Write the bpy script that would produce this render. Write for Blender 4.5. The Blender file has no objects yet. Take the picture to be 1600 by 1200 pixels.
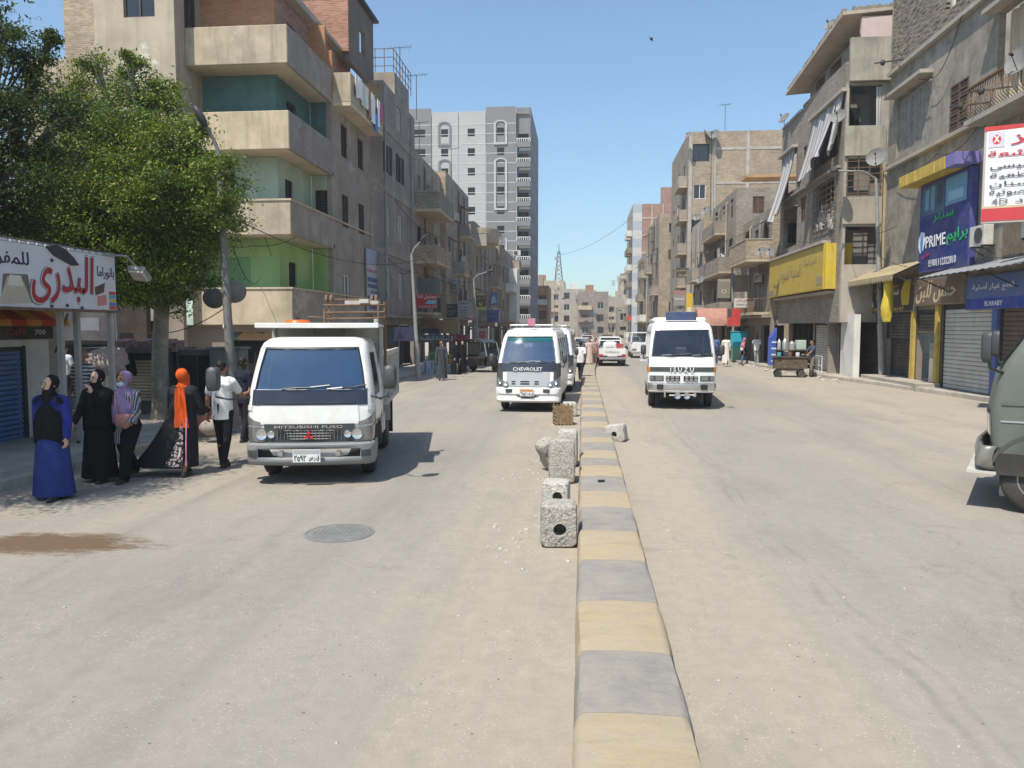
import bpy, math, random, unicodedata
import numpy as np
from mathutils import Vector, Matrix, noise
R = random.Random(7)
sc = bpy.context.scene
C = sc.collection
V = Vector
rad = math.radians
# ------------------------------------------------------------ camera, sky, sun
YAW, PITCH, CAMH = rad(5.22), rad(4.19), 2.35
cd = bpy.data.cameras.new('camera'); cam = bpy.data.objects.new('camera', cd); C.objects.link(cam)
cd.sensor_width = 36; cd.lens = 27; cd.clip_end = 3000; cd.clip_start = .05
cam.location = (0, 0, CAMH); cam.rotation_euler = (rad(90) - PITCH, 0, YAW)
sc.camera = cam
SUN = V((-.27, -.50, 1)).normalized()
w = bpy.data.worlds.new('World'); sc.world = w; w.use_nodes = True
wt = w.node_tree
sky = wt.nodes.new('ShaderNodeTexSky'); sky.sky_type = 'NISHITA'; sky.sun_disc = False
sky.sun_elevation = math.asin(SUN.z); sky.sun_rotation = math.atan2(SUN.x, SUN.y)
sky.air_density = 1.0; sky.dust_density = 1.0; sky.ozone_density = 1.3
wt.nodes['Background'].inputs['Strength'].default_value = .118
tint = wt.nodes.new('ShaderNodeMix'); tint.data_type = 'RGBA'; tint.blend_type = 'MULTIPLY'; tint.inputs[0].default_value = 1; tint.inputs[7].default_value = (.86, 1.02, 1.06, 1)
wt.links.new(sky.outputs[0], tint.inputs[6]); wt.links.new(tint.outputs[2], wt.nodes['Background'].inputs['Color'])
sd = bpy.data.lights.new('sun', 'SUN'); sd.energy = 4.2; sd.angle = rad(.53); sd.color = (1, .93, .82)
so = bpy.data.objects.new('sun', sd); C.objects.link(so); so.location = (0, 0, 60)
so.rotation_euler = (-SUN).to_track_quat('-Z', 'Y').to_euler()
vs = sc.view_settings
vs.view_transform = 'Standard'; vs.look = 'None'; vs.exposure = .62; vs.gamma = 1; vs.use_curve_mapping = False
sc.cycles.max_bounces = 6; sc.cycles.transparent_max_bounces = 8
sc.cycles.use_denoising = True
# ------------------------------------------------------------ materials
MAT = {}
def nt_new(name):
    m = bpy.data.materials.new(name); m.use_nodes = True
    t = m.node_tree; return m, t, t.nodes['Principled BSDF']
def N(t, typ, **kw):
    n = t.nodes.new(typ)
    for k, v in kw.items(): setattr(n, k, v)
    return n
def L(t, a, b): t.links.new(a, b)
def coord(t, kind):
    if kind == 'pos': return N(t, 'ShaderNodeNewGeometry').outputs['Position']
    return N(t, 'ShaderNodeTexCoord').outputs['Object']
def noi(t, co, scale, detail=4, rough=.6, st=None):
    n = N(t, 'ShaderNodeTexNoise'); n.inputs['Scale'].default_value = scale
    n.inputs['Detail'].default_value = detail; n.inputs['Roughness'].default_value = rough
    if st:
        mp = N(t, 'ShaderNodeMapping'); mp.inputs['Scale'].default_value = st
        L(t, co, mp.inputs['Vector']); co = mp.outputs[0]
    L(t, co, n.inputs['Vector']); return n.outputs['Fac']
def ramp(t, f, stops):
    r = N(t, 'ShaderNodeValToRGB'); e = r.color_ramp.elements
    while len(e) < len(stops): e.new(.5)
    for i, (p, c) in enumerate(stops):
        e[i].position = p; e[i].color = (*c, 1) if len(c) == 3 else c
    L(t, f, r.inputs[0]); return r.outputs[0]
def g3(a): return (a, a, a)
def mix(t, f, a, b, mode='MIX'):
    n = N(t, 'ShaderNodeMix', data_type='RGBA', blend_type=mode)
    for s, x in ((n.inputs[0], f), (n.inputs[6], a), (n.inputs[7], b)):
        if hasattr(x, 'links'): L(t, x, s)
        elif isinstance(x, (int, float)): s.default_value = x
        else: s.default_value = (*x, 1)
    return n.outputs[2]
def bump(t, b, h, st=.4, dist=.02):
    n = N(t, 'ShaderNodeBump'); n.inputs['Strength'].default_value = st; n.inputs['Distance'].default_value = dist
    L(t, h, n.inputs['Height']); L(t, n.outputs[0], b.inputs['Normal'])
def M(name, col, rough=.85, var=.2, scale=2.5, bmp=.25, bscale=45, metal=0, spec=.3, streak=0, dust=0, co='pos', coat=0, col2=None, c2at=(.55, .65)):
    """plain weathered surface: base colour with two noises, optional streaks and dust"""
    if name in MAT: return MAT[name]
    m, t, b = nt_new(name)
    p = coord(t, co)
    c = tuple(col)
    lo = tuple(x * (1 - var) for x in c); hi = tuple(min(1, x * (1 + var)) for x in c)
    out = ramp(t, noi(t, p, scale, 6, .65), [(.3, lo), (.7, hi)])
    if col2: out = mix(t, ramp(t, noi(t, p, scale * .6, 7, .7), [(c2at[0], g3(0)), (c2at[1], g3(1))]), out, col2)
    if streak: out = mix(t, ramp(t, noi(t, p, 1.1, 5, .7, (2.6, 2.6, .22)), [(.5, g3(0)), (.75, g3(streak))]), out, tuple(x * .5 for x in c))
    if dust: out = mix(t, ramp(t, noi(t, p, 1.7, 6, .7), [(.4, g3(0)), (.8, g3(dust))]), out, (.36, .31, .25))
    L(t, out, b.inputs['Base Color'])
    b.inputs['Roughness'].default_value = rough; b.inputs['Metallic'].default_value = metal
    b.inputs['Specular IOR Level'].default_value = spec; b.inputs['Coat Weight'].default_value = coat
    if bmp: bump(t, b, noi(t, p, bscale, 5, .7), bmp, .012)
    MAT[name] = m; return m
def BR(name, col, mortar=(.36, .33, .29), var=.25, size=(.24, .075), patch=0):
    """rough brick wall: works on any axis-parallel wall (u = x + y, v = z)"""
    if name in MAT: return MAT[name]
    m, t, b = nt_new(name); p = coord(t, 'pos')
    s = N(t, 'ShaderNodeSeparateXYZ'); L(t, p, s.inputs[0])
    a = N(t, 'ShaderNodeMath', operation='ADD'); L(t, s.outputs[0], a.inputs[0]); L(t, s.outputs[1], a.inputs[1])
    cv = N(t, 'ShaderNodeCombineXYZ'); L(t, a.outputs[0], cv.inputs[0]); L(t, s.outputs[2], cv.inputs[1])
    wob = N(t, 'ShaderNodeTexNoise'); wob.inputs['Scale'].default_value = 7; L(t, p, wob.inputs['Vector'])
    vm = N(t, 'ShaderNodeVectorMath', operation='MULTIPLY_ADD'); L(t, wob.outputs['Color'], vm.inputs[0])
    vm.inputs[1].default_value = (.03, .03, 0); L(t, cv.outputs[0], vm.inputs[2])
    k = N(t, 'ShaderNodeTexBrick'); L(t, vm.outputs[0], k.inputs['Vector'])
    k.inputs['Scale'].default_value = 1; k.inputs['Brick Width'].default_value = size[0]; k.inputs['Row Height'].default_value = size[1]
    k.inputs['Mortar Size'].default_value = .011; k.inputs['Mortar Smooth'].default_value = .4; k.inputs['Bias'].default_value = -.1
    k.inputs['Color1'].default_value = (*[x * (1 - var) for x in col], 1); k.inputs['Color2'].default_value = (*[min(1, x * (1 + var)) for x in col], 1)
    k.inputs['Mortar'].default_value = (*mortar, 1)
    out = mix(t, .55, k.outputs['Color'], ramp(t, noi(t, p, .9, 7, .7), [(.3, g3(.25)), (.7, g3(.8))]), 'SOFT_LIGHT')
    if patch: out = mix(t, ramp(t, noi(t, p, .55, 7, .72), [(.52, g3(0)), (.6, g3(patch))]), out, (.33, .29, .24))
    L(t, out, b.inputs['Base Color']); b.inputs['Roughness'].default_value = .95; b.inputs['Specular IOR Level'].default_value = .15
    h = N(t, 'ShaderNodeMath', operation='MULTIPLY_ADD'); L(t, k.outputs['Fac'], h.inputs[0]); h.inputs[1].default_value = -1
    L(t, noi(t, p, 30, 5, .7), h.inputs[2]); bump(t, b, h.outputs[0], .8, .03)
    MAT[name] = m; return m
def GL(name, tint, alpha=.35, rough=.05):
    """window glass of vehicles: partly clear, partly mirror"""
    if name in MAT: return MAT[name]
    m, t, b = nt_new(name); t.nodes.remove(b)
    tr = N(t, 'ShaderNodeBsdfTransparent'); tr.inputs[0].default_value = (*[x for x in (.7, .75, .78)], 1)
    pr = N(t, 'ShaderNodeBsdfPrincipled'); pr.inputs['Base Color'].default_value = (*tint, 1); pr.inputs['Roughness'].default_value = rough
    pr.inputs['IOR'].default_value = 1.75; pr.inputs['Specular IOR Level'].default_value = .8
    ob = coord(t, 'obj'); f = noi(t, ob, 3, 3)
    mx = N(t, 'ShaderNodeMixShader'); L(t, ramp(t, f, [(.2, g3(1 - alpha - .08)), (.8, g3(1 - alpha + .08))]), mx.inputs[0])
    L(t, tr.outputs[0], mx.inputs[1]); L(t, pr.outputs[0], mx.inputs[2])
    L(t, mx.outputs[0], t.nodes['Material Output'].inputs[0]); MAT[name] = m; return m
# ------------------------------------------------------------ meshes
WM = {}
def wmat(o): return WM.get(o.name, Matrix.Identity(4)) if o else Matrix.Identity(4)
class MB:
    def __init__(s): s.v = []; s.f = []; s.mi = []
    def add(s, vs, fs, mi=0):
        n = len(s.v); s.v += [tuple(p) for p in vs]; s.f += [tuple(i + n for i in q) for q in fs]; s.mi += [mi] * len(fs); return s
    def obb(s, c, a, b, d, mi=0):
        c, a, b, d = V(c), V(a), V(b), V(d)
        if a.cross(b).dot(d) < 0: a = -a
        P = [c + a * i + b * j + d * k for k in (-1, 1) for j in (-1, 1) for i in (-1, 1)]
        return s.add(P, [(0, 2, 3, 1), (4, 5, 7, 6), (0, 1, 5, 4), (2, 6, 7, 3), (0, 4, 6, 2), (1, 3, 7, 5)], mi)
    def box(s, x0, y0, z0, x1, y1, z1, mi=0):
        return s.obb(((x0 + x1) / 2, (y0 + y1) / 2, (z0 + z1) / 2), (abs(x1 - x0) / 2, 0, 0), (0, abs(y1 - y0) / 2, 0), (0, 0, abs(z1 - z0) / 2), mi)
    def bar(s, p, q, wd, h=None, up=(0, 0, 1), mi=0):
        p, q = V(p), V(q); d = q - p; up = V(up)
        sd_ = d.cross(up)
        if sd_.length < 1e-6: sd_ = d.cross(V((1, 0, 0)))
        sd_.normalize(); u2 = sd_.cross(d).normalized(); h = h or wd
        return s.obb((p + q) / 2, d / 2, sd_ * wd / 2, u2 * h / 2, mi)
    def rings(s, rs, closed=True, cap0=True, cap1=True, mi=0):
        n = len(rs[0]); vs = [p for r in rs for p in r]; fs = []
        for i in range(len(rs) - 1):
            for j in range(n if closed else n - 1):
                a, b = i * n + j, i * n + (j + 1) % n
                fs.append((a, b, b + n, a + n))
        if cap0: fs.append(tuple(range(n - 1, -1, -1)))
        if cap1: fs.append(tuple((len(rs) - 1) * n + j for j in range(n)))
        return s.add(vs, fs, mi)
    def path(s, pts, r, n=6, mi=0, caps=True):
        pts = [V(p) for p in pts]; rs = []; m = len(pts)
        rr = r if isinstance(r, (list, tuple)) else [r] * m
        ref = None
        for i, p in enumerate(pts):
            d = (pts[min(i + 1, m - 1)] - pts[max(i - 1, 0)]).normalized()
            if ref is None: ref = V((0, 0, 1)) if abs(d.z) < .9 else V((1, 0, 0))
            a = d.cross(ref).normalized(); b = d.cross(a).normalized(); ref = -b if False else ref
            rs.append([p + (a * math.cos(k * 2 * math.pi / n) - b * math.sin(k * 2 * math.pi / n)) * rr[i] for k in range(n)])
        return s.rings(rs, True, caps, caps, mi)
    def tube(s, p, q, r0, r1=None, n=8, mi=0): return s.path([p, q], [r0, r0 if r1 is None else r1], n, mi)
    def lathe(s, prof, o=(0, 0, 0), ax=(0, 0, 1), n=16, mi=0, caps=True):
        ax = V(ax).normalized(); a = ax.orthogonal().normalized(); b = ax.cross(a); o = V(o)
        rs = [[o + ax * h + (a * math.cos(k * 2 * math.pi / n) + b * math.sin(k * 2 * math.pi / n)) * r for k in range(n)] for r, h in prof]
        return s.rings(rs, True, caps, caps, mi)
    def prism(s, pts, fn, d0, d1, mi=0):
        """pts 2-D outline, fn(u, v, d) -> point"""
        n = len(pts); A = [fn(u, v, d0) for u, v in pts]; B = [fn(u, v, d1) for u, v in pts]
        fs = [(i, (i + 1) % n, (i + 1) % n + n, i + n) for i in range(n)] + [tuple(range(n - 1, -1, -1)), tuple(range(n, 2 * n))]
        return s.add(A + B, fs, mi)
    def ell(s, c, r, n=12, m=8, mi=0, ax=None):
        c = V(c); rs = []
        for i in range(m + 1):
            ph = -math.pi / 2 + math.pi * i / m; k_ = max(math.cos(ph), .02)
            ring = []
            for k in range(n):
                th = k * 2 * math.pi / n
                q = V((r[0] * k_ * math.cos(th), r[1] * k_ * math.sin(th), r[2] * math.sin(ph)))
                ring.append(c + (ax @ q if ax else q))
            rs.append(ring)
        return s.rings(rs, mi=mi)
    def build(s, name, mats, parent=None, smooth=None, local=False, bevel=0):
        me = bpy.data.meshes.new(name)
        vs = s.v
        if parent and not local:
            im = wmat(parent).inverted(); vs = [tuple(im @ V(p)) for p in s.v]
        me.from_pydata(vs, [], s.f)
        mats = mats if isinstance(mats, (list, tuple)) else [mats]
        for m in mats: me.materials.append(m)
        if len(mats) > 1: me.polygons.foreach_set('material_index', s.mi)
        if smooth:
            me.polygons.foreach_set('use_smooth', [True] * len(s.f)); me.set_sharp_from_angle(angle=rad(smooth))
        me.update()
        o = bpy.data.objects.new(name, me); C.objects.link(o)
        if parent:
            o.parent = parent; WM[o.name] = wmat(parent)
        if bevel:
            b = o.modifiers.new('b', 'BEVEL'); b.width = bevel; b.segments = 1; b.limit_method = 'ANGLE'; b.angle_limit = rad(50)
        return o
def tag(o, label, cat, group=None):
    o['label'] = label; o['category'] = cat
    if group: o['group'] = group
    return o
def thing(name, label, cat, loc=(0, 0, 0), rz=0, group=None):
    o = bpy.data.objects.new(name, None); C.objects.link(o); o.empty_display_size = .2
    o.location = loc; o.rotation_euler = (0, 0, rz); WM[o.name] = Matrix.Translation(loc) @ Matrix.Rotation(rz, 4, 'Z')
    return tag(o, label, cat, group)
_moved = set()
def align():
    """survey correction: everything placed by road distance so far is brought onto the true sight lines"""
    for o in C.objects:
        if o.name in _moved or o.parent or o.type in ('CAMERA', 'LIGHT') or o.get('kind') == 'structure': continue
        x = o.location.x if o.type == 'EMPTY' or o.location.length > 0 else sum(v.co.x for v in o.data.vertices) / len(o.data.vertices)
        y = o.location.y if o.type == 'EMPTY' or o.location.length > 0 else sum(v.co.y for v in o.data.vertices) / len(o.data.vertices)
        o.location.y += .091 * x + .004 * y; _moved.add(o.name)
        if o.type == 'EMPTY': WM[o.name] = Matrix.Translation(o.location) @ Matrix.Rotation(o.rotation_euler.z, 4, 'Z')
        for c in o.children:
            WM[c.name] = wmat(o)
            for k in c.children: WM[k.name] = wmat(o)
def keep():
    for o in C.objects: _moved.add(o.name)
def struct(o): o['kind'] = 'structure'; return o
def stuff(o): o['kind'] = 'stuff'; return o
def copy_tree(o, parent=None):
    c = o.copy(); C.objects.link(c)
    if parent: c.parent = parent; WM[c.name] = wmat(parent)
    for ch in [k for k in o.children]: copy_tree(ch, c)
    return c
def place(o, loc, rz=0, label=None):
    o.location = loc; o.rotation_euler = (0, 0, rz); WM[o.name] = Matrix.Translation(loc) @ Matrix.Rotation(rz, 4, 'Z')
    if label: o['label'] = label
    return o
# real-world measuring: meet a sight line of the survey photo with a known wall or ground plane
_rc = cam.rotation_euler.to_matrix()
def _ray(px, py): return _rc @ V(((px - 800) / 1200, (600 - py) / 1200, -1))
def onX(px, py, X):
    d = _ray(px, py); k = X / d.x; return d.y * k, CAMH + d.z * k
def onY(px, py, Y):
    d = _ray(px, py); k = Y / d.y; return d.x * k, CAMH + d.z * k
def gnd(px, py, z=0):
    d = _ray(px, py); k = (z - CAMH) / d.z; return d.x * k, d.y * k
class Fr:
    """wall frame: u along the wall, v up, w outwards"""
    def __init__(s, o, U, Nn):
        s.o, s.U, s.N = V(o), V(U).normalized(), V(Nn).normalized(); s.Z = V((0, 0, 1))
        s.sg = 1 if s.U.dot(s.Z.cross(s.N)) > 0 else -1
    def P(s, u, v, w=0): return s.o + s.U * u + s.Z * v + s.N * w
    def box(s, m, u0, u1, v0, v1, w0, w1, mi=0):
        return m.obb(s.P((u0 + u1) / 2, (v0 + v1) / 2, (w0 + w1) / 2), s.U * abs(u1 - u0) / 2, s.Z * abs(v1 - v0) / 2, s.N * abs(w1 - w0) / 2, mi)
def FL(X): return Fr((X, 0, 0), (0, 1, 0), (1, 0, 0))
def FRt(X): return Fr((X, 0, 0), (0, 1, 0), (-1, 0, 0))
def FY(Y): return Fr((0, Y, 0), (1, 0, 0), (0, -1, 0))
# ------------------------------------------------------------ writing
_forms = {}
for cp in list(range(0xFB50, 0xFBFF)) + list(range(0xFE70, 0xFEFD)):
    d = unicodedata.decomposition(chr(cp)).split()
    if len(d) in (2, 3) and d[0][0] == '<': _forms.setdefault((''.join(chr(int(x, 16)) for x in d[1:]), d[0][1:-1]), chr(cp))
def ar(s):
    """joined letter forms in display order"""
    for a in 'اأإآ': s = s.replace('ل' + a, {'ا': '\u0001', 'أ': '\u0002', 'إ': '\u0003', 'آ': '\u0004'}[a])
    key = {'\u0001': 'لا', '\u0002': 'لأ', '\u0003': 'لإ', '\u0004': 'لآ'}
    k = lambda c: key.get(c, c)
    has = lambda c, f: (k(c), f) in _forms
    out = []
    for i, c in enumerate(s):
        pv = i > 0 and has(s[i - 1], 'initial') and has(c, 'final')
        nx = i + 1 < len(s) and has(c, 'initial') and has(s[i + 1], 'final')
        f = 'medial' if pv and nx else 'final' if pv else 'initial' if nx else 'isolated'
        out.append(_forms.get((k(c), f), _forms.get((k(c), 'isolated'), c)))
    r = ''.join(reversed(out))
    # digits and Latin runs keep their own order
    o2, run = [], ''
    for ch in r + '\0':
        if ch.isdigit() or ch.isascii() and ch.isalnum(): run += ch
        else: o2.append(run[::-1] + ch); run = ''
    return ''.join(o2)[:-1]
TS = bpy.data.scenes.new('workshop')
def evald(o):
    """mesh of an object with its modifiers applied, worked out in a scratch scene"""
    TS.collection.objects.link(o)
    with bpy.context.temp_override(scene=TS, view_layer=TS.view_layers[0]): dg = bpy.context.evaluated_depsgraph_get()
    dg.update()
    me = bpy.data.meshes.new_from_object(o.evaluated_get(dg)); TS.collection.objects.unlink(o); bpy.data.objects.remove(o); return me
_tc = {}
def glyphs(s, shear=0):
    if (s, shear) in _tc: return _tc[s, shear]
    c = bpy.data.curves.new('t', 'FONT'); c.body = ar(s) if any(ord(x) > 0x600 for x in s) else s
    c.resolution_u = 2; c.shear = shear; c.offset = .012
    me = evald(bpy.data.objects.new('t', c))
    vs = np.array([v.co[:2] for v in me.vertices]); fs = [tuple(p.vertices) for p in me.polygons]
    bpy.data.meshes.remove(me); bpy.data.curves.remove(c)
    mn, mx = vs.min(0), vs.max(0); _tc[s, shear] = ((vs - mn) / (mx - mn), fs, (mx - mn)[0] / (mx - mn)[1]); return _tc[s, shear]
def lettering(F, s, ua, ub, va, vb, wd, mat, parent, local=False, shear=0, name='lettering', fit=False):
    """letters on wall frame F inside [ua..ub] x [va..vb], wd proud of it; read in the right direction"""
    g, fs, asp = glyphs(s, shear); m = MB()
    if fit:
        wdt = min(abs(ub - ua), asp * (vb - va)); c = (ua + ub) / 2; k = 1 if ub > ua else -1; ua, ub = c - k * wdt / 2, c + k * wdt / 2
    if F.sg < 0: ua, ub = max(ua, ub), min(ua, ub)
    else: ua, ub = min(ua, ub), max(ua, ub)
    m.add([F.P(ua + (ub - ua) * x, va + (vb - va) * y, wd) for x, y in g], fs)
    n = len(m.v)
    # a few millimetres of thickness
    edges = {}
    for f in fs:
        for i in range(len(f)):
            a, b = f[i], f[(i + 1) % len(f)]
            edges[(a, b)] = 1
    rim = [(a, b) for (a, b) in edges if (b, a) not in edges]
    m.v += [tuple(V(p) - F.N * .006) for p in m.v]
    for a, b in rim: m.f.append((b, a, a + n, b + n)); m.mi.append(0)
    return m.build(name, mat, parent, local=local)
# ============================================================ ground, road, kerbs
def road_mat():
    m, t, b = nt_new('dusty_asphalt'); p = coord(t, 'pos')
    s = N(t, 'ShaderNodeSeparateXYZ'); L(t, p, s.inputs[0])
    big = noi(t, p, .22, 6, .65); trk = noi(t, p, 1, 5, .6, (1.1, .05, 1)); fine = noi(t, p, 9, 6, .75)
    asp = ramp(t, fine, [(.3, (.205, .193, .176)), (.7, (.27, .255, .232))])
    snd = ramp(t, noi(t, p, 6, 6, .7), [(.3, (.30, .262, .213)), (.7, (.355, .312, .255))])
    # sand gathers near the median and along the edges, wheels keep the lanes greyer
    ax = N(t, 'ShaderNodeMath', operation='ABSOLUTE'); ad = N(t, 'ShaderNodeMath', operation='ADD'); ad.inputs[1].default_value = -.3
    L(t, s.outputs[0], ad.inputs[0]); L(t, ad.outputs[0], ax.inputs[0])
    near = ramp(t, N_math(t, 'DIVIDE', ax.outputs[0], 9.), [(.03, g3(.66)), (.12, g3(.42)), (.25, g3(.12)), (.75, g3(.16)), (1, g3(.5))])
    a1 = N_math(t, 'ADD', near, N_math(t, 'MULTIPLY', N_math(t, 'ADD', big, trk), .55)); a1 = N_math(t, 'SUBTRACT', a1, .18)
    col = mix(t, ramp(t, a1, [(.3, g3(0)), (.75, g3(1))]), asp, snd)
    # patches of darker repair, cracks
    col = mix(t, ramp(t, noi(t, p, .6, 8, .75, (1, .45, 1)), [(.5, g3(0)), (.72, g3(.55))]), col, (.175, .168, .16))
    vo = N(t, 'ShaderNodeTexVoronoi', feature='DISTANCE_TO_EDGE'); vo.inputs['Scale'].default_value = .42
    wv = N(t, 'ShaderNodeVectorMath', operation='MULTIPLY_ADD'); nz = N(t, 'ShaderNodeTexNoise'); nz.inputs['Scale'].default_value = 1.3; nz.inputs['Detail'].default_value = 6
    L(t, p, nz.inputs['Vector']); L(t, nz.outputs['Color'], wv.inputs[0]); wv.inputs[1].default_value = (1.6, 1.6, 0); L(t, p, wv.inputs[2]); L(t, wv.outputs[0], vo.inputs['Vector'])
    crack = ramp(t, vo.outputs['Distance'], [(.0, g3(1)), (.012, g3(0))])
    cm = N_math(t, 'MULTIPLY', crack, ramp(t, noi(t, p, .35, 3), [(.5, g3(0)), (.6, g3(.55))]))
    col = mix(t, cm, col, (.19, .17, .15))
    # stone chips
    v2 = N(t, 'ShaderNodeTexVoronoi'); v2.inputs['Scale'].default_value = 27; L(t, p, v2.inputs['Vector'])
    chip = ramp(t, v2.outputs['Distance'], [(.14, g3(1)), (.26, g3(0))])
    chip = N_math(t, 'MULTIPLY', chip, ramp(t, noi(t, p, 1.2, 5), [(.40, g3(0)), (.62, g3(.55))]))
    col = mix(t, chip, col, (.52, .47, .40))
    v3 = N(t, 'ShaderNodeTexVoronoi'); v3.inputs['Scale'].default_value = 60; L(t, p, v3.inputs['Vector'])
    col = mix(t, N_math(t, 'MULTIPLY', ramp(t, v3.outputs['Distance'], [(.1, g3(.6)), (.3, g3(0))]), .5), col, (.2, .18, .16))
    # scraped tyre lines and a seam along the right carriageway
    for x0, wd, am in ((2.15, .03, .32), (2.32, .02, .28), (5.3, .05, .2), (-3.4, .06, .22), (-5.2, .06, .22)):
        xx = N_math(t, 'ADD', s.outputs[0], N_math(t, 'MULTIPLY', noi(t, p, .22, 3, .6), -1.3 if x0 > 0 else .8)); xx = N_math(t, 'ABSOLUTE', N_math(t, 'ADD', xx, .65 - x0 if x0 > 0 else -.4 - x0), 0)
        ln_ = N_math(t, 'MULTIPLY', ramp(t, N_math(t, 'DIVIDE', xx, wd * 2), [(.2, g3(am)), (1, g3(0))]), ramp(t, noi(t, p, .8, 6, .8), [(.42, g3(0)), (.6, g3(1))])); col = mix(t, ln_, col, (.12, .11, .10))
    v4 = N(t, 'ShaderNodeTexVoronoi'); v4.inputs['Scale'].default_value = 9; L(t, p, v4.inputs['Vector'])
    col = mix(t, N_math(t, 'MULTIPLY', ramp(t, v4.outputs['Distance'], [(.05, g3(1)), (.11, g3(0))]), ramp(t, noi(t, p, 2.3, 3), [(.5, g3(0)), (.56, g3(.9))])), col, (.10, .085, .07))
    # oil drips down the middle of the lanes
    col = mix(t, ramp(t, noi(t, p, 1, 4, .6, (.9, .03, 1)), [(.55, g3(0)), (.75, g3(.32))]), col, (.165, .155, .14))
    # mud spill
    dv = N(t, 'ShaderNodeVectorMath', operation='SUBTRACT'); L(t, p, dv.inputs[0]); dv.inputs[1].default_value = (-5.75, 7.75, 0)
    sc_ = N(t, 'ShaderNodeVectorMath', operation='MULTIPLY'); L(t, dv.outputs[0], sc_.inputs[0]); sc_.inputs[1].default_value = (.48, 1.2, 0)
    ln = N(t, 'ShaderNodeVectorMath', operation='LENGTH'); L(t, sc_.outputs[0], ln.inputs[0])
    dd = N_math(t, 'ADD', ln.outputs['Value'], N_math(t, 'MULTIPLY', noi(t, p, 3.2, 8, .8, (.6, 1.6, 1)), 1.3))
    col = mix(t, ramp(t, N_math(t, 'MULTIPLY', dd, .5), [(.50, g3(.92)), (.60, g3(0))]), col, (.12, .075, .042))
    L(t, col, b.inputs['Base Color']); b.inputs['Roughness'].default_value = .93; b.inputs['Specular IOR Level'].default_value = .18
    bump(t, b, N_math(t, 'ADD', noi(t, p, 55, 6, .8), N_math(t, 'MULTIPLY', noi(t, p, 6, 6, .7), 1.2)), .5, .018)
    return m
def N_math(t, op, a, b):
    n = N(t, 'ShaderNodeMath', operation=op)
    for i, x in enumerate((a, b)):
        if hasattr(x, 'links'): L(t, x, n.inputs[i])
        else: n.inputs[i].default_value = x
    return n.outputs[0]
m_road = road_mat()
m_sand = M('bare_ground', (.33, .285, .225), var=.2, scale=.3, bscale=6)
m_pave = M('pavement_concrete', (.33, .30, .26), var=.25, scale=.8, bmp=.5, bscale=14, dust=.7)
m_conc = M('concrete', (.36, .335, .295), var=.25, scale=1.4, bmp=.4, bscale=25)
m = MB(); m.add([(-1500, -300, -.02), (1500, -300, -.02), (1500, 2500, -.02), (-1500, 2500, -.02)], [(0, 1, 2, 3)])
struct(m.build('ground', m_sand))
LK = [(-30, -8.25), (9, -8.3), (14, -8.3), (34, -8.2), (46, -7.6), (130, -6.2), (260, -2)]
RK = [(-30, 13.0), (19, 12.95), (26.2, 12.8), (31.2, 12.2), (37.1, 11.3), (51, 10.5), (80, 9.0), (140, 8.6), (260, 9)]
def kx(K, y): return float(np.interp(y, [k[0] for k in K], [k[1] for k in K]))
ys = [-30] + [i * 2 for i in range(-8, 70)] + [160, 200, 260]
m = MB()
for i, y in enumerate(ys):
    l, r = kx(LK, y) - .2, kx(RK, y) + .2
    for k in range(13): m.v.append((l + (r - l) * k / 12, y, .0))
for i in range(len(ys) - 1):
    for k in range(12): m.f.append((i * 13 + k, i * 13 + k + 1, i * 13 + k + 14, i * 13 + k + 13)); m.mi.append(0)
struct(m.build('road', m_road))
def pavement(K, sd_, far):
    m = MB(); yy = [-30] + list(range(0, 132, 4))
    rs = []
    for y in yy:
        k = kx(K, y)
        rs.append([(k, y, -.01), (k, y, .14), (k + sd_ * .05, y, .15), (k + sd_ * far, y, .15)])
    m.rings(rs, closed=False, cap0=False, cap1=False)
    return struct(m.build('pavement', m_pave))
pl_, pr_ = pavement(LK, -1, 26), pavement(RK, 1, 16)
# kerb stones along both pavements, each its own piece
m_kst = M('kerb_stone', (.34, .31, .265), var=.3, scale=2.2, bmp=.6, bscale=18, dust=.5)
def kerbline(K, sd_, y0, y1, par):
    y = y0
    while y < y1:
        ln = R.uniform(.8, 1.05); a, b_ = kx(K, y), kx(K, y + ln)
        m = MB(); h = .165 + R.uniform(-.012, .014); o = R.uniform(-.02, .02)
        rs = []
        for yy, xx in ((y + .012, a), (y + ln - .012, b_)):
            xx -= sd_ * (.06 + o)
            rs.append([(xx, yy, -.03), (xx + sd_ * .012, yy, h - .03), (xx + sd_ * .035, yy, h), (xx + sd_ * .2, yy, h), (xx + sd_ * .2, yy, -.03)])
        m.rings(rs); m.build('kerb_stone', m_kst, par); y += ln
kerbline(LK, -1, 6.5, 62, pl_); kerbline(RK, 1, 19, 62, pr_)
# paved slabs on the sunny left pavement
m_slab = M('paving_slab', (.44, .40, .35), var=.22, scale=1.3, bmp=.4, bscale=20, dust=.4)
for i in range(3):
    for j in range(7):
        x1 = -8.75 - i * .82; y0 = 9.4 + j * .82
        m = MB(); t_ = R.uniform(0, .008)
        m.box(x1 - .80, y0, .1, x1, y0 + .80, .162 + t_); m.build('paving_slab', m_slab, pl_)
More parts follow.
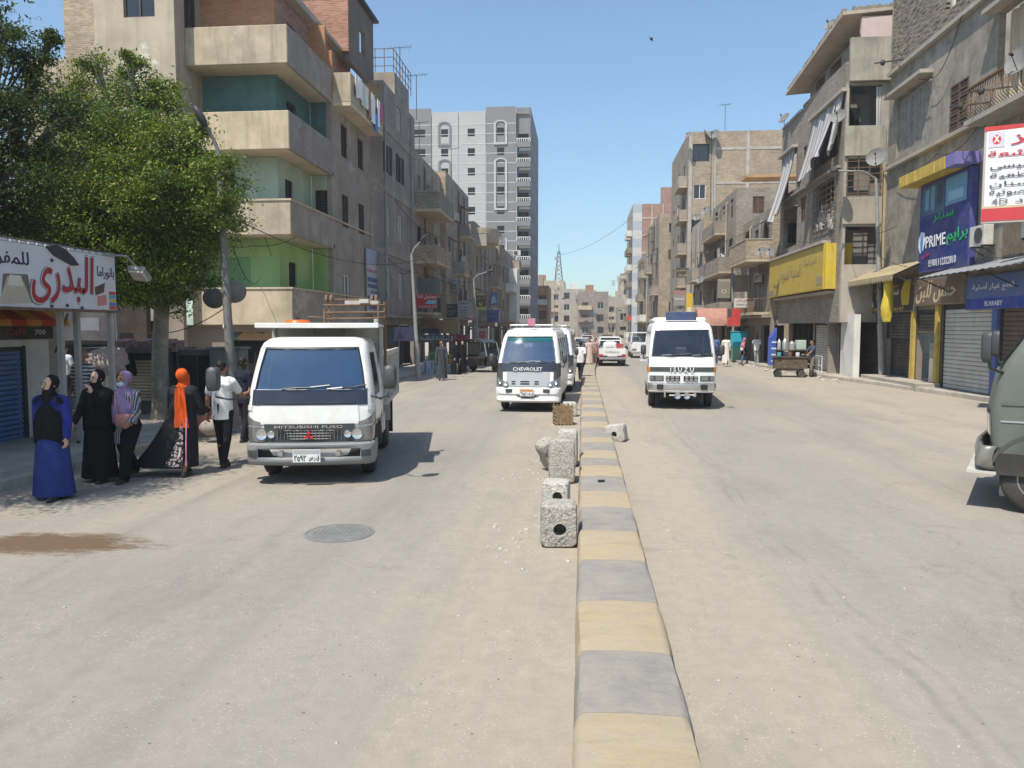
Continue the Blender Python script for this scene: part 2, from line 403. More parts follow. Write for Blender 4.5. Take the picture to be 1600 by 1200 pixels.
# median: painted blocks
def med(y): return .3 + (0 if y < 33 else .00115 * (y - 33) ** 2)
def paint(name, col, worn):
    m, t, b = nt_new(name); p = coord(t, 'pos')
    f = noi(t, p, 2.6, 8, .75); f2 = noi(t, p, 7, 6, .7, (.5, 1.8, 1))
    c = ramp(t, f2, [(.3, tuple(x * .86 for x in col)), (.7, tuple(x * 1.1 for x in col))])
    c = mix(t, ramp(t, f, [(.36, g3(.12)), (.66, g3(worn))]), c, (.335, .295, .24))
    c = mix(t, ramp(t, noi(t, p, 3, 7, .8, (.6, 2.4, 1)), [(.52, g3(0)), (.75, g3(.5))]), c, (.17, .155, .135))
    L(t, c, b.inputs['Base Color']); b.inputs['Roughness'].default_value = .9; b.inputs['Specular IOR Level'].default_value = .2
    bump(t, b, N_math(t, 'ADD', noi(t, p, 18, 8, .8), noi(t, p, 4, 4, .6)), .55, .02); return m
m_ky = paint('worn_yellow_paint', (.375, .295, .175), .85); m_kg = paint('worn_grey_paint', (.20, .196, .196), .78)
median = bpy.data.objects.new('median_kerb', None); C.objects.link(median); struct(median); median.empty_display_size = .2
ed = [1.6, 2.5, 3.35, 4.21, 5.08, 6.0, 7.12, 8.16, 9.23, 10.17, 11.2, 12.05, 12.8, 13.6, 14.5, 15.2, 16.7, 17.8]
while ed[-1] < 74: ed.append(ed[-1] + R.uniform(.9, 1.2))
for i in range(len(ed) - 1):
    y0, y1 = ed[i], ed[i + 1]; m = MB(); rs = []; n = 11
    for k in range(n):
        y = y0 + (y1 - y0) * k / (n - 1); c = med(y); g = .004 if k in (0, n - 1) else 0
        yy = y + (.002 if k == 0 else -.002 if k == n - 1 else 0)
        wv = lambda q, a=.022: a * noise.noise((q * 3.1, y * 1.4, q)) 
        hh = .185 + .02 * noise.noise((y * .9, 3, 1)) - g; hw = .325 + .012 * noise.noise((y * 1.1, 9, 2)) - g
        rs.append([(c - hw - .015, yy, -.02), (c - hw + wv(1), yy, hh * .72), (c - hw + .022 + wv(2), yy, hh * .95), (c - hw + .06, yy, hh + wv(3, .008)),
                   (c, yy, hh + .008 + wv(4, .006)), (c + hw - .06, yy, hh + wv(5, .008)), (c + hw - .022, yy, hh * .95), (c + hw + wv(6), yy, hh * .7), (c + hw + .02, yy, -.02)])
    m.rings(rs); m.build('kerb_block', m_kg if i % 2 == 1 else m_ky, median, smooth=50)
# small grit and litter lying on the road
m = MB()
for i in range(900):
    y = 2.2 + 26 * R.random() ** 1.8; x = R.choice((R.gauss(-.5, .5), R.gauss(1.2, .5), R.uniform(-7.5, 10), R.gauss(-8, .25)))
    if -.15 < x < .8: continue
    s_ = R.uniform(.006, .017); a = R.random() * 6
    m.lathe([(s_, 0), (s_ * .9, s_ * .5), (s_ * .3, s_ * .8)], (x, y, -.002), (R.uniform(-.2, .2), R.uniform(-.2, .2), 1), 5)
stuff(m.build('gravel', M('grit', (.34, .30, .25), var=.5, scale=30, bmp=0)))
# ============================================================ building kit
m_dark = M('room_shade_black', (.012, .012, .014), var=.1, bmp=0, rough=.9)  # near-black colour stands in for the shade inside rooms and shops
m_pane, _t, _b = nt_new('window_pane'); _b.inputs['Base Color'].default_value = (.02, .025, .03, 1); _b.inputs['Roughness'].default_value = .12; _b.inputs['Specular IOR Level'].default_value = .6
m_white = M('white_frame', (.66, .66, .63), var=.08, bmp=0, rough=.5, dust=.25)
m_wood = M('brown_wood', (.12, .075, .05), var=.35, scale=5, bmp=.4, bscale=30, streak=.3)
m_dwood = M('dark_wood', (.05, .04, .035), var=.35, scale=5, bmp=.4, bscale=30)
m_steel = M('dark_steel', (.05, .05, .052), var=.3, bmp=.1, rough=.6, metal=.3)
m_alu = M('aluminium', (.42, .42, .42), var=.15, bmp=0, rough=.45, metal=.6)
m_rust = M('rusty_steel', (.16, .10, .065), var=.4, scale=8, bmp=.3, rough=.85)
m_gpole = M('grey_pole_paint', (.25, .25, .245), var=.2, scale=3, bmp=.15, rough=.6, streak=.3, dust=.35)
m_ac = M('ac_white', (.58, .56, .51), var=.12, scale=4, bmp=0, rough=.5, dust=.5, streak=.3)
m_blk = M('black_plastic', (.02, .02, .02), var=.2, bmp=0, rough=.5)
m_dish = M('dish_grey', (.15, .15, .15), var=.25, scale=4, bmp=0, rough=.6, dust=.4)
m_shut = M('shutter_grey', (.42, .41, .38), var=.18, scale=1.8, bmp=.1, rough=.6, streak=.45, dust=.4)
def wall(F, u0, u1, v0, v1, ops, mat, par, th=.22, name='wall', w=0, bevel=0):
    """wall box with openings cut through: ops = [(ua, ub, va, vb)]"""
    us = sorted({u0, u1, *[x for o in ops for x in o[:2]]}); m = MB()
    us = [u for u in us if u0 <= u <= u1]
    for a, b in zip(us, us[1:]):
        mid = (a + b) / 2; cut = sorted((max(o[2], v0), min(o[3], v1)) for o in ops if o[0] <= mid <= o[1]); z = v0
        for c0, c1 in cut:
            if c0 > z + 1e-4: F.box(m, a, b, z, c0, w - th, w)
            z = max(z, c1)
        if z < v1 - 1e-4: F.box(m, a, b, z, v1, w - th, w)
    return m.build(name, mat, par, bevel=bevel)
def box(F, u0, u1, v0, v1, w0, w1, mat, par, name, bevel=0):
    m = MB(); F.box(m, u0, u1, v0, v1, w0, w1); return m.build(name, mat, par, bevel=bevel)
def window(F, u0, u1, v0, v1, st, par, w=0, mat=None):
    """window part (frame, louvres) with a pane sub-part, set back in its opening"""
    fm = MB(); t = .05
    def fr(a, b, c, d, w0, w1, t=t):
        F.box(fm, a, a + t, c, d, w0, w1); F.box(fm, b - t, b, c, d, w0, w1)
        F.box(fm, a + t, b - t, c, c + t, w0, w1); F.box(fm, a + t, b - t, d - t, d, w0, w1)
    mm = mat or {'white': m_white, 'louver': m_wood, 'dark': m_dwood, 'open': m_dwood, 'alu': m_alu}.get(st, m_dwood)
    if st in ('dark', 'white', 'alu', 'open'):
        fr(u0, u1, v0, v1, w - .14, w - .06)
        if u1 - u0 > .5: F.box(fm, (u0 + u1) / 2 - t / 2, (u0 + u1) / 2 + t / 2, v0 + t, v1 - t, w - .135, w - .065)
    if st == 'louver' or st == 'open':
        hw = (u1 - u0) / 2
        for sgn, ua in ((-1, u0), (1, (u0 + u1) / 2)):
            if st == 'open':
                # leaf swung flat against the wall
                a = u0 - hw if sgn < 0 else u1
                fr(a + .02, a + hw - .02, v0, v1, w + .02, w + .06); nn = int((v1 - v0) / .16)
                for k in range(nn): F.box(fm, a + .07, a + hw - .07, v0 + .06 + k * .16, v0 + .15 + k * .16, w + .025, w + .05)
            else:
                fr(ua + .005, ua + hw - .005, v0, v1, w - .10, w - .04); nn = max(3, int((v1 - v0 - .1) / .12)); dz = (v1 - v0 - .1) / nn
                for k in range(nn): F.box(fm, ua + .055, ua + hw - .055, v0 + .05 + k * dz, v0 + .05 + k * dz + dz * .7, w - .095, w - .055 - .02 * (k % 2))
    if not fm.v: fr(u0, u1, v0, v1, w - .14, w - .06)
    f = fm.build('window', mm, par)
    if st == 'louver': box(F, u0 + .01, u1 - .01, v0 + .01, v1 - .01, w - .16, w - .13, m_dark, f, 'backing')
    else: box(F, u0 + .01, u1 - .01, v0 + .01, v1 - .01, w - .13, w - .115, m_pane if st != 'hole' else m_dark, f, 'pane')
    return f
def balcony(F, u0, u1, v, d, h, mat, par, slab=.16, und=None, th=.1, w=0, capm=None, rail=None, name='balcony'):
    """slab, parapet on three sides; v is the floor level, d the projection"""
    b = box(F, u0, u1, v - slab, v, w, w + d, und or mat, par, name + '_slab')
    m = MB()
    if rail:
        for k in range(int((u1 - u0) / .14) + 1): F.box(m, u0 + k * .14, u0 + k * .14 + .02, v, v + h, w + d - .05, w + d - .03)
        for k in range(int(d / .14)): 
            for uu in (u0, u1 - .02): F.box(m, uu, uu + .02, v, v + h, w + .02 + k * .14, w + .04 + k * .14)
        F.box(m, u0, u1, v + h, v + h + .05, w + d - .07, w + d - .01); F.box(m, u0, u0 + .05, v + h, v + h + .05, w, w + d - .07); F.box(m, u1 - .05, u1, v + h, v + h + .05, w, w + d - .07)
        m.build('railing', rail, par)
    else:
        z0 = v + .002
        F.box(m, u0 - .01, u1 + .01, z0, v + h, w + d - th, w + d + .01); F.box(m, u0 - .01, u0 + th, z0, v + h, w, w + d - th); F.box(m, u1 - th, u1 + .01, z0, v + h, w, w + d - th)
        m.build('parapet', mat, par)
        if capm:
            m = MB(); F.box(m, u0 - .04, u1 + .04, v + h, v + h + .06, w + d - th - .03, w + d + .04); F.box(m, u0 - .04, u0 + th + .03, v + h, v + h + .06, w, w + d - th - .03); F.box(m, u1 - th - .03, u1 + .04, v + h, v + h + .06, w, w + d - th - .03)
            m.build('coping', capm, par)
    return b
_sl = {}
def shutter(F, u0, u1, v0, v1, mat, par, pitch=.115, w=-.05):
    """roller shutter: every slat a piece of its own, sharing one mesh"""
    n = int((v1 - v0) / pitch); k = (round(u1 - u0, 3), mat.name, round(F.N.x, 1), round(F.N.y, 1), pitch)
    P = par
    for i in range(n):
        z = v0 + i * pitch
        if k not in _sl:
            G = Fr((0, 0, 0), F.U, F.N); m = MB(); rs = []
            for u in (u0 - (u0 + u1) / 2 , u1 - (u0 + u1) / 2):
                rs.append([G.P(u, y, x) for x, y in ((-.02, .004), (0, .006), (.014, .03), (.016, pitch - .045), (.004, pitch - .012), (-.012, pitch - .008), (-.02, pitch - .01))])
            m.rings(rs); o = m.build('slat', mat, None, smooth=40); _sl[k] = o.data
        else:
            o = bpy.data.objects.new('slat', _sl[k]); C.objects.link(o)
        o.parent = P; WM[o.name] = wmat(P)
        o.location = wmat(P).inverted() @ F.P((u0 + u1) / 2, z, w)
        if wmat(P).to_euler().z: o.rotation_euler = (0, 0, -wmat(P).to_euler().z)
    m = MB(); g = .07
    F.box(m, u0 - g, u0 + .01, v0, v1 + .05, w - .03, w + .06); F.box(m, u1 - .01, u1 + g, v0, v1 + .05, w - .03, w + .06); F.box(m, u0 + .01, u1 - .01, v1 - pitch * .6, v1 + .05, w - .03, w + .03)
    m.build('shutter_rail', m_steel, P)
    box(F, u0 + .03, u1 - .03, v0 + .02, v1 - .02, w - .09, w - .05, m_steel, P, 'shutter_backing')
PM = {}
def flat(col, rough=.55, var=.08, dust=.25, emit=0):
    k = (tuple(round(c, 3) for c in col), rough, dust)
    if k not in PM: PM[k] = M('print_' + '_'.join(str(int(c * 100)) for c in col) + '_%d' % (rough * 100 + dust * 10), col, rough=rough, var=var, scale=2, bmp=0, dust=dust)
    return PM[k]
def sign(name, label, F, u0, u1, v0, v1, col, items=(), w=0, th=.12, group=None, edge=(.2, .2, .2), cat='sign', dust=.25):
    """sign box with a face; items: ('t', text, fu0, fu1, fv0, fv1, colour[, shear]) or ('r', fu0, fu1, fv0, fv1, colour); fu runs left to right as read"""
    o = thing(name, label, cat, F.P((u0 + u1) / 2, v0, w), 0, group)
    box(F, u0, u1, v0, v1, w, w + th, flat(edge), o, 'box')
    a, b = (u0, u1) if F.sg > 0 else (u1, u0)
    fu = lambda x: a + (b - a) * x
    fv = lambda y: v0 + (v1 - v0) * y
    e = .02 * min(abs(u1 - u0), v1 - v0) / abs(b - a)
    box(F, fu(e), fu(1 - e), fv(.02), fv(.98), w + th - .002, w + th + .006, flat(col, dust=dust), o, 'face')
    k = w + th + .007
    for it in items:
        if it[0] == 'r':
            box(F, fu(it[1]), fu(it[2]), fv(it[3]), fv(it[4]), k - .004, k + .002, flat(it[5], dust=dust), o, 'printed_panel'); k += .0025
        elif it[0] == 'p':
            m = MB(); m.prism([(fu(x), fv(y)) for x, y in it[1]], lambda u, v, d: F.P(u, v, d), k - .004, k + .002); m.build('printed_shape', flat(it[2], dust=dust), o); k += .0025
        else:
            lettering(F, it[1], fu(it[2]), fu(it[3]), fv(it[4]), fv(it[5]), k + .006, flat(it[6], dust=0), o, shear=it[7] if len(it) > 7 else 0); k += .0015
    return o
def ac_unit(loc, F, label, group='air conditioners on the fronts', s=1):
    """split unit hung on brackets"""
    o = thing('air_conditioner', label, 'air conditioner', loc, 0, group)
    G = Fr(loc, F.U, F.N)
    box(G, -.4 * s, .4 * s, 0, .56 * s, .12, .42, m_ac, o, 'casing', bevel=.012)
    m = MB()
    for k in range(6): m.lathe([(.22 * s - k * .035 * s, 0), (.22 * s - k * .035 * s, .012)], G.P(-.1 * s, .28 * s, .423), G.N, 16) if k == 0 else None
    m.build('fan_opening', m_blk, o, smooth=40)
    m = MB()
    for k in range(-5, 6): G.box(m, -.1 * s - .21 * s, -.1 * s + .21 * s, .28 * s + k * .038 * s, .28 * s + k * .038 * s + .009, .434, .442)
    m.build('grille', m_alu, o)
    m = MB()
    for u in (-.3 * s, .3 * s): G.box(m, u - .02, u + .02, -.04, 0, 0, .45); m.bar(G.P(u, -.04, .42), G.P(u, -.3, .0), .025)
    m.build('bracket', m_steel, o)
    return o
def dish(loc, aim, r, label, group='satellite dishes', mast=1.0, mat=None):
    """parabolic dish with feed arm on a short mast"""
    o = thing('satellite_dish', label, 'satellite dish', loc, 0, group)
    a = V(aim).normalized(); c = V((loc[0], loc[1], loc[2] + mast)); m = MB()
    pr = [(r * k / 6, .28 * r * (k / 6) ** 2) for k in range(1, 7)]
    back = [(r * k / 6, .28 * r * (k / 6) ** 2 - .02) for k in range(6, 0, -1)]
    m.lathe(pr + back, c, a, 20); m.build('reflector', mat or m_dish, o, smooth=40)
    m = MB(); m.tube(loc, c - V((0, 0, .02)), .03 * max(r, .5), n=6); m.build('mast', m_steel, o)
    m = MB(); q = a.orthogonal().normalized()
    tip = c + a * r * .95
    m.path([c + V((0, 0, -r * .9)) + a * .24 * r, tip], .012, 5); m.lathe([(.04, -.06), (.045, .05)], tip, a, 8); m.build('feed_arm', m_steel, o)
    return o
def building(name, label, loc, group=None): return thing(name, label, 'building', loc, 0, group)
# plasters
P_ = lambda n, c, **k: M('plaster_' + n, c, **{**dict(var=.16, scale=.9, bmp=.35, bscale=16, streak=.45), **k})
p_cream = P_('cream', (.44, .36, .255), var=.22, streak=.7, col2=(.36, .29, .20), c2at=(.58, .68)); p_beige = P_('beige', (.38, .325, .25), col2=(.55, .51, .45), c2at=(.60, .64))
p_grey = P_('grey', (.28, .24, .20), var=.25, col2=(.37, .33, .28), c2at=(.56, .62)); p_dgrey = P_('dark_grey', (.25, .215, .19), var=.22, col2=(.33, .29, .25), c2at=(.58, .63)); p_lgrey = P_('light_grey', (.36, .325, .28))
p_green = P_('green', (.30, .45, .17), streak=.1, bmp=.15); p_pale = P_('pale_green', (.36, .43, .34), streak=.2, bmp=.15); p_teal = P_('teal', (.075, .155, .15), var=.3, streak=.2)
p_white = P_('white', (.62, .60, .56)); p_brown = P_('brown', (.23, .19, .15)); p_stain = P_('stained', (.40, .335, .245), streak=.9, var=.28, col2=(.56, .52, .45), c2at=(.6, .7))
b_tan = BR('brick_tan', (.38, .29, .195), patch=.35); b_red = BR('brick_red', (.38, .17, .11), mortar=(.42, .34, .28), patch=.0); b_or = BR('brick_orange', (.47, .22, .11), mortar=(.48, .30, .2), var=.12)
b_grey = BR('brick_grey', (.26, .22, .175), patch=.3); b_pink = BR('brick_pink', (.36, .19, .15), mortar=(.4, .32, .27), patch=.1)
def box_mass(F, u0, u1, v0, v1, deep, par, mat, ops=(), name='wall'):
    return wall(F, u0, u1, v0, v1, list(ops), mat, par, name=name)
# ============================================================ left row of buildings
# --- corner house with loggias
X1, Y1 = -10.5, 28.0
o = building('apartment_house', 'cream corner house with green loggias behind the dump truck, laundry on its upper balcony', (X1, Y1, 0))
f_, q_ = FL(X1), FY(Y1)
RF = [2.6, 5.85, 8.88, 11.87, 15.0]          # floor levels at the corner
XL = -14.25
# inner walls of the loggias: front wall 1.2 m back, side wall .9 m back
inn = [p_green, p_pale, p_teal, b_or]
for k in range(4):
    z0, z1 = RF[k] + .02, RF[k + 1] - .15
    fq = FY(Y1 + 1.2); fs = FL(X1 - .9); mt = inn[k]
    ops = []
    if k == 0: ops = [(-13.55, -12.55, z0 + .7, z0 + 2.4)]
    if k == 1: ops = [(-14.1, -13.1, z0 + 1.0, z0 + 2.3)]
    wall(fq, XL, X1 - .9, z0, z1, ops, mt, o, name='loggia_wall')
    if k == 0: box(fq, -13.55, -12.55, z0 + .7, z0 + 2.4, -.2, -.05, P_('door_green', (.20, .36, .16), streak=0, bmp=.1), o, 'door_panel')
    if k == 1: window(fq, -14.1, -13.1, z0 + 1.0, z0 + 2.3, 'louver', o, mat=m_dwood)
    ops = {0: [(30.1, 30.9, z0 + .4, z0 + 2.3)], 1: [(29.9, 30.7, z0 + .3, z0 + 2.2)], 2: [(30.2, 31.2, z0 + .9, z0 + 2.2)], 3: [(30.4, 31.3, z0 + 1.0, z0 + 2.2)]}[k]
    wall(fs, Y1 + 1.43, 32.79, z0, z1, ops, mt if k != 3 else b_pink, o, name='loggia_wall')
    for q in ops: window(fs, *q, 'dark', o)
    # end wall of the loggia (faces the camera)
    wall(FY(32.8), X1 - .899, X1 - .221, z0, z1, [(X1 - .75, X1 - .1, z0 + .25, z0 + 2.25)] if k == 1 else [], mt, o, name='loggia_wall')
    if k == 1: window(FY(32.8), X1 - .75, X1 - .1, z0 + .25, z0 + 2.25, 'louver', o, mat=m_dwood)
    # floor slab and parapet
    hp = [1.27, 1.18, 1.32, 1.30][k]; pm = [p_cream, p_stain, p_cream, p_stain][k]; dp = RF[k]
    und = P_('soffit', (.50, .43, .30), streak=0, bmp=.1)
    m = MB(); m.box(XL, Y1 + .0, dp - .14, X1, 33.0, dp + .02); m.build('floor_slab', und, o)
    m = MB(); pt = dp + hp - .12
    m.box(XL, Y1 - .03, dp - .15, X1 + .03, Y1 + .09, pt); m.build('parapet', pm, o, bevel=.02)
    m = MB(); m.box(X1 - .09, Y1 + .09, dp - .15, X1 + .03, 32.8, pt); m.build('parapet', [p_grey, p_grey, p_dgrey, p_grey][k], o)
    if k in (0, 1):
        m = MB(); m.box(XL, Y1 - .07, pt, X1 + .07, Y1 + .13, pt + .07); m.box(X1 - .13, Y1 + .13, pt, X1 + .07, 38.8, pt + .07); m.build('coping', p_cream, o)
# roof slab over the top loggia
m = MB(); m.box(XL + .02, Y1 + .5, RF[4] - .15, X1 - .5, 32.6, RF[4] + .05); m.build('roof_slab', p_lgrey, o)
# flush street front beyond the loggia
ops = []
for k in range(4):
    z = RF[k]
    for y0 in (34.1, 36.6): ops.append((y0, y0 + .95, z + .95 if k else z + .75, z + 2.35 if k else z + 2.1))
ops = [q for i, q in enumerate(ops) if i not in (1,)]
wall(f_, 32.8, 39.0, RF[0] - .6, RF[3] - .1, [q for q in ops if q[3] < RF[3] - .1], p_grey, o)
for i, q in enumerate(ops):
    if q[3] < RF[3] - .1: window(f_, *q, ['white', 'louver', 'louver', 'dark', 'dark'][i % 5] if i else 'white', o, mat=None if i == 0 else m_dwood)
# set-back top floor with brick, and the hanging balcony with laundry
wall(FL(X1 - .9), 33.225, 38.6, RF[3] - .1, 15.1, [(35.0, 35.9, RF[3] + .9, RF[3] + 2.3)], b_pink, o); window(FL(X1 - .9), 35.0, 35.9, RF[3] + .9, RF[3] + 2.3, 'louver', o)
balcony(f_, 33.1, 38.3, RF[3] - .05, .75, 1.2, p_stain, o, und=P_('soffit2', (.52, .44, .32), streak=0), w=0)
wall(FY(33.0), X1 - 1.2, X1, RF[3] - .1, 13.9, [], b_or, o)
m = MB(); m.box(X1 - 1.2, 31.0, 15.0, X1 - .55, 38.6, 15.14); m.build('roof_slab', p_lgrey, o)
# ground floor
wall(q_, XL - 3.5, X1, 0, 2.45, [(-13.2, -11.2, .15, 2.2)], p_brown, o, w=-.3); box(q_, -13.3, -11.1, .1, 2.3, -.8, -.7, m_dark, o, 'shop_shade_sheet')
wall(f_, 28.5, 39.0, 0, 2.0, [(29.4, 32.2, .15, 1.95), (33.2, 35.6, .15, 1.95), (36.2, 38.4, .15, 1.95)], p_dgrey, o, w=-.25)
for a, b in ((29.4, 32.2), (33.2, 35.6), (36.2, 38.4)): shutter(f_, a, b, .16, 1.93, M('shutter_dark', (.10, .10, .10), var=.2, rough=.6), o, w=-.35)
# plastered stair tower on the left, higher than the frame
fq = FY(27.3); zt = 16.2
ops = [(-16.1, -14.95, 13.2, 14.55), (-16.0, -15.0, 9.2, 10.5), (-15.9, -15.1, 5.6, 6.6)]
wall(fq, -17.2, XL, 3.4, zt, ops, p_beige, o); wall(FL(XL), 27.5, 30.0, 3.4, zt, [(28.0, 28.9, 12.6, 14.6)], p_beige, o)
window(fq, *ops[0], 'alu', o, mat=M('brown_aluminium', (.10, .075, .07), rough=.4)); window(fq, *ops[1], 'louver', o, mat=M('teal_shutter', (.15, .33, .35))); window(fq, *ops[2], 'louver', o)
window(FL(XL), 28.0, 28.9, 12.6, 14.6, 'dark', o)
wall(FY(27.7), -18.6, -17.2, 3.4, 15.2, [], b_tan, o); wall(FY(27.9), -20.4, -18.6, 3.4, 12.0, [(-20.0, -19.4, 10.2, 10.9)], b_tan, o)
wall(fq, -20.4, XL, 0, 3.4, [(-19, -15, .15, 2.6)], p_brown, o); box(fq, -19.1, -14.9, .1, 2.7, -.9, -.8, m_dark, o, 'shop_shade_sheet')
m = MB(); m.box(-20.4, 27.95, 12.0, -18.62, 30, 12.12); m.build('roof_slab', p_lgrey, o)
# roof rooms behind
wall(FY(36.2), -13.2, -10.75, 15.0, 17.9, [], b_red, o); wall(FL(-10.75), 36.4, 40.5, 14.6, 17.9, [(38, 39, 15.6, 16.8)], P_('roof_room', (.16, .13, .115)), o)
m = MB(); m.box(-13.4, 35.9, 17.9, -10.5, 40.7, 18.02); m.build('roof_slab', m_steel, o)
# --- laundry, one garment after another
lc = [(.75, .75, .72), (.8, .8, .78), (.55, .6, .5), (.78, .76, .72), (.35, .22, .16), (.8, .82, .85), (.05, .25, .62), (.82, .83, .86), (.45, .12, .22)]
nm = ['white shirt with a yellow-green print', 'plain white vest', 'pale green towel', 'off-white cloth', 'brown garment', 'long white galabeya', 'bright blue garment', 'white bed sheet', 'dark pink towel']
for i in range(9):
    y0 = 33.4 + i * .5; z1 = 13.05 - (.0 if i != 6 else .75); hh = [.9, .8, 1.0, .95, 1.25, 1.3, .8, 1.25, .85][i]; m = MB(); n = 6; rs = []
    for r_ in range(6):
        z = z1 - hh * r_ / 5
        rs.append([(X1 + .86 + .03 * math.sin(k * 1.9 + i * 2 + r_ * .3) * (r_ + 1) / 4, y0 + .46 * k / (n - 1), z) for k in range(n)] + [(X1 + .85 + .03 * math.sin(k * 1.9 + i * 2 + r_ * .3) * (r_ + 1) / 4 - .012, y0 + .46 * k / (n - 1), z) for k in range(n - 1, -1, -1)])
    m.rings(rs); tag(m.build('garment', flat(lc[i], rough=.9, dust=0), None, smooth=60), nm[i] + ' drying on the line of the upper balcony', 'laundry', 'laundry on the upper balcony')
# --- second house, dark plaster
X2 = -10.0; y0, y1 = 39.2, 46.6; f_ = FL(X2); zt = 14.7
o = building('apartment_house', 'dark grey-brown plastered house with narrow white windows, next to the cream corner house', (X2, y0, 0))
LV = [3.2, 6.35, 9.5, 12.6]
ops = []; sty = []
for k, z in enumerate(LV[:3]):
    for y in (40.0, 42.7): ops.append((y - .42, y + .42, z + .75, z + 2.15)); sty.append('open' if k == 2 else 'white')
ops.append((42.2, 43.1, 13.0, 14.2)); sty.append('white')
wall(f_, y0 + .225, y1, 2.9, zt, ops, p_dgrey, o); m_dsh = M('dark_shutter', (.045, .05, .055))
for q, s in zip(ops, sty): window(f_, *q, s, o, mat=m_dsh if s == 'open' else None)
for z in (6.1, 9.2, 12.3): box(f_, y0 + .02, y1, z, z + .4, .0, .05, p_grey, o, 'band')
wall(FY(y0), -11.7, X2 - .0, 2.9, 13.3, [(-11.25, -10.75, 11.2, 12.6)], p_dgrey, o); window(FY(y0), -11.25, -10.75, 11.2, 12.6, 'dark', o)
box(FY(y0), -11.35, -10.85, 9.9, 13.1, .0, .10, M('yellow_panel', (.50, .36, .15), var=.2, streak=.3), o, 'timber_panel'); box(FY(y0), -11.7, -10.5, 13.1, 13.3, .0, .5, p_white, o, 'canopy')
wall(FY(y0 + 3), -11.6, X2 - .1, 14.5, 16.0, [], p_grey, o); wall(FL(X2 - .1), y0 + 3.2, y1 - 1, 14.5, 16.0, [], p_dgrey, o)
m = MB(); m.box(-12, y0 + .2, zt - .2, X2 - .05, y1, zt); m.build('roof_slab', p_grey, o)
m = MB()
for k in range(7):
    y = y0 + 3.2 + k * .7; m.tube((X2 - .2, y, 16.0), (X2 - .2, y, 17.3), .025, n=5)
for z in (16.4, 16.85, 17.3): m.tube((X2 - .2, y0 + 3.2, z), (X2 - .2, y0 + 7.4, z), .022, n=5); m.tube((X2 - .2, y0 + 3.2, z), (-11.6, y0 + 3.2, z), .022, n=5)
for x in (-10.7, -11.2): m.tube((x, y0 + 3.2, 16), (x, y0 + 3.2, 17.3), .022, n=5)
m.build('railing', m_rust, o)
wall(f_, y0, y1, 0, 2.9, [(y0 + .4, y0 + 3.2, .15, 2.5), (y0 + 3.6, y1 - .3, .15, 2.5)], p_dgrey, o, w=-.1)
shutter(f_, y0 + .4, y0 + 3.2, .16, 2.45, M('shutter_dark', (.10, .10, .10)), o, w=-.2); box(f_, y0 + 3.6, y1 - .3, .15, 2.5, -.9, -.8, m_dark, o, 'shop_shade_sheet')
box(f_, y0, y1, 2.88, 3.02, -.05, .35, p_dgrey, o, 'canopy')
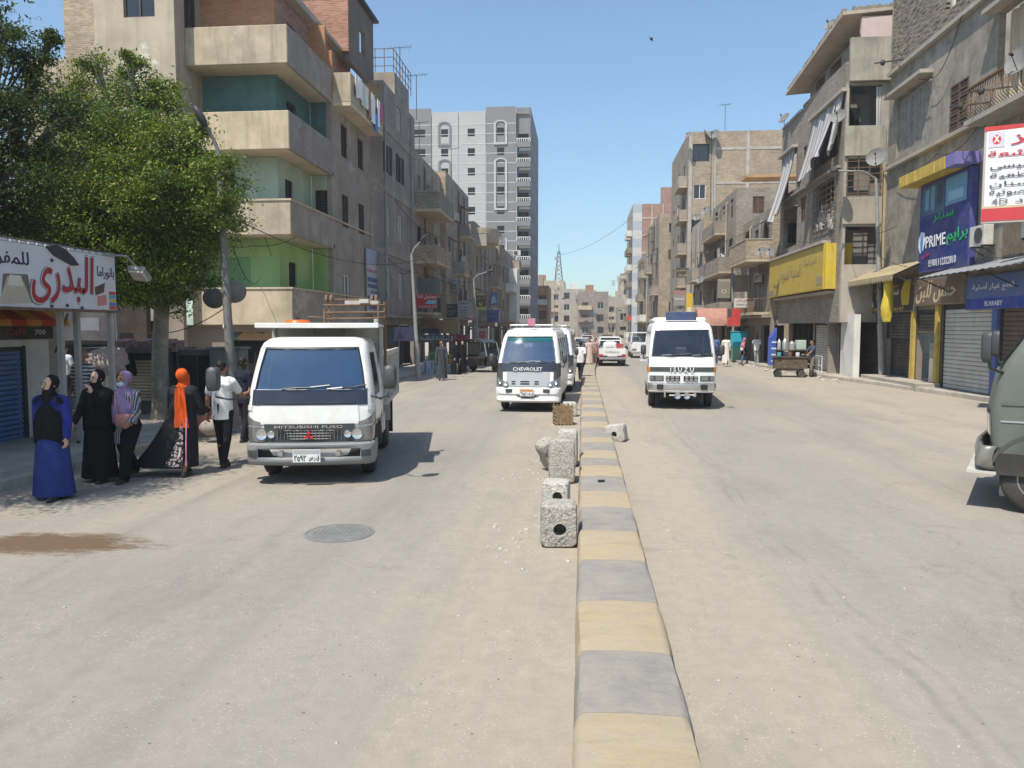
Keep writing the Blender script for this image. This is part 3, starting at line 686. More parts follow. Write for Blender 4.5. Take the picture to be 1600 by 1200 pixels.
# --- generic street houses further along
def house(name, label, X, y0, y1, zt, side, wallm, frontm, lv0=3.3, st=3.1, bays=3, balc=(), brick=None, front_w=4.5, wins=('dark', 'louver', 'white', 'alu'), seed=1, front_ops=True, gm=None, par_h=.9):
    r = random.Random(seed); F = FL(X) if side < 0 else FRt(X)
    o = building(name, label, (X, y0, 0)); n = int((zt - lv0) / st + .2); bw = (y1 - y0) / bays; ops = []; sty = []
    for k in range(n):
        for b in range(bays):
            c = y0 + bw * (b + .5); wd = r.choice((.9, 1.05, 1.2)); z = lv0 + k * st; dr = any(q[0] == k and q[1] <= b < q[2] for q in balc)
            ops.append((c - wd / 2, c + wd / 2, z + (.1 if dr else .85), z + 2.2)); sty.append(r.choice(wins))
    wall(F, y0 + .225, y1 - .002, lv0 - .3, zt, ops, wallm, o)
    for q, s in zip(ops, sty): window(F, *q, s, o)
    xa, xb = (X - front_w, X) if side < 0 else (X, X + front_w); G = FY(y0); fo = []
    if front_ops:
        for k in range(n):
            z = lv0 + k * st; c = X + (-1 if side < 0 else 1) * r.uniform(1.3, 2.2); fo.append((c - .4, c + .4, z + .9, z + 2.1))
    wall(G, xa, xb, lv0 - .3, zt, fo, frontm, o)
    for q in fo: window(G, *q, r.choice(wins), o)
    m = MB(); m.box(min(xa, xb) + .05, y0 + .23, zt - par_h, max(xa, xb) - .23, y1, zt - par_h + .12); m.build('roof_slab', p_lgrey, o)
    wall(FY(y1), xa, xb, lv0 - .3, zt, [], frontm, o, name='wall')
    for q in balc:
        k, b0, b1, d, h, mt = q[:6]; z = lv0 + k * st
        balcony(F, y0 + bw * b0 + .1, y0 + bw * b1 - .1, z, d, h, mt, o, und=p_cream, capm=p_lgrey if r.random() < .5 else None, rail=q[6] if len(q) > 6 else None)
    # ground floor: shops with shutters or open fronts
    so_ = [(y0 + bw * b + .25, y0 + bw * (b + 1) - .25, .15, 2.5) for b in range(bays)]
    wall(F, y0 + .003, y1 - .003, 0, lv0 - .3, so_, gm or p_brown, o, w=-.04)
    for q in so_:
        if r.random() < .45: shutter(F, *q, r.choice((m_shut, M('shutter_dark', (.10, .10, .10)))), o, pitch=.2, w=-.16)
        else: box(F, *q, -.9, -.85, m_dark, o, 'shop_shade_sheet')
    box(F, y0, y1, lv0 - .32, lv0 - .2, .0, .5, p_grey, o, 'canopy')
    for b in range(1, bays):
        yp = y0 + bw * b + r.uniform(-.2, .2); m = MB(); m.path([F.P(yp, lv0 - .1, .08), F.P(yp, zt - .6, .08), F.P(yp, zt - .4, -.05)], .05, 6); m.build('drain_pipe', r.choice((m_gpole, m_rust, p_cream)), o)
    for k in range(n):
        for b in range(bays):
            if r.random() < .35: c = y0 + bw * (b + .5); z = lv0 + k * st + .6; m = MB(); F.box(m, c - .7, c + .7, z, z + .03, .02, .4); m.bar(F.P(c - .6, z - .4, .02), F.P(c - .6, z, .38), .03); m.bar(F.P(c + .6, z - .4, .02), F.P(c + .6, z, .38), .03); m.build('window_shelf', m_rust, o)
            if r.random() < .3: c = y0 + bw * (b + .5); z = lv0 + k * st + 2.25; m = MB(); m.add([F.P(c - .7, z + .2, .02), F.P(c + .7, z + .2, .02), F.P(c + .7, z - .15, .7), F.P(c - .7, z - .15, .7), F.P(c - .7, z + .24, .02), F.P(c + .7, z + .24, .02), F.P(c + .7, z - .11, .7), F.P(c - .7, z - .11, .7)], [(0, 1, 2, 3), (4, 5, 6, 7), (0, 1, 5, 4), (2, 3, 7, 6), (0, 3, 7, 4), (1, 2, 6, 5)]); m.build('window_awning', r.choice((m_rust, p_dgrey, m_dwood)), o)
    return o
h3 = house('apartment_house', 'grey house with brick-fronted balconies behind the tall street lamp on the left', -10.1, 46.8, 55, 13.0, -1, p_grey, p_cream, balc=[(0, 0, 1, 1.1, .9, m_steel, m_steel), (1, 0, 2, 1.3, .95, b_tan), (2, 0, 2, 1.5, 1.0, b_grey)], seed=3)
h4 = house('apartment_house', 'narrow brown house with small balconies and a sunlit block-work side', -9.7, 55.2, 66, 13.4, -1, p_grey, b_tan, balc=[(1, 1, 2, .9, .9, p_grey), (2, 2, 3, 1.0, .9, b_grey), (0, 2, 3, .8, .9, p_grey)], seed=4, bays=4)
h5 = house('apartment_house', 'low grey house with a rounded balcony over the second street lamp', -9.2, 66.2, 82, 11.4, -1, p_grey, p_beige, balc=[(0, 1, 3, 1.2, .9, p_grey), (1, 3, 4, 1.0, .9, p_dgrey), (2, 0, 1, 1.0, .9, p_lgrey)], seed=5, bays=5)
h6 = house('apartment_house', 'old house with a torn white facade beside the tower block', -8.6, 82.4, 100, 11.0, -1, p_dgrey, b_tan, balc=[(1, 1, 2, 1.0, .9, p_white), (2, 3, 4, 1.0, .9, p_grey)], seed=6, bays=5)
# rounded balcony
m = MB(); cx, cy = -9.2, 68.6
rs = []
for z, r_ in ((9.7, 1.75), (9.9, 1.85), (10.9, 1.85), (10.9, 1.72), (10.0, 1.72)): rs.append([(cx + r_ * math.cos(a), cy + r_ * 1.2 * math.sin(a), z) for a in [rad(-88 + 176 * k / 14) for k in range(15)]])
m.rings(rs, closed=False, cap1=False); m.build('rounded_balcony', p_cream, h5, smooth=40)
# white plastered strip
m = MB(); m.box(-8.55, 90, 3, -7.6, 94, 9.2); m.build('rendered_bay', p_white, h6)
# --- grey-white tower block
YT = 120.0; o = building('tower_block', 'tall new grey and white tower block with arched window surrounds and stacked corner balconies', (-27, YT, 0))
q_ = FY(YT); f_ = FL(-8.0); zt = 35.6; m_tg = P_('tower_grey', (.19, .19, .195), streak=.05, var=.06, bmp=.1); m_tw = P_('tower_white', (.385, .38, .375), streak=.05, var=.05, bmp=.1); m_line = M('white_line', (.6, .6, .6), bmp=0)
strips = [(-26.9, -23.1, m_tg, -25.0), (-23.1, -18.95, m_tw, -21.1), (-18.95, -14.75, m_tw, -17.0), (-14.75, -10.1, m_tg, -12.5)]
for a, b, mt, c in strips:
    hw = .55 if c > -24.5 else .95; hh = 1.15
    ops = [(c - hw, c + hw, 31.35 - k * 2.93, 31.35 + hh - k * 2.93) for k in range(11)]
    wall(q_, a + .04, b - .04, 0, zt - (.55 if mt is m_tw else 0) , ops, mt, o, w=(.12 if mt is m_tg else 0))
    for k, q in enumerate(ops):
        box(q_, *q, (.12 if mt is m_tg else 0) - .14, (.12 if mt is m_tg else 0) - .04, m_dark, o, 'window')
    for z in range(24):
        zz = 33.1 - (z // 2) * 2.93 - (z % 2) * 1.45
        if zz > 1: box(q_, a + .06, b - .06, zz, zz + .07, .0, .13 if mt is m_tg else .03, m_line, o, 'string_course')
    if c > -24 and c != -17.0:
        # arched surrounds
        for zb, ztp in ((30.0, 33.6), (20.2, 28.0), (8.6, 16.2)):
            w0 = .12 if mt is m_tg else 0; m = MB(); ro, ri = 1.0, .72
            pts = [(c + ro * math.cos(rad(a_)), ztp - ro + .6 * ro * math.sin(rad(a_)) + .4) for a_ in range(0, 181, 20)]; pin = [(c + ri * math.cos(rad(a_)), ztp - ro + .6 * ri * math.sin(rad(a_)) + .4) for a_ in range(0, 181, 20)]
            A = [(c + ro, zb)] + pts + [(c - ro, zb)]; B = [(c + ri, zb + .3)] + pin + [(c - ri, zb + .3)]; n = len(A)
            P = [q_.P(u, v, w0 + .18) for u, v in A] + [q_.P(u, v, w0 + .18) for u, v in B] + [q_.P(u, v, w0) for u, v in A] + [q_.P(u, v, w0) for u, v in B]
            fs = []
            for i in range(n):
                j = (i + 1) % n; fs += [(i, j, j + n, i + n), (i, i + 2 * n, j + 2 * n, j), (i + n, j + n, j + 3 * n, i + 3 * n)]
            m.add(P, fs); m.build('arched_surround', P_('surround', (.44, .44, .435), streak=0) if mt is m_tg else m_tg, o)
wall(q_, -10.1, -8.0, 0, zt, [(-9.9, -8.3, .5 + k * 2.93 - .25, 2.75 + k * 2.93 - .35) for k in range(11)], m_tg, o, w=-.6)
wall(f_, YT + .6, 141, 0, zt, [(y, y + 1.1, 1.6 + k * 2.93, 2.8 + k * 2.93) for k in range(11) for y in (124, 129, 135)], P_('tower_side', (.17, .18, .215), streak=.1), o)
for k in range(11):
    for y in (124, 129, 135): window(f_, y, y + 1.1, 1.6 + k * 2.93, 2.8 + k * 2.93, 'dark', o)
    z = .35 + k * 2.93 - .2
    m = MB(); m.box(-10.05, YT - .75, z, -7.95, YT + .1, z + .75); m.build('balcony', m_tg, o)
    m = MB()
    for j in range(7): m.lathe([(.05, 0), (.08, .2), (.05, .45)], (-9.95 + j * .33, YT - .7, z + .75), n=6)
    m.box(-10.05, YT - .78, z + 1.2, -7.95, YT - .62, z + 1.3); m.build('balustrade', m_white, o)
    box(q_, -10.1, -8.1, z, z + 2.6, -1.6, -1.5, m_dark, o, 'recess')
m = MB(); m.box(-26.8, YT + .3, zt - 1, -8.2, 141, zt - .9); m.build('roof_slab', p_grey, o)
wall(FL(-26.9), YT, 141, 0, zt, [], m_tg, o)
# ============================================================ right row of buildings
# --- nearest house: rough grey render, ledges, louvred windows
X1 = 13.2; f_ = FRt(X1); ya, yb = 12.0, 34.0
o = building('apartment_house', 'nearest house on the right, rough grey render and timber-screened windows above the clinic sign', (X1, ya, 0))
p_rough = P_('rough_grey', (.25, .225, .185), var=.3, scale=1.6, bmp=1.0, bscale=7, col2=(.33, .295, .245), c2at=(.5, .6))
ops = [(30.1, 33.3, 9.5, 12.0), (27.2, 28.5, 9.35, 11.0), (19.5, 25.4, 9.0, 12.35), (27.6, 28.9, 13.9, 15.6), (20, 24, 13.6, 15.9)]
wall(f_, ya, yb, 3.6, 13.1, ops[:3], p_rough, o)
# bare brick upper storey: every brick that shows is laid singly
wall(f_, ya, yb, 13.25, 17.4, ops[3:], m_conc, o, w=-.10)
m_br = M('loose_brick', (.24, .205, .165), var=.35, scale=3, bmp=.5, bscale=20)
bm_ = MB(); bm_.box(-.06, -.115, -.034, .06, .115, .034); proto = bm_.build('brick', m_br, o, local=True, bevel=0); nb = 0
bd = proto.data; bpy.data.objects.remove(proto)
rest = MB(); z = 13.32
while z < 17.3:
    y = 26.0 + (.125 if int(z / .082) % 2 else 0)
    while y < 33.9:
        if not any(q[0] - .12 < y < q[1] + .12 and q[2] - .04 < z < q[3] + .04 for q in ops[3:]):
            dx, rz = R.uniform(-.012, .014), R.uniform(-.04, .04)
            if z < 15.2 and nb < 290 and y < 29.4 + 3.5:
                b = bpy.data.objects.new('brick', bd); C.objects.link(b); b.parent = o; WM[b.name] = wmat(o); b.location = (.05 - dx - .03, y - ya, z); b.rotation_euler = (R.uniform(-.02, .02), 0, rz); nb += 1
            else: rest.box(X1 + .02 - dx - .05, y - .115, z - .034, X1 + .02 - dx + .05, y + .115, z + .034)
        y += .25
    z += .082
stuff(rest.build('brickwork', m_br, o))
window(f_, *ops[3], 'white', o, w=-.08, mat=p_white); window(f_, *ops[4], 'dark', o)
# ledges
for z, t, d in ((9.12, .14, .22), (13.1, .16, .20)): box(f_, ya, yb + .05, z, z + t, -.1, d, p_lgrey, o, 'ledge')
box(f_, 30.0, 33.6, 12.02, 12.16, 0, .5, p_lgrey, o, 'window_hood'); box(f_, 19.3, 25.6, 12.4, 12.54, 0, .45, p_lgrey, o, 'window_hood')
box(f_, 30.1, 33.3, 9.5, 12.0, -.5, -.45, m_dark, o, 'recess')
m_wt = M('weathered_timber', (.25, .235, .21), var=.3, scale=5, bmp=.5, bscale=20, streak=.5)
for k in range(16):
    y = 30.15 + k * .197; m = MB(); f_.box(m, y, y + .185, 9.5, 11.92 - .1 * R.random(), -.15 + R.uniform(-.02, .02), -.11 + R.uniform(-.01, .02)); m.build('plank', m_wt, o)
window(f_, *ops[1], 'louver', o, w=.06, mat=M('brown_louvre', (.10, .065, .05), var=.25))
# curtained balcony with a bulging railing
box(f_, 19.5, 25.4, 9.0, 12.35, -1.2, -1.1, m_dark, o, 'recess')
m_cur = M('beige_canvas', (.44, .37, .26), var=.12, scale=1.2, bmp=.15, bscale=30, streak=.2)
m = MB(); rs = []
for i, z in enumerate((12.3, 11.4, 10.4, 9.6)):
    rs.append([f_.P(19.55 + 5.7 * k / 90, z, -.25 + .06 * math.sin(k * .9 + i * .2) + .03 * math.sin(k * 2.3)) for k in range(91)])
m.rings(rs, closed=False, cap0=False, cap1=False); m.build('curtain', m_cur, o, smooth=70)
m = MB(); f_.box(m, 19.4, 25.5, 8.86, 9.02, -.1, .9); m.build('balcony_slab', p_lgrey, o)
m = MB()
for k in range(40):
    y = 19.6 + k * .15; m.path([f_.P(y, 9.05, .75), f_.P(y, 9.25, .95), f_.P(y, 9.45, .96), f_.P(y, 9.7, .84), f_.P(y, 10.0, .8)], .014, 4)
f_.box(m, 19.4, 25.55, 10.0, 10.05, .74, .88); f_.box(m, 25.5, 25.55, 10.0, 10.05, 0, .74); f_.box(m, 19.4, 25.5, 9.02, 9.06, .7, .82)
for k in range(5): m.path([f_.P(25.5, 9.05, .1 + k * .15), f_.P(25.5, 10, .1 + k * .15)], .014, 4)
m.build('railing', m_rust, o)
# lower storey: timber-clad mezzanine and shop openings
ops = [(30.9, 33.6, .15, 3.0), (28.9, 30.6, .15, 3.0), (24.85, 28.35, .15, 3.15), (20.5, 24.5, .15, 3.1), (15, 20, .15, 3.1)]
wall(f_, ya, yb, 0, 3.6, ops, p_brown, o, w=-.03)
wall(FY(yb), X1, X1 + 8, 0, 17.4, [], p_rough, o)
for k in range(26):
    y = 19.3 + k * .20; m = MB(); f_.box(m, y, y + .19, 4.6, 6.9, .0, .04 + R.uniform(0, .02)); m.build('plank', M('mezzanine_timber', (.17, .135, .095), var=.3, scale=4, bmp=.4, streak=.4), o)
m_sg = M('shutter_light', (.50, .49, .46), var=.12, scale=1.5, bmp=.05, rough=.5, streak=.3, dust=.3)
shutter(f_, 24.9, 28.3, .16, 3.12, m_sg, o, pitch=.15)
m_db = M('shutter_brown', (.13, .09, .07), var=.2, rough=.6)
shutter(f_, 20.5, 24.4, .16, 3.05, m_db, o, pitch=.15); shutter(f_, 15, 20, .16, 3.05, m_shut, o, pitch=.15)
box(f_, 24.5, 24.82, .15, 3.3, 0, .1, flat((.05, .10, .30)), o, 'door_post')
m_bs = M('shutter_black', (.055, .05, .048), var=.3, rough=.55, streak=.3, dust=.3)
shutter(f_, 31.0, 33.5, 1.9, 3.0, m_bs, o, pitch=.13); shutter(f_, 31.0, 33.5, .3, 1.88, m_bs, o, pitch=.13, w=-.25); shutter(f_, 29.0, 30.5, 2.1, 3.0, m_bs, o, pitch=.13)
box(f_, 29, 30.5, .1, 2.1, -1.2, -1.1, m_dark, o, 'shop_shade_sheet'); box(f_, 29.1, 30.1, .15, 1.75, -.4, -.3, M('grey_counter', (.33, .32, .31), var=.2), o, 'counter')
m_yl = M('faded_yellow', (.48, .34, .08), var=.2, scale=3, bmp=.1, streak=.4)
for y in (30.62, 28.5): box(f_, y, y + .24, .15, 3.2, .02, .14, m_yl, o, 'door_post')
box(f_, 28.3, 34, .0, .3, .05, .9, m_pave, o, 'shop_step', bevel=.02)
# --- signs of the nearest house
sign('shop_sign', 'tall dark blue pharmacy-style sign with white PRIME lettering and green Arabic letters', f_, 26.1, 30.0, 4.45, 7.75, (.014, .028, .16),
     [('r', .05, .52, .64, .97, (.04, .10, .16)), ('r', .54, .93, .68, .97, (.12, .3, .42)), ('r', .12, .2, .7, .93, (.10, .30, .45)), ('r', .24, .32, .68, .95, (.12, .25, .36)), ('r', .38, .47, .72, .94, (.03, .05, .08)), ('r', .6, .88, .72, .82, (.25, .45, .6)),
      ('t', 'سنتر', .3, .72, .53, .63, (.02, .42, .10)), ('p', [(.01, .3), (.05, .22), (.12, .26), (.16, .36), (.14, .45), (.06, .47), (.01, .4)], (.7, .75, .8)), ('p', [(.06, .24), (.10, .24), (.11, .38), (.08, .42), (.05, .36)], (.05, .22, .6)),
      ('t', 'PRIME', .17, .58, .27, .40, (.75, .76, .78)), ('t', 'برايم', .6, .99, .25, .42, (.02, .45, .12)), ('t', 'طبي', .1, .26, .15, .23, (.5, .02, .08)), ('t', '01001112322810', .25, .8, .05, .13, (.65, .67, .7))], w=.05, th=.22, edge=(.06, .065, .24))
for k in range(5):
    pass
o2 = thing('sign_hood', 'stepped hood of yellow and violet boxes over the blue PRIME sign', 'hood', f_.P(28, 7.75, 0))
for k in range(6):
    ya_ = 26.0 + k * .78; box(f_, ya_ + .02, ya_ + .74, 7.80, 8.22, .05, .85, m_yl if k else flat((.17, .15, .38)), o2, 'box_panel', bevel=.01)
box(f_, 26.0, 30.65, 7.86, 8.16, .02, .05, flat((.17, .15, .38)), o2, 'back_board')
sign('shop_sign', 'blue fascia with white Arabic spare-parts lettering and ELARABY in a darker band', f_, 22.9, 26.4, 2.95, 4.05, (.09, .15, .36),
     [('r', 0.01, .99, .02, .33, (.02, .06, .36)), ('t', 'قطع غيار أصلية', .12, .84, .52, .80, (.7, .72, .76)), ('t', 'ELARABY', .36, .66, .10, .24, (.75, .76, .8))], w=.02, edge=(.1, .14, .3))
sign('shop_sign', 'pale grey fascia with blue Arabic lettering beside the blue spare-parts fascia', f_, 18.5, 22.85, 2.95, 4.05, (.36, .37, .40), [('t', 'العربي', .1, .4, .45, .8, (.03, .06, .3)), ('r', .0, .5, .3, .36, (.03, .06, .3))], w=.02)
sign('shop_sign', 'brown board with big cream Arabic script above the shutter with yellow posts', f_, 26.6, 30.4, 3.2, 4.2, (.15, .105, .075), [('t', 'حسن للبن', .05, .9, .08, .92, (.52, .44, .30), .25)], w=.05, th=.16, edge=(.3, .26, .2))
o2 = sign('shop_sign', 'black and yellow phone shop sign with orange number 01021 behind the lamp post', f_, 30.5, 36.6, 3.0, 4.35, (.03, .028, .026),
     [('t', '01021611999', .02, .42, .03, .17, (.62, .42, .06)), ('t', '0114147', .55, .85, .04, .15, (.62, .42, .06)), ('p', [(.04, .95), (.16, .95), (.3, .2), (.2, .2), (.14, .5)], (.50, .36, .04)), ('p', [(.13, .95), (.2, .95), (.32, .2), (.29, .2)], (.62, .62, .6)), ('t', 'CELL', .36, .47, .4, .6, (.6, .42, .04)), ('t', 'فون', .33, .46, .68, .9, (.65, .3, .02)), ('t', 'سنتر', .6, .76, .45, .72, (.65, .65, .65)), ('t', 'موبيل', .62, .76, .74, .9, (.6, .25, .03)), ('p', [(.82, .2), (.93, .2), (.95, .95), (.86, .95), (.8, .6)], (.55, .44, .03))], w=.02, th=.14)
# white and red medical sign on its own frame, nearest and cut by the picture edge
a = V((10.36, 20.25, 0)); b = V((13.2, 19.1, 0)); U = (b - a).normalized(); G = Fr((a.x, a.y, 0), U, V((U.y, -U.x, 0)))
o2 = sign('clinic_sign', 'big white sign with red bands and Arabic scan-centre lettering at the right edge', G, 0, 3.0, 5.05, 7.5, (.72, .72, .73),
     [('p', [(0, 1), (1, 1), (1, .9), (.5, .97), (.22, .955), (0, .95)], (.50, .05, .05)), ('r', 0, 1, .02, .15, (.50, .05, .06)), ('r', 0, 1, .15, .175, (.55, .43, .28)),
      ('r', .03, .15, .78, .94, (.55, .53, .62)), ('p', [(.09 + .032 * math.cos(a_ * .52), .86 + .05 * math.sin(a_ * .52)) for a_ in range(12)], (.55, .05, .06)), ('t', 'x', .068, .112, .83, .90, (.8, .8, .8)),
      ('t', 'مركز', .19, .66, .79, .91, (.50, .04, .07)), ('t', 'المقطم للأشعة', .03, .96, .65, .76, (.50, .04, .07)),
      ('t', 'رنين مغناطيسى', .05, .80, .545, .625, (.09, .09, .11)), ('t', 'أشعة مقطعية', .05, .80, .455, .53, (.09, .09, .11)), ('t', 'بانوراما أسنان', .05, .82, .365, .44, (.09, .09, .11)), ('t', 'موجات فوق الصوتية', .05, .92, .275, .35, (.09, .09, .11)), ('t', 'رباعى الأبعاد', .24, .9, .19, .26, (.09, .09, .11)), ('t', '4D', .07, .19, .195, .25, (.2, .2, .22))],
     th=.18, edge=(.45, .40, .38), dust=.05)
m = MB()
for k in (.4, 1.6, 2.7):
    for z in (5.3, 7.2): m.bar(G.P(k, z, 0), (13.2, G.P(k, z, 0).y + 1.2, z), .05)
m.build('bracket', m_rust, o2)
# corrugated canopies
def awning(name, label, F, u0, u1, z0, z1, d, mats, pitch=.3, scallop=0, group=None):
    o = thing(name, label, 'awning', F.P((u0 + u1) / 2, z0, 0), 0, group); n = int((u1 - u0) / pitch)
    for i, mt in enumerate(mats):
        m = MB()
        for k in range(n):
            if k % len(mats) != i: continue
            a, b = u0 + k * pitch, u0 + (k + 1) * pitch - .004
            P = [F.P(a, z1, 0), F.P(b, z1, 0), F.P(b, z0, d), F.P(a, z0, d)]; Q = [p - V((0, 0, .025)) for p in P]
            m.add(P + Q, [(0, 1, 2, 3), (7, 6, 5, 4), (0, 4, 5, 1), (1, 5, 6, 2), (2, 6, 7, 3), (3, 7, 4, 0)])
            if scallop:
                c = (a + b) / 2; s = [F.P(a, z0, d), F.P(b, z0, d), F.P(b, z0 - scallop * .6, d + .01), F.P(c, z0 - scallop, d + .01), F.P(a, z0 - scallop * .6, d + .01)]
                m.add(s, [(0, 1, 2, 3, 4)])
        m.build('strip', mt, o)
    m = MB()
    for u in (u0 + .1, (u0 + u1) / 2, u1 - .1): m.bar(F.P(u, z1 - .05, 0), F.P(u, z0 - .03, d - .05), .04); m.bar(F.P(u, z0 - .6, 0), F.P(u, z0 - .03, d - .1), .03)
    m.build('frame', m_steel, o); return o
awning('awning', 'dark corrugated canopy over the blue spare-parts fascia', f_, 19, 27.6, 4.12, 4.5, 1.3, [M('corrugated_steel', (.10, .105, .12), var=.25, rough=.5, metal=.3), M('corrugated_pale', (.42, .43, .45), var=.2, rough=.5)], pitch=.22)
awning('awning', 'faded yellow scalloped awning above the phone shop', f_, 29.8, 36.8, 4.42, 5.0, 1.25, [M('awning_tan', (.31, .26, .18), var=.2), M('awning_yellow', (.35, .28, .15), var=.2)], pitch=.28, scallop=.28)
# rolled-up yellow cloth hanging from the awning
m = MB(); rs = []
for i in range(8):
    z = 4.55 - i * .28; rr = [.08, .15, .18, .17, .19, .22, .2, .14][i]
    rs.append([(12.2 + rr * (1 + .25 * math.sin(3 * t_ + i)) * math.cos(t_), 31.0 + rr * (1 + .25 * math.cos(2 * t_ + i)) * math.sin(t_), z) for t_ in [k * 2 * math.pi / 14 for k in range(14)]])
m.rings(rs); tag(m.build('yellow_tarpaulin', M('yellow_cloth', (.55, .42, .05), var=.2, scale=6, bmp=.3), None, smooth=50), 'bundled yellow tarpaulin hanging from the faded awning by the lamp post', 'tarpaulin')
for k, (y, z) in enumerate(((25.2, 5.0), (22.2, 4.95))): ac_unit(f_.P(y, z, .05), f_, ['white air conditioner on brackets just right of the blue PRIME sign', 'air conditioner beneath the white and red clinic sign'][k], s=1.15)
# --- second house: balconied corner with ragged curtains
X2 = 11.65; ya, yb = 35.0, 46.2; f_ = FRt(X2); q_ = FY(ya)
o = building('apartment_house', 'old brick corner house with ragged striped curtains on its balconies above the yellow sign', (X2, ya, 0))
p_rg = P_('weathered_concrete', (.31, .285, .24), var=.3, streak=.8, col2=(.38, .35, .30)); b_dk = BR('brick_dark', (.25, .215, .175), mortar=(.33, .30, .26), patch=.3)
LV = [4.3, 7.1, 10.05, 13.25, 15.2]
# street front
ops = [(36.4, 39.4, 7.2, 9.4), (41, 42, 8, 9.3), (36.1, 39.6, 10.3, 12.7), (41.0, 41.7, 10.6, 11.9), (43, 45.4, 10.0, 12.1), (42.6, 45.4, 6.9, 9.2)]
wall(f_, ya + .225, yb, 2.6, 13.3, ops, b_dk, o); wall(f_, ya + .225, 42, 13.3, 14.2, [], b_dk, o); wall(f_, 42, yb, 13.3, 13.9, [], b_dk, o)
m = MB(); m.box(X2 + 1.35, ya + 1.75, 2.7, X2 + 7, yb - .3, 14.9); m.build('inner_wall', P_('inner_wall', (.20, .19, .17)), o)
for q in ops:
    if q[1] - q[0] > 2: pass
    else: window(f_, *q, 'louver', o)
# camera-side wall: corner balcony with concrete parapet, open loggia, barred loggia, boarded storey
wall(q_, X2 + .02, 13.6, 13.2, 15.05, [], p_rg, o, w=.3); 
wall(q_, X2, X2 + 3.2, 2.6, 13.2, [(X2 + .1, X2 + 1.5, 11.3, 13.1), (X2 + .1, X2 + 1.6, 8.3, 9.9), (X2 + .1, X2 + 1.6, 5.2, 6.9)], p_lgrey, o)
for a, b in ((11.3, 13.1), (8.3, 9.9), (5.2, 6.9)): box(q_, X2 + .1, X2 + 1.6, a, b, -1.6, -1.5, P_('inner_wall', (.20, .19, .17)), o, 'recess')
box(q_, X2 + .5, X2 + 1.05, 11.3, 12.5, -1.5, -1.46, m_dark, o, 'door_opening'); box(q_, X2 - .05, X2 + 1.7, 10.0, 11.3, .0, .12, p_rg, o, 'parapet'); box(q_, X2 - .05, X2 + 2.0, 7.0, 8.2, .0, .08, P_('board', (.33, .29, .24)), o, 'parapet')
box(q_, X2 + 1.62, X2 + 2.15, 2.7, 9.6, .0, .1, P_('cream_pier', (.42, .34, .21)), o, 'pier')
m = MB()
for k in range(6): m.bar(q_.P(X2 + .05, 8.35 + k * .28, .05), q_.P(X2 + 1.6, 8.38 + k * .28, .05), .03)
for k in range(4): m.bar(q_.P(X2 + .1 + k * .48, 8.2, .04), q_.P(X2 + .1 + k * .48, 10, .04), .04)
for k in range(9): m.bar(f_.P(36.0, 7.0 + k * .28, .05), f_.P(39.6, 7.0 + k * .28, .05), .03)
for k in range(6): m.bar(f_.P(36.0 + k * .7, 7, .04), f_.P(36.0 + k * .7, 9.4, .04), .03)
m.build('bars', m_rust, o)
# clutter stored behind the bars
m = MB()
for k in range(60):
    c = f_.P(R.uniform(36.4, 39.3), R.uniform(7.1, 8.2), R.uniform(-.5, -.05)); a_ = R.random() * 6
    m.obb(c, (R.uniform(.05, .2), 0, .05), (0, R.uniform(.05, .3), .02), (0, .03, R.uniform(.05, .2)))
stuff(m.build('stored_clutter', M('clutter', (.30, .29, .27), var=.6, scale=6), o))
# pink attic, eaves
wall(q_, X2 + .5, 13.9, 15.05, 16.0, [], P_('pink', (.52, .42, .40), streak=.1), o, w=.1); wall(f_, ya, 42.5, 14.2, 15.3, [(37.5, 39.2, 14.4, 15.2), (40, 41.5, 14.4, 15.2)], b_dk, o, w=-.5); box(f_, 37, 42, 14.3, 15.3, -1.4, -1.3, m_dark, o, 'recess')
m = MB(); P0 = [(X2 - .35, ya - .2, 16.05), (X2 + 3, ya - .2, 16.3), (X2 + 3, 43.5, 15.4), (X2 - .55, 43.5, 15.15)]
m.add(P0 + [(x, y, z + .14) for x, y, z in P0], [(3, 2, 1, 0), (4, 5, 6, 7), (0, 1, 5, 4), (1, 2, 6, 5), (2, 3, 7, 6), (3, 0, 4, 7)]); m.build('eaves_slab', P_('eaves', (.42, .35, .28)), o)
m = MB()
for k in range(70):
    y = ya - .1 + k * .12; x = X2 - .3 - .0029 * k + R.uniform(-.05, .05); z = 16.28 - .0128 * k; m.box(x, y, z - .06, x + .2, y + .11, z + .06 + R.uniform(-.03, .06))
for k in range(26): x = X2 + .1 + k * .12; z = 16.3 + k * .006; m.box(x, ya - .18, z - .06, x + .11, ya + .02, z + .08 + R.uniform(-.03, .06))
stuff(m.build('loose_brick', m_br, o))
box(f_, 35.0, 40.2, 12.85, 13.0, .0, .22, p_lgrey, o, 'beam'); box(f_, 42.8, 46, 12.2, 12.35, 0, .3, p_lgrey, o, 'beam'); box(f_, 35.5, 46, 9.6, 9.72, .0, .2, p_dgrey, o, 'ledge'); box(f_, 42, 46, 13.9, 14.0, -.05, .12, flat((.30, .34, .42)), o, 'coping')
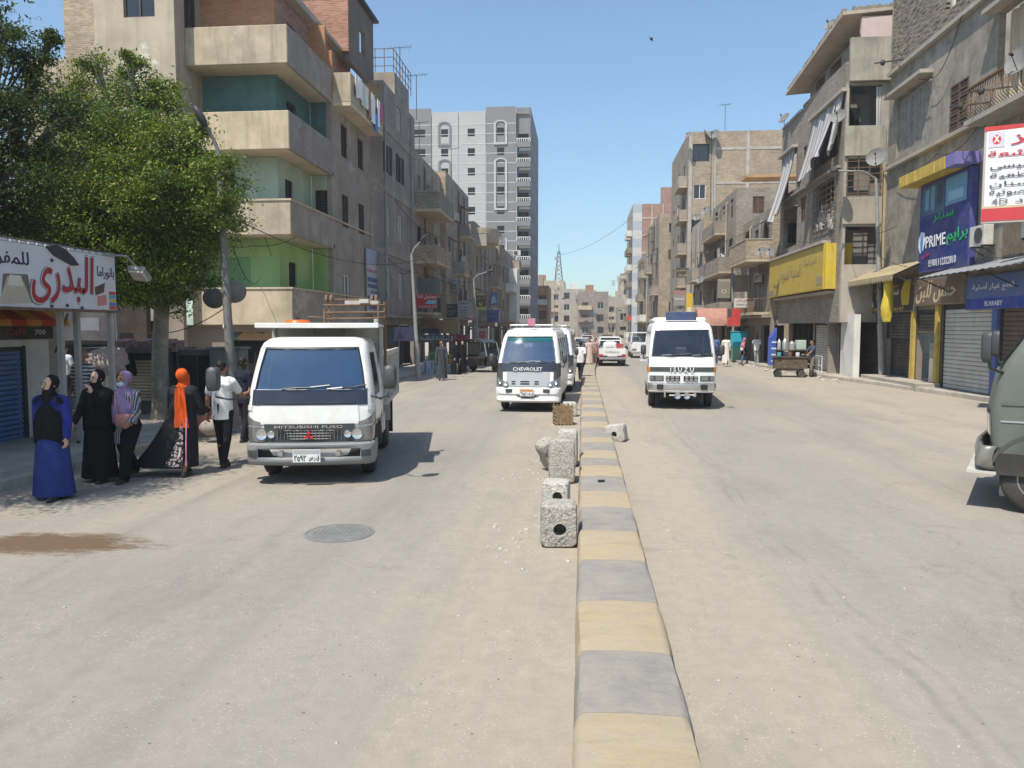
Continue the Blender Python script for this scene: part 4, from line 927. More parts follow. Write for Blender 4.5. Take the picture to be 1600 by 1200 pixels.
def cloth(name, label, F, us, top, bot, w0, w1, mat, seed=0, fold=1.0, n=60):
    m = MB(); r = random.Random(seed); rs = []
    ph = [r.random() * 6 for _ in range(4)]
    for i in range(9):
        t_ = i / 8; row = []
        for k in range(n):
            s = k / (n - 1); u = us[0] + (us[1] - us[0]) * s + .25 * t_ * math.sin(3 * s + ph[0]) * .4
            tz = top[0] + (top[1] - top[0]) * s; bz = bot[0] + (bot[1] - bot[0]) * s + .12 * math.sin(11 * s + ph[1]) + .07 * math.sin(29 * s + ph[2])
            row.append(F.P(u, tz + (bz - tz) * t_, w0 + (w1 - w0) * t_ ** 1.3 + fold * (.04 + .06 * t_) * math.sin(22 * s + ph[3] + t_)))
        rs.append(row)
    m.rings(rs, closed=False, cap0=False, cap1=False); ob = m.build(name, mat, None, smooth=75); return tag(ob, label, 'curtain', 'ragged balcony curtains')
def stripes(name, a, b_, sc_):
    m, t, b = nt_new(name); p = coord(t, 'pos'); wv = N(t, 'ShaderNodeTexWave', bands_direction='Y'); wv.inputs['Scale'].default_value = sc_; L(t, p, wv.inputs['Vector']); wv.inputs['Distortion'].default_value = .6
    c = mix(t, ramp(t, wv.outputs['Fac'], [(.45, g3(0)), (.55, g3(1))]), a, b_); c = mix(t, ramp(t, noi(t, p, 2, 6), [(.4, g3(0)), (.8, g3(.5))]), c, (.3, .27, .22))
    L(t, c, b.inputs['Base Color']); b.inputs['Roughness'].default_value = .95; return m
m_st = stripes('striped_canvas', (.42, .41, .41), (.20, .20, .22), 1.3)
cloth('curtain', 'long striped curtain billowing from the far balcony of the brick corner house', f_, (42.9, 45.6), (12.2, 12.2), (8.7, 8.2), .05, .95, m_st, 1)
cloth('curtain', 'torn striped curtain with a ragged hem across the middle balcony', f_, (36.2, 40.0), (12.8, 12.8), (10.5, 9.5), .05, .75, m_st, 2)
cloth('curtain', 'narrow grey curtain drawn at the corner of the loggia', q_, (X2 + 1.25, X2 + 1.65), (13.0, 13.0), (10.0, 10.0), .1, .16, m_st, 3, .6, 30)
cloth('curtain', 'striped curtain bunched on the corner post of the loggia', f_, (35.2, 36.2), (13.0, 12.9), (10.6, 10.4), .05, .45, m_st, 4, .8, 30)
# ground floor of the second house
ops = [(36.9, 41.0, .15, 2.6), (41.3, 45.6, .15, 2.6)]
f3 = FRt(12.3); wall(f3, ya + 1.2, yb, 0, 3.9, ops, p_brown, o)
box(f3, 34.2, 35.9, .15, 2.95, .02, .3, p_white, o, 'white_pier'); shutter(f3, 37.0, 40.9, .16, 2.55, m_shut, o, pitch=.13)
box(f3, 41.3, 45.6, .1, 2.6, -.3, -.25, m_pane, o, 'shop_glass'); m = MB()
for y in (41.3, 42.4, 43.5, 44.5, 45.5): f3.box(m, y, y + .1, .15, 2.6, -.24, -.1)
m.build('shop_frame', m_blk, o)
m = MB(); f_.box(m, 36, 46.2, 3.95, 4.08, -.7, .3); m.build('canopy', p_lgrey, o)
m_ys = M('sign_yellow', (.56, .40, .03), var=.12, scale=1.2, bmp=.05, dust=.35, streak=.35)
s_ = sign('shop_sign', 'long faded yellow box sign with worn Arabic letters on the brick corner house', FRt(11.35), 36.0, 46.4, 4.15, 6.25, (.46, .33, .05), [('t', 'سيراميك', .68, .9, .55, .85, (.26, .20, .10)), ('t', 'المدينة المنورة', .26, .64, .3, .72, (.25, .19, .10), .1), ('r', .0, .12, .05, .18, (.25, .2, .12)), ('t', 'جمعة', .1, .22, .2, .4, (.26, .20, .10)), ('r', .9, .99, .1, .3, (.30, .24, .12))], th=.2, edge=(.5, .36, .03))
box(FY(36.0), 11.18, 12.35, 4.15, 6.25, .0, .2, m_ys, s_, 'sign_end')
box(FRt(11.35), 36, 46.4, 6.27, 6.4, -.1, .3, p_lgrey, s_, 'drip_edge')
sign('shop_sign', 'dark green-black shop sign with white Arabic script behind the tea cart', FRt(11.9), 41.5, 45.8, 2.6, 3.9, (.015, .025, .022), [('t', 'الأندلس للعطور', .08, .92, .38, .62, (.6, .62, .6)), ('t', 'عبدالله', .5, .9, .74, .93, (.04, .25, .10)), ('r', .2, .8, .12, .2, (.25, .25, .25))], th=.14)
sign('shop_sign', 'brown shop sign with cream Arabic script above the grey shutters', FRt(11.9), 38.4, 41.4, 2.7, 3.85, (.10, .07, .055), [('t', 'حسين', .3, .8, .4, .7, (.55, .48, .36), .2)], th=.14)
sign('poster_board', 'black and white poster panel beside the brown shop sign', FRt(11.9), 37.0, 38.35, 2.55, 3.95, (.03, .03, .03), [('r', .2, .45, .3, .8, (.4, .4, .4)), ('r', .7, 1, 0, 1, (.6, .6, .62)), ('r', .15, .5, .12, .24, (.5, .5, .5))], th=.14)
sign('poster_board', 'colourful food poster panel at the corner under the yellow sign', FRt(11.9), 35.6, 36.95, 2.55, 3.95, (.30, .12, .26), [('p', [(.1, .7), (.5, .95), (.9, .8), (.6, .6)], (.5, .1, .4)), ('p', [(.05, .5), (.6, .62), (.95, .5), (.5, .4)], (.1, .3, .5)), ('p', [(.1, .3), (.5, .42), (.9, .3), (.5, .2)], (.6, .35, .05)), ('r', .1, .9, .04, .16, (.06, .06, .06))], th=.14)
# --- stepped brick terraces beyond
def terrace(label, X, y0, y1, zt, balc, seed, front, wallm, **k):
    return house('apartment_house', label, X, y0, y1, zt, 1, wallm, front, balc=balc, seed=seed, **k)
t1 = terrace('low brick house with a deep corner balcony full of stored junk', 11.3, 46.6, 55, 9.6, [(1, 0, 2, 1.5, 1.15, b_tan), (0, 0, 2, 1.0, .8, m_rust, m_rust)], 21, b_tan, b_grey, bays=3, st=3.2, front_w=6)
t2 = terrace('terraced brick house with sloping parapets and a glazed balcony', 10.8, 55.2, 65, 12.2, [(0, 0, 2, 1.0, .9, p_grey), (1, 0, 3, 1.1, 1.0, b_grey), (2, 1, 3, .9, .9, b_grey)], 22, b_grey, b_grey, bays=3, front_w=7)
t3 = terrace('pale brick house with a wooden oriel behind the lamp posts', 10.1, 65.2, 72, 11.6, [(0, 0, 3, .9, .9, p_lgrey), (1, 0, 2, .9, 1.0, p_grey)], 23, b_tan, p_lgrey, bays=3, front_w=6)
# --- tall raw brick house whose blank side faces the camera
Y3 = 72.5; o = building('apartment_house', 'tall raw tan-brick house with a blank side wall and a big dish on its roof', (9.7, Y3, 0))
q_ = FY(Y3); f_ = FRt(9.7); zt = 20.4
ops = [(9.9, 11.6, 17.7, 19.3), (10.2, 11.3, 14.3, 15.6), (9.95, 11.7, 11.2, 12.4), (10.1, 11.2, 8.2, 9.4), (10.1, 11.2, 5.2, 6.4)]
wall(q_, 9.7, 19.8, 0, zt, ops, b_tan, o); wall(f_, Y3 + .225, 86, 0, zt, [(y, y + 1.1, 4.2 + k * 3.1, 5.5 + k * 3.1) for k in range(5) for y in (75, 79, 83)], b_grey, o)
for q in ops: window(q_, *q, 'white' if q[2] == 14.3 else 'dark', o)
for k in range(5):
    for y in (75, 79, 83): window(f_, y, y + 1.1, 4.2 + k * 3.1, 5.5 + k * 3.1, 'louver', o)
    balcony(f_, 73, 77, 3.2 + k * 3.1, .8, .9, p_grey, o, und=p_cream)
for x in (9.72, 11.9, 14.9): box(q_, x, x + .32, 0, zt, .0, .06, m_conc, o, 'concrete_column')
for k in range(6): box(q_, 12.25, 19.7, 3.2 + k * 3.1, 3.45 + k * 3.1, .0, .035, m_conc, o, 'concrete_beam')
m = MB(); m.box(9.9, Y3 + .25, zt - .6, 19.6, 86, zt - .5); m.build('roof_slab', p_grey, o)
box(FY(68), 14.0, 19, 15.3, 15.5, -2, .2, P_('canopy_wood', (.42, .25, .12)), o, 'roof_canopy')
# --- houses further down on the right
r4 = house('apartment_house', 'brown brick house with barred window column beyond the tall raw-brick one', 9.0, 92, 108, 15.8, 1, b_grey, b_tan, balc=[(1, 0, 1, .8, .9, p_grey), (2, 2, 3, .8, .9, p_grey)], seed=31, bays=4)
Y5 = 138; o = building('tower_block', 'red-brick tower with a pale blue and white corner strip in the distance', (8.8, Y5, 0)); q_ = FY(Y5); f_ = FRt(8.8); zt = 24.2
wall(q_, 10.4, 20, 0, zt, [(14.6, 16.6, 1.6 + k * 3.05, 3.2 + k * 3.05) for k in range(7)], b_pink, o)
for k in range(7): window(q_, 14.6, 16.6, 1.6 + k * 3.05, 3.2 + k * 3.05, 'dark', o)
for k in range(8): box(q_, 10.4, 20, .2 + k * 3.05, .55 + k * 3.05, .0, .06, P_('pale_beam', (.42, .33, .26)), o, 'concrete_beam')
for x in (12.0, 13.9, 17.2): box(q_, x, x + .3, 0, zt, .0, .07, P_('pale_beam', (.42, .33, .26)), o, 'concrete_column')
for k in range(16): box(q_, 8.8, 10.4, k * 1.51, (k + 1) * 1.51 - .01, -.2, .05, flat((.36, .40, .45) if k % 2 else (.50, .50, .49)), o, 'cladding_panel')
wall(f_, Y5 + .3, 156, 0, zt, [(y, y + 1.4, 1.4 + k * 3.05, 3.2 + k * 3.05) for k in range(7) for y in (140, 145, 150)], p_lgrey, o)
for k in range(7):
    for y in (139.5, 144.5): balcony(f_, y, y + 3, .6 + k * 3.05, .9, .9, [p_white, p_brown][k % 2], o)
wall(FY(Y5 + 2), 13.8, 20, zt, zt + 3.2, [(16, 16.8, zt + 1, zt + 1.8)], b_pink, o); m = MB(); m.box(9, Y5 + .3, zt - .3, 20, 156, zt - .2); m.build('roof_slab', p_grey, o)
r6 = house('apartment_house', 'weathered grey-brown house row end in front of the red-brick tower', 8.9, 108.4, 126, 13.0, 1, p_grey, p_beige, balc=[(0, 0, 2, .8, .9, p_white), (1, 1, 3, .8, .9, p_grey), (2, 0, 1, .8, .9, p_lgrey)], seed=33, bays=5)
# --- far end of the street: closing row
far = [(-11, -6.6, 150, 10.5, b_or, 'orange-tan brick house with a dark side at the far end left'), (-6.4, 2.5, 205, 12.6, p_lgrey, 'pale balconied house with cluttered roof at the far end'), (-14, -5, 215, 15.4, p_beige, 'house carrying the lattice mast on its roof'),
       (-1.2, 6.3, 190, 11.2, p_dgrey, 'dark grey three-storey house closing the street'), (6.5, 15, 230, 11.6, p_beige, 'beige house with square windows right of the dark grey one'), (12, 24, 250, 19.0, p_cream, 'tall cream house with a red parapet far behind'), (15.2, 30, 205, 9.0, p_lgrey, 'low grey wall-like house far right'), (8.0, 12.4, 172, 7.0, p_grey, 'small grey house before the red-brick tower'), (-40, -14, 235, 13, p_beige, 'long beige house hidden behind the tower block'), (24, 60, 260, 14, p_beige, 'long beige house hidden behind the right row'), (1, 9, 246, 12.6, b_tan, 'tan brick house peeping over the far roofs')]
for i, (x0, x1, y, zt, mt, lab) in enumerate(far):
    o = building('apartment_house', lab, (x0, y, 0), 'houses at the far end'); q_ = FY(y); n = int((zt - .5) / 3); nb_ = max(2, int((x1 - x0) / 3.2)); bw = (x1 - x0) / nb_; ops = []
    for k in range(n):
        for b in range(nb_): c = x0 + bw * (b + .5); ops.append((c - .75, c + .75, 1.0 + k * 3, 2.6 + k * 3))
    wall(q_, x0, x1, 0, zt, ops, mt, o)
    for q in ops: window(q_, *q, R.choice(('dark', 'dark', 'white', 'louver')), o)
    wall(FL(x1), y + .23, y + 14, 0, zt, [], p_dgrey if i == 0 else mt, o); wall(FRt(x0), y + .23, y + 14, 0, zt, [], mt, o)
    m = MB(); m.box(x0 + .25, y + .25, zt - .7, x1 - .25, y + 14, zt - .6); m.build('roof_slab', p_lgrey, o)
    for k in range(n):
        if R.random() < .7: b = R.randrange(nb_); balcony(q_, x0 + bw * b + .2, x0 + bw * (b + 1) - .2, .9 + k * 3, .9, .9, R.choice((p_white, p_grey, p_cream, mt)), o)
    if R.random() < .8: m = MB(); xr = R.uniform(x0 + 1, x1 - 2.5); m.box(xr, y + 3, zt - .6, xr + 2, y + 6, zt + 1.8); m.build('roof_room', R.choice((p_white, b_red, p_beige)), o)
wall(FY(250), 12, 24, 19, 19.8, [], b_red, o)

o = building('shop_bay', 'shuttered bay between the white pier and the phone shop, under the faded awning', (13.2, 34, 0)); wall(FRt(13.2), 34.02, 37.2, 0, 4.4, [(34.3, 36.6, .15, 3.0)], p_brown, o); shutter(FRt(13.2), 34.4, 36.5, .16, 2.95, m_bs, o, pitch=.13); wall(FY(37.2), 11.9, 13.4, 0, 4.4, [], p_grey, o); box(FRt(13.2), 34.0, 37.2, 4.4, 4.5, -2, .1, p_grey, o, 'canopy')
align()
# ============================================================ near left: shop, banner canopy, kiosks, trees, lamps
F = FL(-11.0)
o = building('shop_building', 'low shop with a blue roller shutter in a white frame behind the woman in blue', (-11, 8, 0))
wall(F, 6, 15.95, .0, 3.1, [(12.2, 15.25, .15, 1.98), (8, 11.8, .15, 1.98)], p_white, o, bevel=.01)
shutter(F, 12.25, 15.2, .16, 1.95, M('shutter_blue', (.06, .15, .34), var=.2, scale=2, rough=.55, streak=.3, dust=.35), o, pitch=.098); shutter(F, 8, 11.8, .16, 1.95, m_shut, o, pitch=.098)
wall(FY(15.95), -16, -11, 0, 3.1, [], p_lgrey, o, w=-.22); m = MB(); m.box(-16, 6, 3.1, -10.9, 16, 3.22); m.build('roof_slab', p_grey, o)
box(F, 6, 15.9, .0, .17, .02, .5, m_pave, o, 'step', bevel=.02)
sign('shop_sign', 'dark fascia with small red and white lettering above the blue shutter', F, 12.0, 15.9, 2.12, 2.42, (.022, .026, .026), [('t', 'Café', .66, .8, .3, .75, (.30, .05, .03)), ('t', '700', .86, .94, .3, .65, (.5, .5, .5))], w=.02, th=.1)
m = MB(); P = [(-10.95, 12.6, 2.72), (-10.95, 15.8, 2.72), (-10.5, 15.8, 2.46), (-10.5, 12.6, 2.46)]
a_ = thing('awning', 'orange and red fabric awning above the dark fascia of the blue-shuttered shop', 'awning', (-10.95, 14, 2.5))
for i in range(8):
    m = MB(); y = 12.6 + i * .4; m.rings([[(-10.95, y, 2.74), (-10.7, y, 2.66), (-10.45, y, 2.5), (-10.43, y, 2.38), (-10.44, y, 2.38), (-10.46, y, 2.49), (-10.71, y, 2.64), (-10.95, y, 2.72)], [(-10.95, y + .39, 2.74), (-10.7, y + .39, 2.66), (-10.45, y + .39, 2.5), (-10.43, y + .39, 2.38), (-10.44, y + .39, 2.38), (-10.46, y + .39, 2.49), (-10.71, y + .39, 2.64), (-10.95, y + .39, 2.72)]]); m.build('strip', M('awning_orange', (.55, .24, .05)) if i % 2 else M('awning_red', (.45, .07, .04)), a_)
# banner canopy along the kerb
X = -9.05; B = FL(X); o = thing('banner_canopy', 'steel canopy carrying the white banner with big red Arabic script in front of the shop', 'canopy', (X, 12, .15))
ya, yb, za, zb = 8.2, 15.05, 2.66, 3.72
box(B, ya, yb, za, zb, -.06, .0, m_gpole, o, 'banner_frame'); wp = flat((.60, .61, .64), dust=.2); box(B, ya, yb - .01, za + .01, zb - .01, .0, .008, wp, o, 'banner')
def btext(s, a, b, c, d, col, w_, sh=0): lettering(B, s, a, b, c, d, w_, flat(col, dust=0), o, shear=sh)
red, navy, gre = (.36, .03, .035), (.03, .03, .07), (.18, .18, .19)
for dw, col, e in ((.014, gre, .035), (.022, (.62, .62, .64), .018), (.030, red, 0)):
    btext('البدرى', 12.72 - e, 14.36 + e, 2.76 - e, 3.64 + e, col, dw, .12)
for k, (y, z) in enumerate(((13.2, 2.72), (13.6, 2.74), (14.0, 2.71), (13.25, 3.5), (13.75, 3.56))):
    m = MB(); m.prism([(y + .05 * math.cos(t_), z + .035 * math.sin(t_)) for t_ in [q * math.pi / 2 for q in range(4)]], lambda u, v, d: B.P(u, v, d), .01, .02); m.build('printed_dot', flat(navy), o)
btext('بانوراما', 14.48, 15.0, 3.26, 3.5, navy, .014); btext('للمفروشات', 11.1, 12.70, 3.30, 3.58, navy, .014)
def brect(pts, col, w_=.012):
    m = MB(); m.prism(pts, lambda u, v, d: B.P(u, v, d), .004, w_); m.build('printed_picture', flat(col), o)
brect([(12.05, 2.74), (12.75, 2.76), (12.66, 3.22), (12.12, 3.2)], (.16, .12, .10)); brect([(12.0, 2.72), (12.72, 2.76), (12.55, 3.1), (12.2, 3.16)], (.48, .42, .33), .016); brect([(12.2, 3.02), (12.55, 3.02), (12.5, 3.19), (12.25, 3.19)], (.62, .58, .5), .018)
brect([(14.42, 2.72), (14.78, 2.75), (14.76, 3.22), (14.38, 3.1)], (.66, .60, .60)); brect([(14.40, 2.95), (14.66, 3.02), (14.70, 3.2), (14.39, 3.1)], (.10, .06, .06), .016); brect([(14.45, 2.76), (14.74, 2.78), (14.72, 2.98), (14.45, 2.93)], (.52, .22, .20), .016)
for i, c in enumerate(((.5, .08, .04), (.08, .2, .45), (.55, .4, .08), (.08, .35, .5), (.45, .05, .05))): brect([(14.82, 2.70 + i * .07), (15.02, 2.70 + i * .07), (15.02, 2.765 + i * .07), (14.82, 2.765 + i * .07)], c)
brect([(11.4, 2.8), (11.9, 2.8), (11.9, 3.2), (11.4, 3.2)], (.40, .12, .25))
for k in range(34):
    y = ya + .1 + k * .2; m = MB(); m.box(X - .06, y, zb, X + .02, y + .13, zb + .035); m.build('banner_tab', wp, o) if y > 10.5 else None
m = MB(); m.prism([(13.35, 3.78), (13.1, 3.72), (13.3, 3.58), (13.75, 3.45), (13.95, 3.47), (13.8, 3.6), (13.6, 3.72)], lambda u, v, d: B.P(u, v, d), .012, .03); m.build('torn_sheet', M('dark_sheet', (.05, .05, .055)), o)
m_post = M('post_paint', (.36, .35, .33), var=.2, scale=3, bmp=.2, rough=.6, dust=.4)
for (x, y) in ((X - .35, 13.9), (X - .45, 14.5), (X - .1, 15.0), (X - .2, 11.2), (X - .2, 8.4)):
    m = MB(); m.box(x - .045, y - .045, .14, x + .045, y + .045, 2.68); m.build('post', m_post, o)
m = MB(); m.bar((X - .2, 13.9, 2.6), (X - 1.7, 15.6, 1.85), .03); m.bar((X, ya, 2.66), (X, yb, 2.66), .05); m.bar((X - 2, ya, 3.0), (X - 2, yb, 3.0), .05)
for k in range(5): m.bar((X, ya + .1 + k * 1.7, zb), (-10.95, ya + .1 + k * 1.7, 3.02), .04)
m.build('roof_frame', m_rust, o)
for k in range(8):
    y = ya + k * .86; m = MB(); P = [(X - .02, y, zb + .05), (X - .02, y + .85, zb + .05), (-10.95, y + .85, 3.08), (-10.95, y, 3.08)]
    m.add(P + [(a, b, c + .02) for a, b, c in P], [(3, 2, 1, 0), (4, 5, 6, 7), (0, 1, 5, 4), (1, 2, 6, 5), (2, 3, 7, 6), (3, 0, 4, 7)]); m.build('roof_sheet', M('roof_sheet', (.17, .165, .16), var=.3, streak=.4), o)
# flood lamp on the banner corner
o = thing('flood_lamp', 'square flood lamp on an arm at the right end of the white banner', 'lamp', (-8.8, 15.15, 3.5)); m = MB(); m.obb((-8.72, 15.3, 3.42), (.16, .02, -.02), (0, .13, -.1), (.01, .03, .05)); m.build('housing', m_gpole, o, bevel=.02)
m = MB(); m.obb((-8.71, 15.25, 3.37), (.13, .01, -.02), (0, .1, -.08), (.005, .02, .02)); m.build('lens', M('lamp_lens', (.5, .46, .38), rough=.3, bmp=0), o); m = MB(); m.path([(-9.05, 14.6, 3.74), (-8.85, 15.1, 3.74), (-8.74, 15.28, 3.5)], .022, 6); m.build('arm', m_gpole, o)
# kiosks and cabinet behind the people
m_kd = M('kiosk_grey', (.075, .08, .08), var=.3, scale=2, bmp=.1, dust=.3)
o = thing('kiosk', 'small kiosk with a beige slatted shutter and cream side panel behind the tree trunk', 'kiosk', (-11.6, 19.6, .15)); q_ = FY(19.4)
box(q_, -12.75, -10.35, 1.72, 1.84, -1.4, .15, m_kd, o, 'roof'); box(q_, -12.55, -11.75, .15, 1.72, -1.2, 0, M('cream_panel', (.50, .47, .36), streak=.3), o, 'side_panel', bevel=.01); box(q_, -11.72, -10.4, .15, 1.72, -1.2, -.1, m_kd, o, 'body')
shutter(q_, -11.6, -10.75, .5, 1.6, M('shutter_beige', (.42, .37, .28), var=.15, streak=.3), o, pitch=.08, w=-.05)
m = MB()
for k in range(9): m.obb((-11.9 + k * .19, 19.7, 1.9 + .05 * math.sin(k * 2)), (.16, .02, .0), (0, .2, .03), (.0, 0, .06 + .03 * (k % 3)))
tag(m.build('cloth_bundle', M('patterned_cloth', (.28, .18, .16), var=.7, scale=9), None, smooth=60), 'patterned cloth and dark bags piled on the kiosk roof', 'cloth')
m = MB(); rs = []
for i in range(5): rs.append([(-11.5 + .35 * k / 8 + .02 * i, 19.22 - .03 * math.sin(k * 1.7), 1.72 - i * .13 - (.06 * math.sin(k * 1.3) if i == 4 else 0)) for k in range(9)])
m.rings(rs, closed=False, cap0=False, cap1=False); tag(m.build('black_cloth', M('black_cloth', (.015, .015, .016), bmp=.2), None), 'black cloth hanging over the slatted kiosk shutter', 'cloth')
o = thing('kiosk', 'dark glass-fronted kiosk between the slatted kiosk and the grey cabinet', 'kiosk', (-10, 19.6, .15)); q_ = FY(19.5)
box(q_, -10.3, -9.25, .15, 1.8, -1.2, 0, m_kd, o, 'body', bevel=.02); box(q_, -10.2, -9.75, .6, 1.65, -.02, .012, m_pane, o, 'glass'); box(q_, -9.7, -9.3, .3, 1.65, -.02, .012, m_pane, o, 'glass')
o = thing('street_cabinet', 'grey-green electrical cabinet with a paper notice beside the lamp post', 'cabinet', (-8.9, 19.3, .15)); q_ = FY(19)
mc = M('cabinet_green', (.13, .15, .145), var=.2, scale=2, bmp=.1, streak=.3, dust=.3); box(q_, -9.2, -8.42, .15, 1.82, -.5, 0, mc, o, 'body', bevel=.015); box(q_, -9.25, -8.37, 1.82, 1.87, -.55, .05, mc, o, 'lid')
for x in (-9.17, -8.79): box(q_, x, x + .35, .25, 1.75, 0, .015, mc, o, 'door')
box(q_, -9.1, -8.87, 1.1, 1.35, .015, .019, flat((.55, .55, .53)), o, 'notice'); box(q_, -8.6, -8.5, 1.15, 1.35, .015, .019, flat((.5, .5, .5)), o, 'notice')
# closed umbrella lying over a stall
o = thing('market_umbrella', 'half-folded pale pink market umbrella behind the canopy posts', 'umbrella', (-11.4, 18.0, .15)); m = MB(); tip = V((-10.75, 18, 1.35)); rs = []
for i in range(6):
    t_ = i / 5; c = V((-10.7, 18, 1.62)).lerp(V((-11.9, 18.1, 1.45)), t_); rr = .27 * math.sin(.35 + 1.9 * (1 - t_)) + .02
    rs.append([c + V((.05 * math.sin(k * 3), rr * math.cos(k * math.pi / 8), rr * (1 + .25 * (k % 2)) * math.sin(k * math.pi / 8))) for k in range(16)])
m.rings(rs); m.build('canopy', M('pink_canvas', (.50, .40, .37), var=.12, bmp=.2), o, smooth=40); m = MB(); m.tube((-11.2, 18.05, .15), (-11.2, 18.05, 1.5), .025, n=8); m.build('pole', m_alu, o)
# stall step and goods in the passage
o = thing('stall_table', 'grey stepped stall table in the shade behind the man in the striped polo', 'table', (-11.6, 17, .15)); m = MB(); m.box(-12.4, 16.7, .15, -11.0, 17.3, .55); m.box(-12.2, 17.0, .55, -11.2, 17.4, .85); m.build('steps', m_conc, o, bevel=.02)
o = thing('shop_block', 'dark open shopfront in the passage behind the canopy', 'building', (-14, 22, 0)); wall(FY(22.5), -17, -12.6, .1, 3.2, [(-16.5, -13, .15, 2.2)], m_dwood, o); box(FY(22.5), -16.6, -12.9, .1, 2.3, -1, -.9, m_dark, o, 'shop_shade_sheet')
sign('shop_sign', 'dim poster panel with figures inside the shaded passage', FY(21.8), -15.5, -13.0, 2.0, 2.9, (.05, .05, .06), [('r', .1, .3, .2, .8, (.12, .1, .12)), ('r', .5, .8, .3, .7, (.14, .15, .18))])
align()
# ---------------- trees
def leafcloud(lobes, n, size, seed, hole=.0):
    g = np.random.default_rng(seed); out = []
    vol = np.array([l[3] ** 2 for l in lobes]); vol = vol / vol.sum()
    for (x, y, z, r_), f in zip(lobes, vol):
        k = max(6, int(f * n / 170)); d = g.normal(size=(k, 3)); d /= np.linalg.norm(d, axis=1)[:, None]
        cl = np.array([x, y, z]) + d * r_ * g.uniform(.35, 1.0, (k, 1)) * np.array([1, .9, .85]); cr = g.uniform(.13, .3, k) * (r_ ** .5)
        for c, q in zip(cl, cr):
            m_ = int(g.uniform(90, 250)); p = g.normal(size=(m_, 3)) * q * np.array([1, 1, .55]); out.append(np.hstack([c + p, np.repeat([[g.uniform(-1, 1)]], m_, 0)]))
    P = np.vstack(out); m_ = len(P)
    nr = g.normal(size=(m_, 3)) * .8 + np.array([-.15, -.25, .75]); nr /= np.linalg.norm(nr, axis=1)[:, None]
    t_ = np.cross(nr, g.normal(size=(m_, 3))); t_ /= np.linalg.norm(t_, axis=1)[:, None]; b_ = np.cross(nr, t_)
    s = g.uniform(.65, 1.25, (m_, 1)) * size
    c = P[:, :3]; vs = np.stack([c - t_ * s, c + b_ * s * .42 + nr * s * .12, c + t_ * s, c - b_ * s * .42 + nr * s * .12], 1).reshape(-1, 3)
    me = bpy.data.meshes.new('crown'); me.vertices.add(4 * m_); me.vertices.foreach_set('co', vs.astype(np.float32).ravel())
    me.loops.add(4 * m_); me.loops.foreach_set('vertex_index', np.arange(4 * m_, dtype=np.int32)); me.polygons.add(m_)
    me.polygons.foreach_set('loop_start', np.arange(0, 4 * m_, 4, dtype=np.int32)); me.polygons.foreach_set('loop_total', np.full(m_, 4, dtype=np.int32))
    at = me.attributes.new('age', 'FLOAT', 'FACE'); at.data.foreach_set('value', (P[:, 3] * .5 + g.normal(size=m_) * .35).astype(np.float32))
    me.update(calc_edges=True); me.validate(); return me
def leafmat(name, a, b_, c_):
    m, t, b = nt_new(name); at = N(t, 'ShaderNodeAttribute'); at.attribute_name = 'age'
    f = N_math(t, 'ADD', N_math(t, 'MULTIPLY', at.outputs['Fac'], .5), .5); col = ramp(t, f, [(.15, a), (.5, b_), (.85, c_)])
    t.nodes.remove(b); p = N(t, 'ShaderNodeBsdfPrincipled'); L(t, col, p.inputs['Base Color']); p.inputs['Roughness'].default_value = .5; p.inputs['Specular IOR Level'].default_value = .25
    tr = N(t, 'ShaderNodeBsdfTranslucent'); L(t, mix(t, .5, col, (.25, .3, .02)), tr.inputs[0]); mx = N(t, 'ShaderNodeMixShader'); mx.inputs[0].default_value = .22
    L(t, p.outputs[0], mx.inputs[1]); L(t, tr.outputs[0], mx.inputs[2]); L(t, mx.outputs[0], t.nodes['Material Output'].inputs[0]); return m
m_bark = M('pale_bark', (.26, .225, .18), var=.3, scale=4, bmp=.8, bscale=9, col2=(.40, .37, .32)); m_bark2 = M('dark_bark', (.10, .08, .06), var=.3, scale=4, bmp=.8, bscale=9)
def tree(label, base, D, lobes_px, n, size, seed, lm, bm, trunk_r, fork):
    o = thing('tree', label, 'tree', base, 0, 'street trees on the left'); lobes = []
    for px, py, r_, dd in lobes_px: x, z = onY(px, py, D + dd); lobes.append((x, D + dd, z, r_ * (D + dd) / 1200))
    me = leafcloud(lobes, n, size, seed); me.materials.append(lm); c = bpy.data.objects.new('crown', me); C.objects.link(c); c.parent = o; c.location = -V(base); WM[c.name] = wmat(o)
    b = V(base); k = b + V((.05, 0, fork * .5)); q = b + V((.12, .05, fork)); m = MB(); m.path([b + V((0, 0, -.1)), b + V((.01, 0, .25)), k, q], [trunk_r * 1.35, trunk_r * 1.08, trunk_r, trunk_r * .9], 14); m.build('trunk', bm, o, smooth=60)
    for i, l in enumerate(lobes):
        if lobes_px[i][3] < -.7 and lobes_px[i][2] < 66: continue
        e = V(l[:3]); md = q.lerp(e, .5) + V((R.uniform(-.3, .3), R.uniform(-.3, .3), -.1)); m = MB(); m.path([q - V((0, 0, .15)), q.lerp(md, .5) + V((0, 0, .1)), md, e], [trunk_r * .6, trunk_r * .42, trunk_r * .28, .015], 7)
        for j in range(7): d = V((R.gauss(0, 1), R.gauss(0, 1), R.gauss(.4, 1))).normalized() * l[3] * .8; m.path([md.lerp(e, R.uniform(.3, 1)), e + d * .5, e + d], [.03, .018, .006], 4)
        m.build('limb', bm, o, smooth=60)
    return o
lm1 = leafmat('fig_leaf', (.03, .068, .012), (.09, .155, .022), (.25, .275, .036)); lm2 = leafmat('dark_leaf', (.016, .036, .014), (.028, .056, .018), (.05, .09, .024))
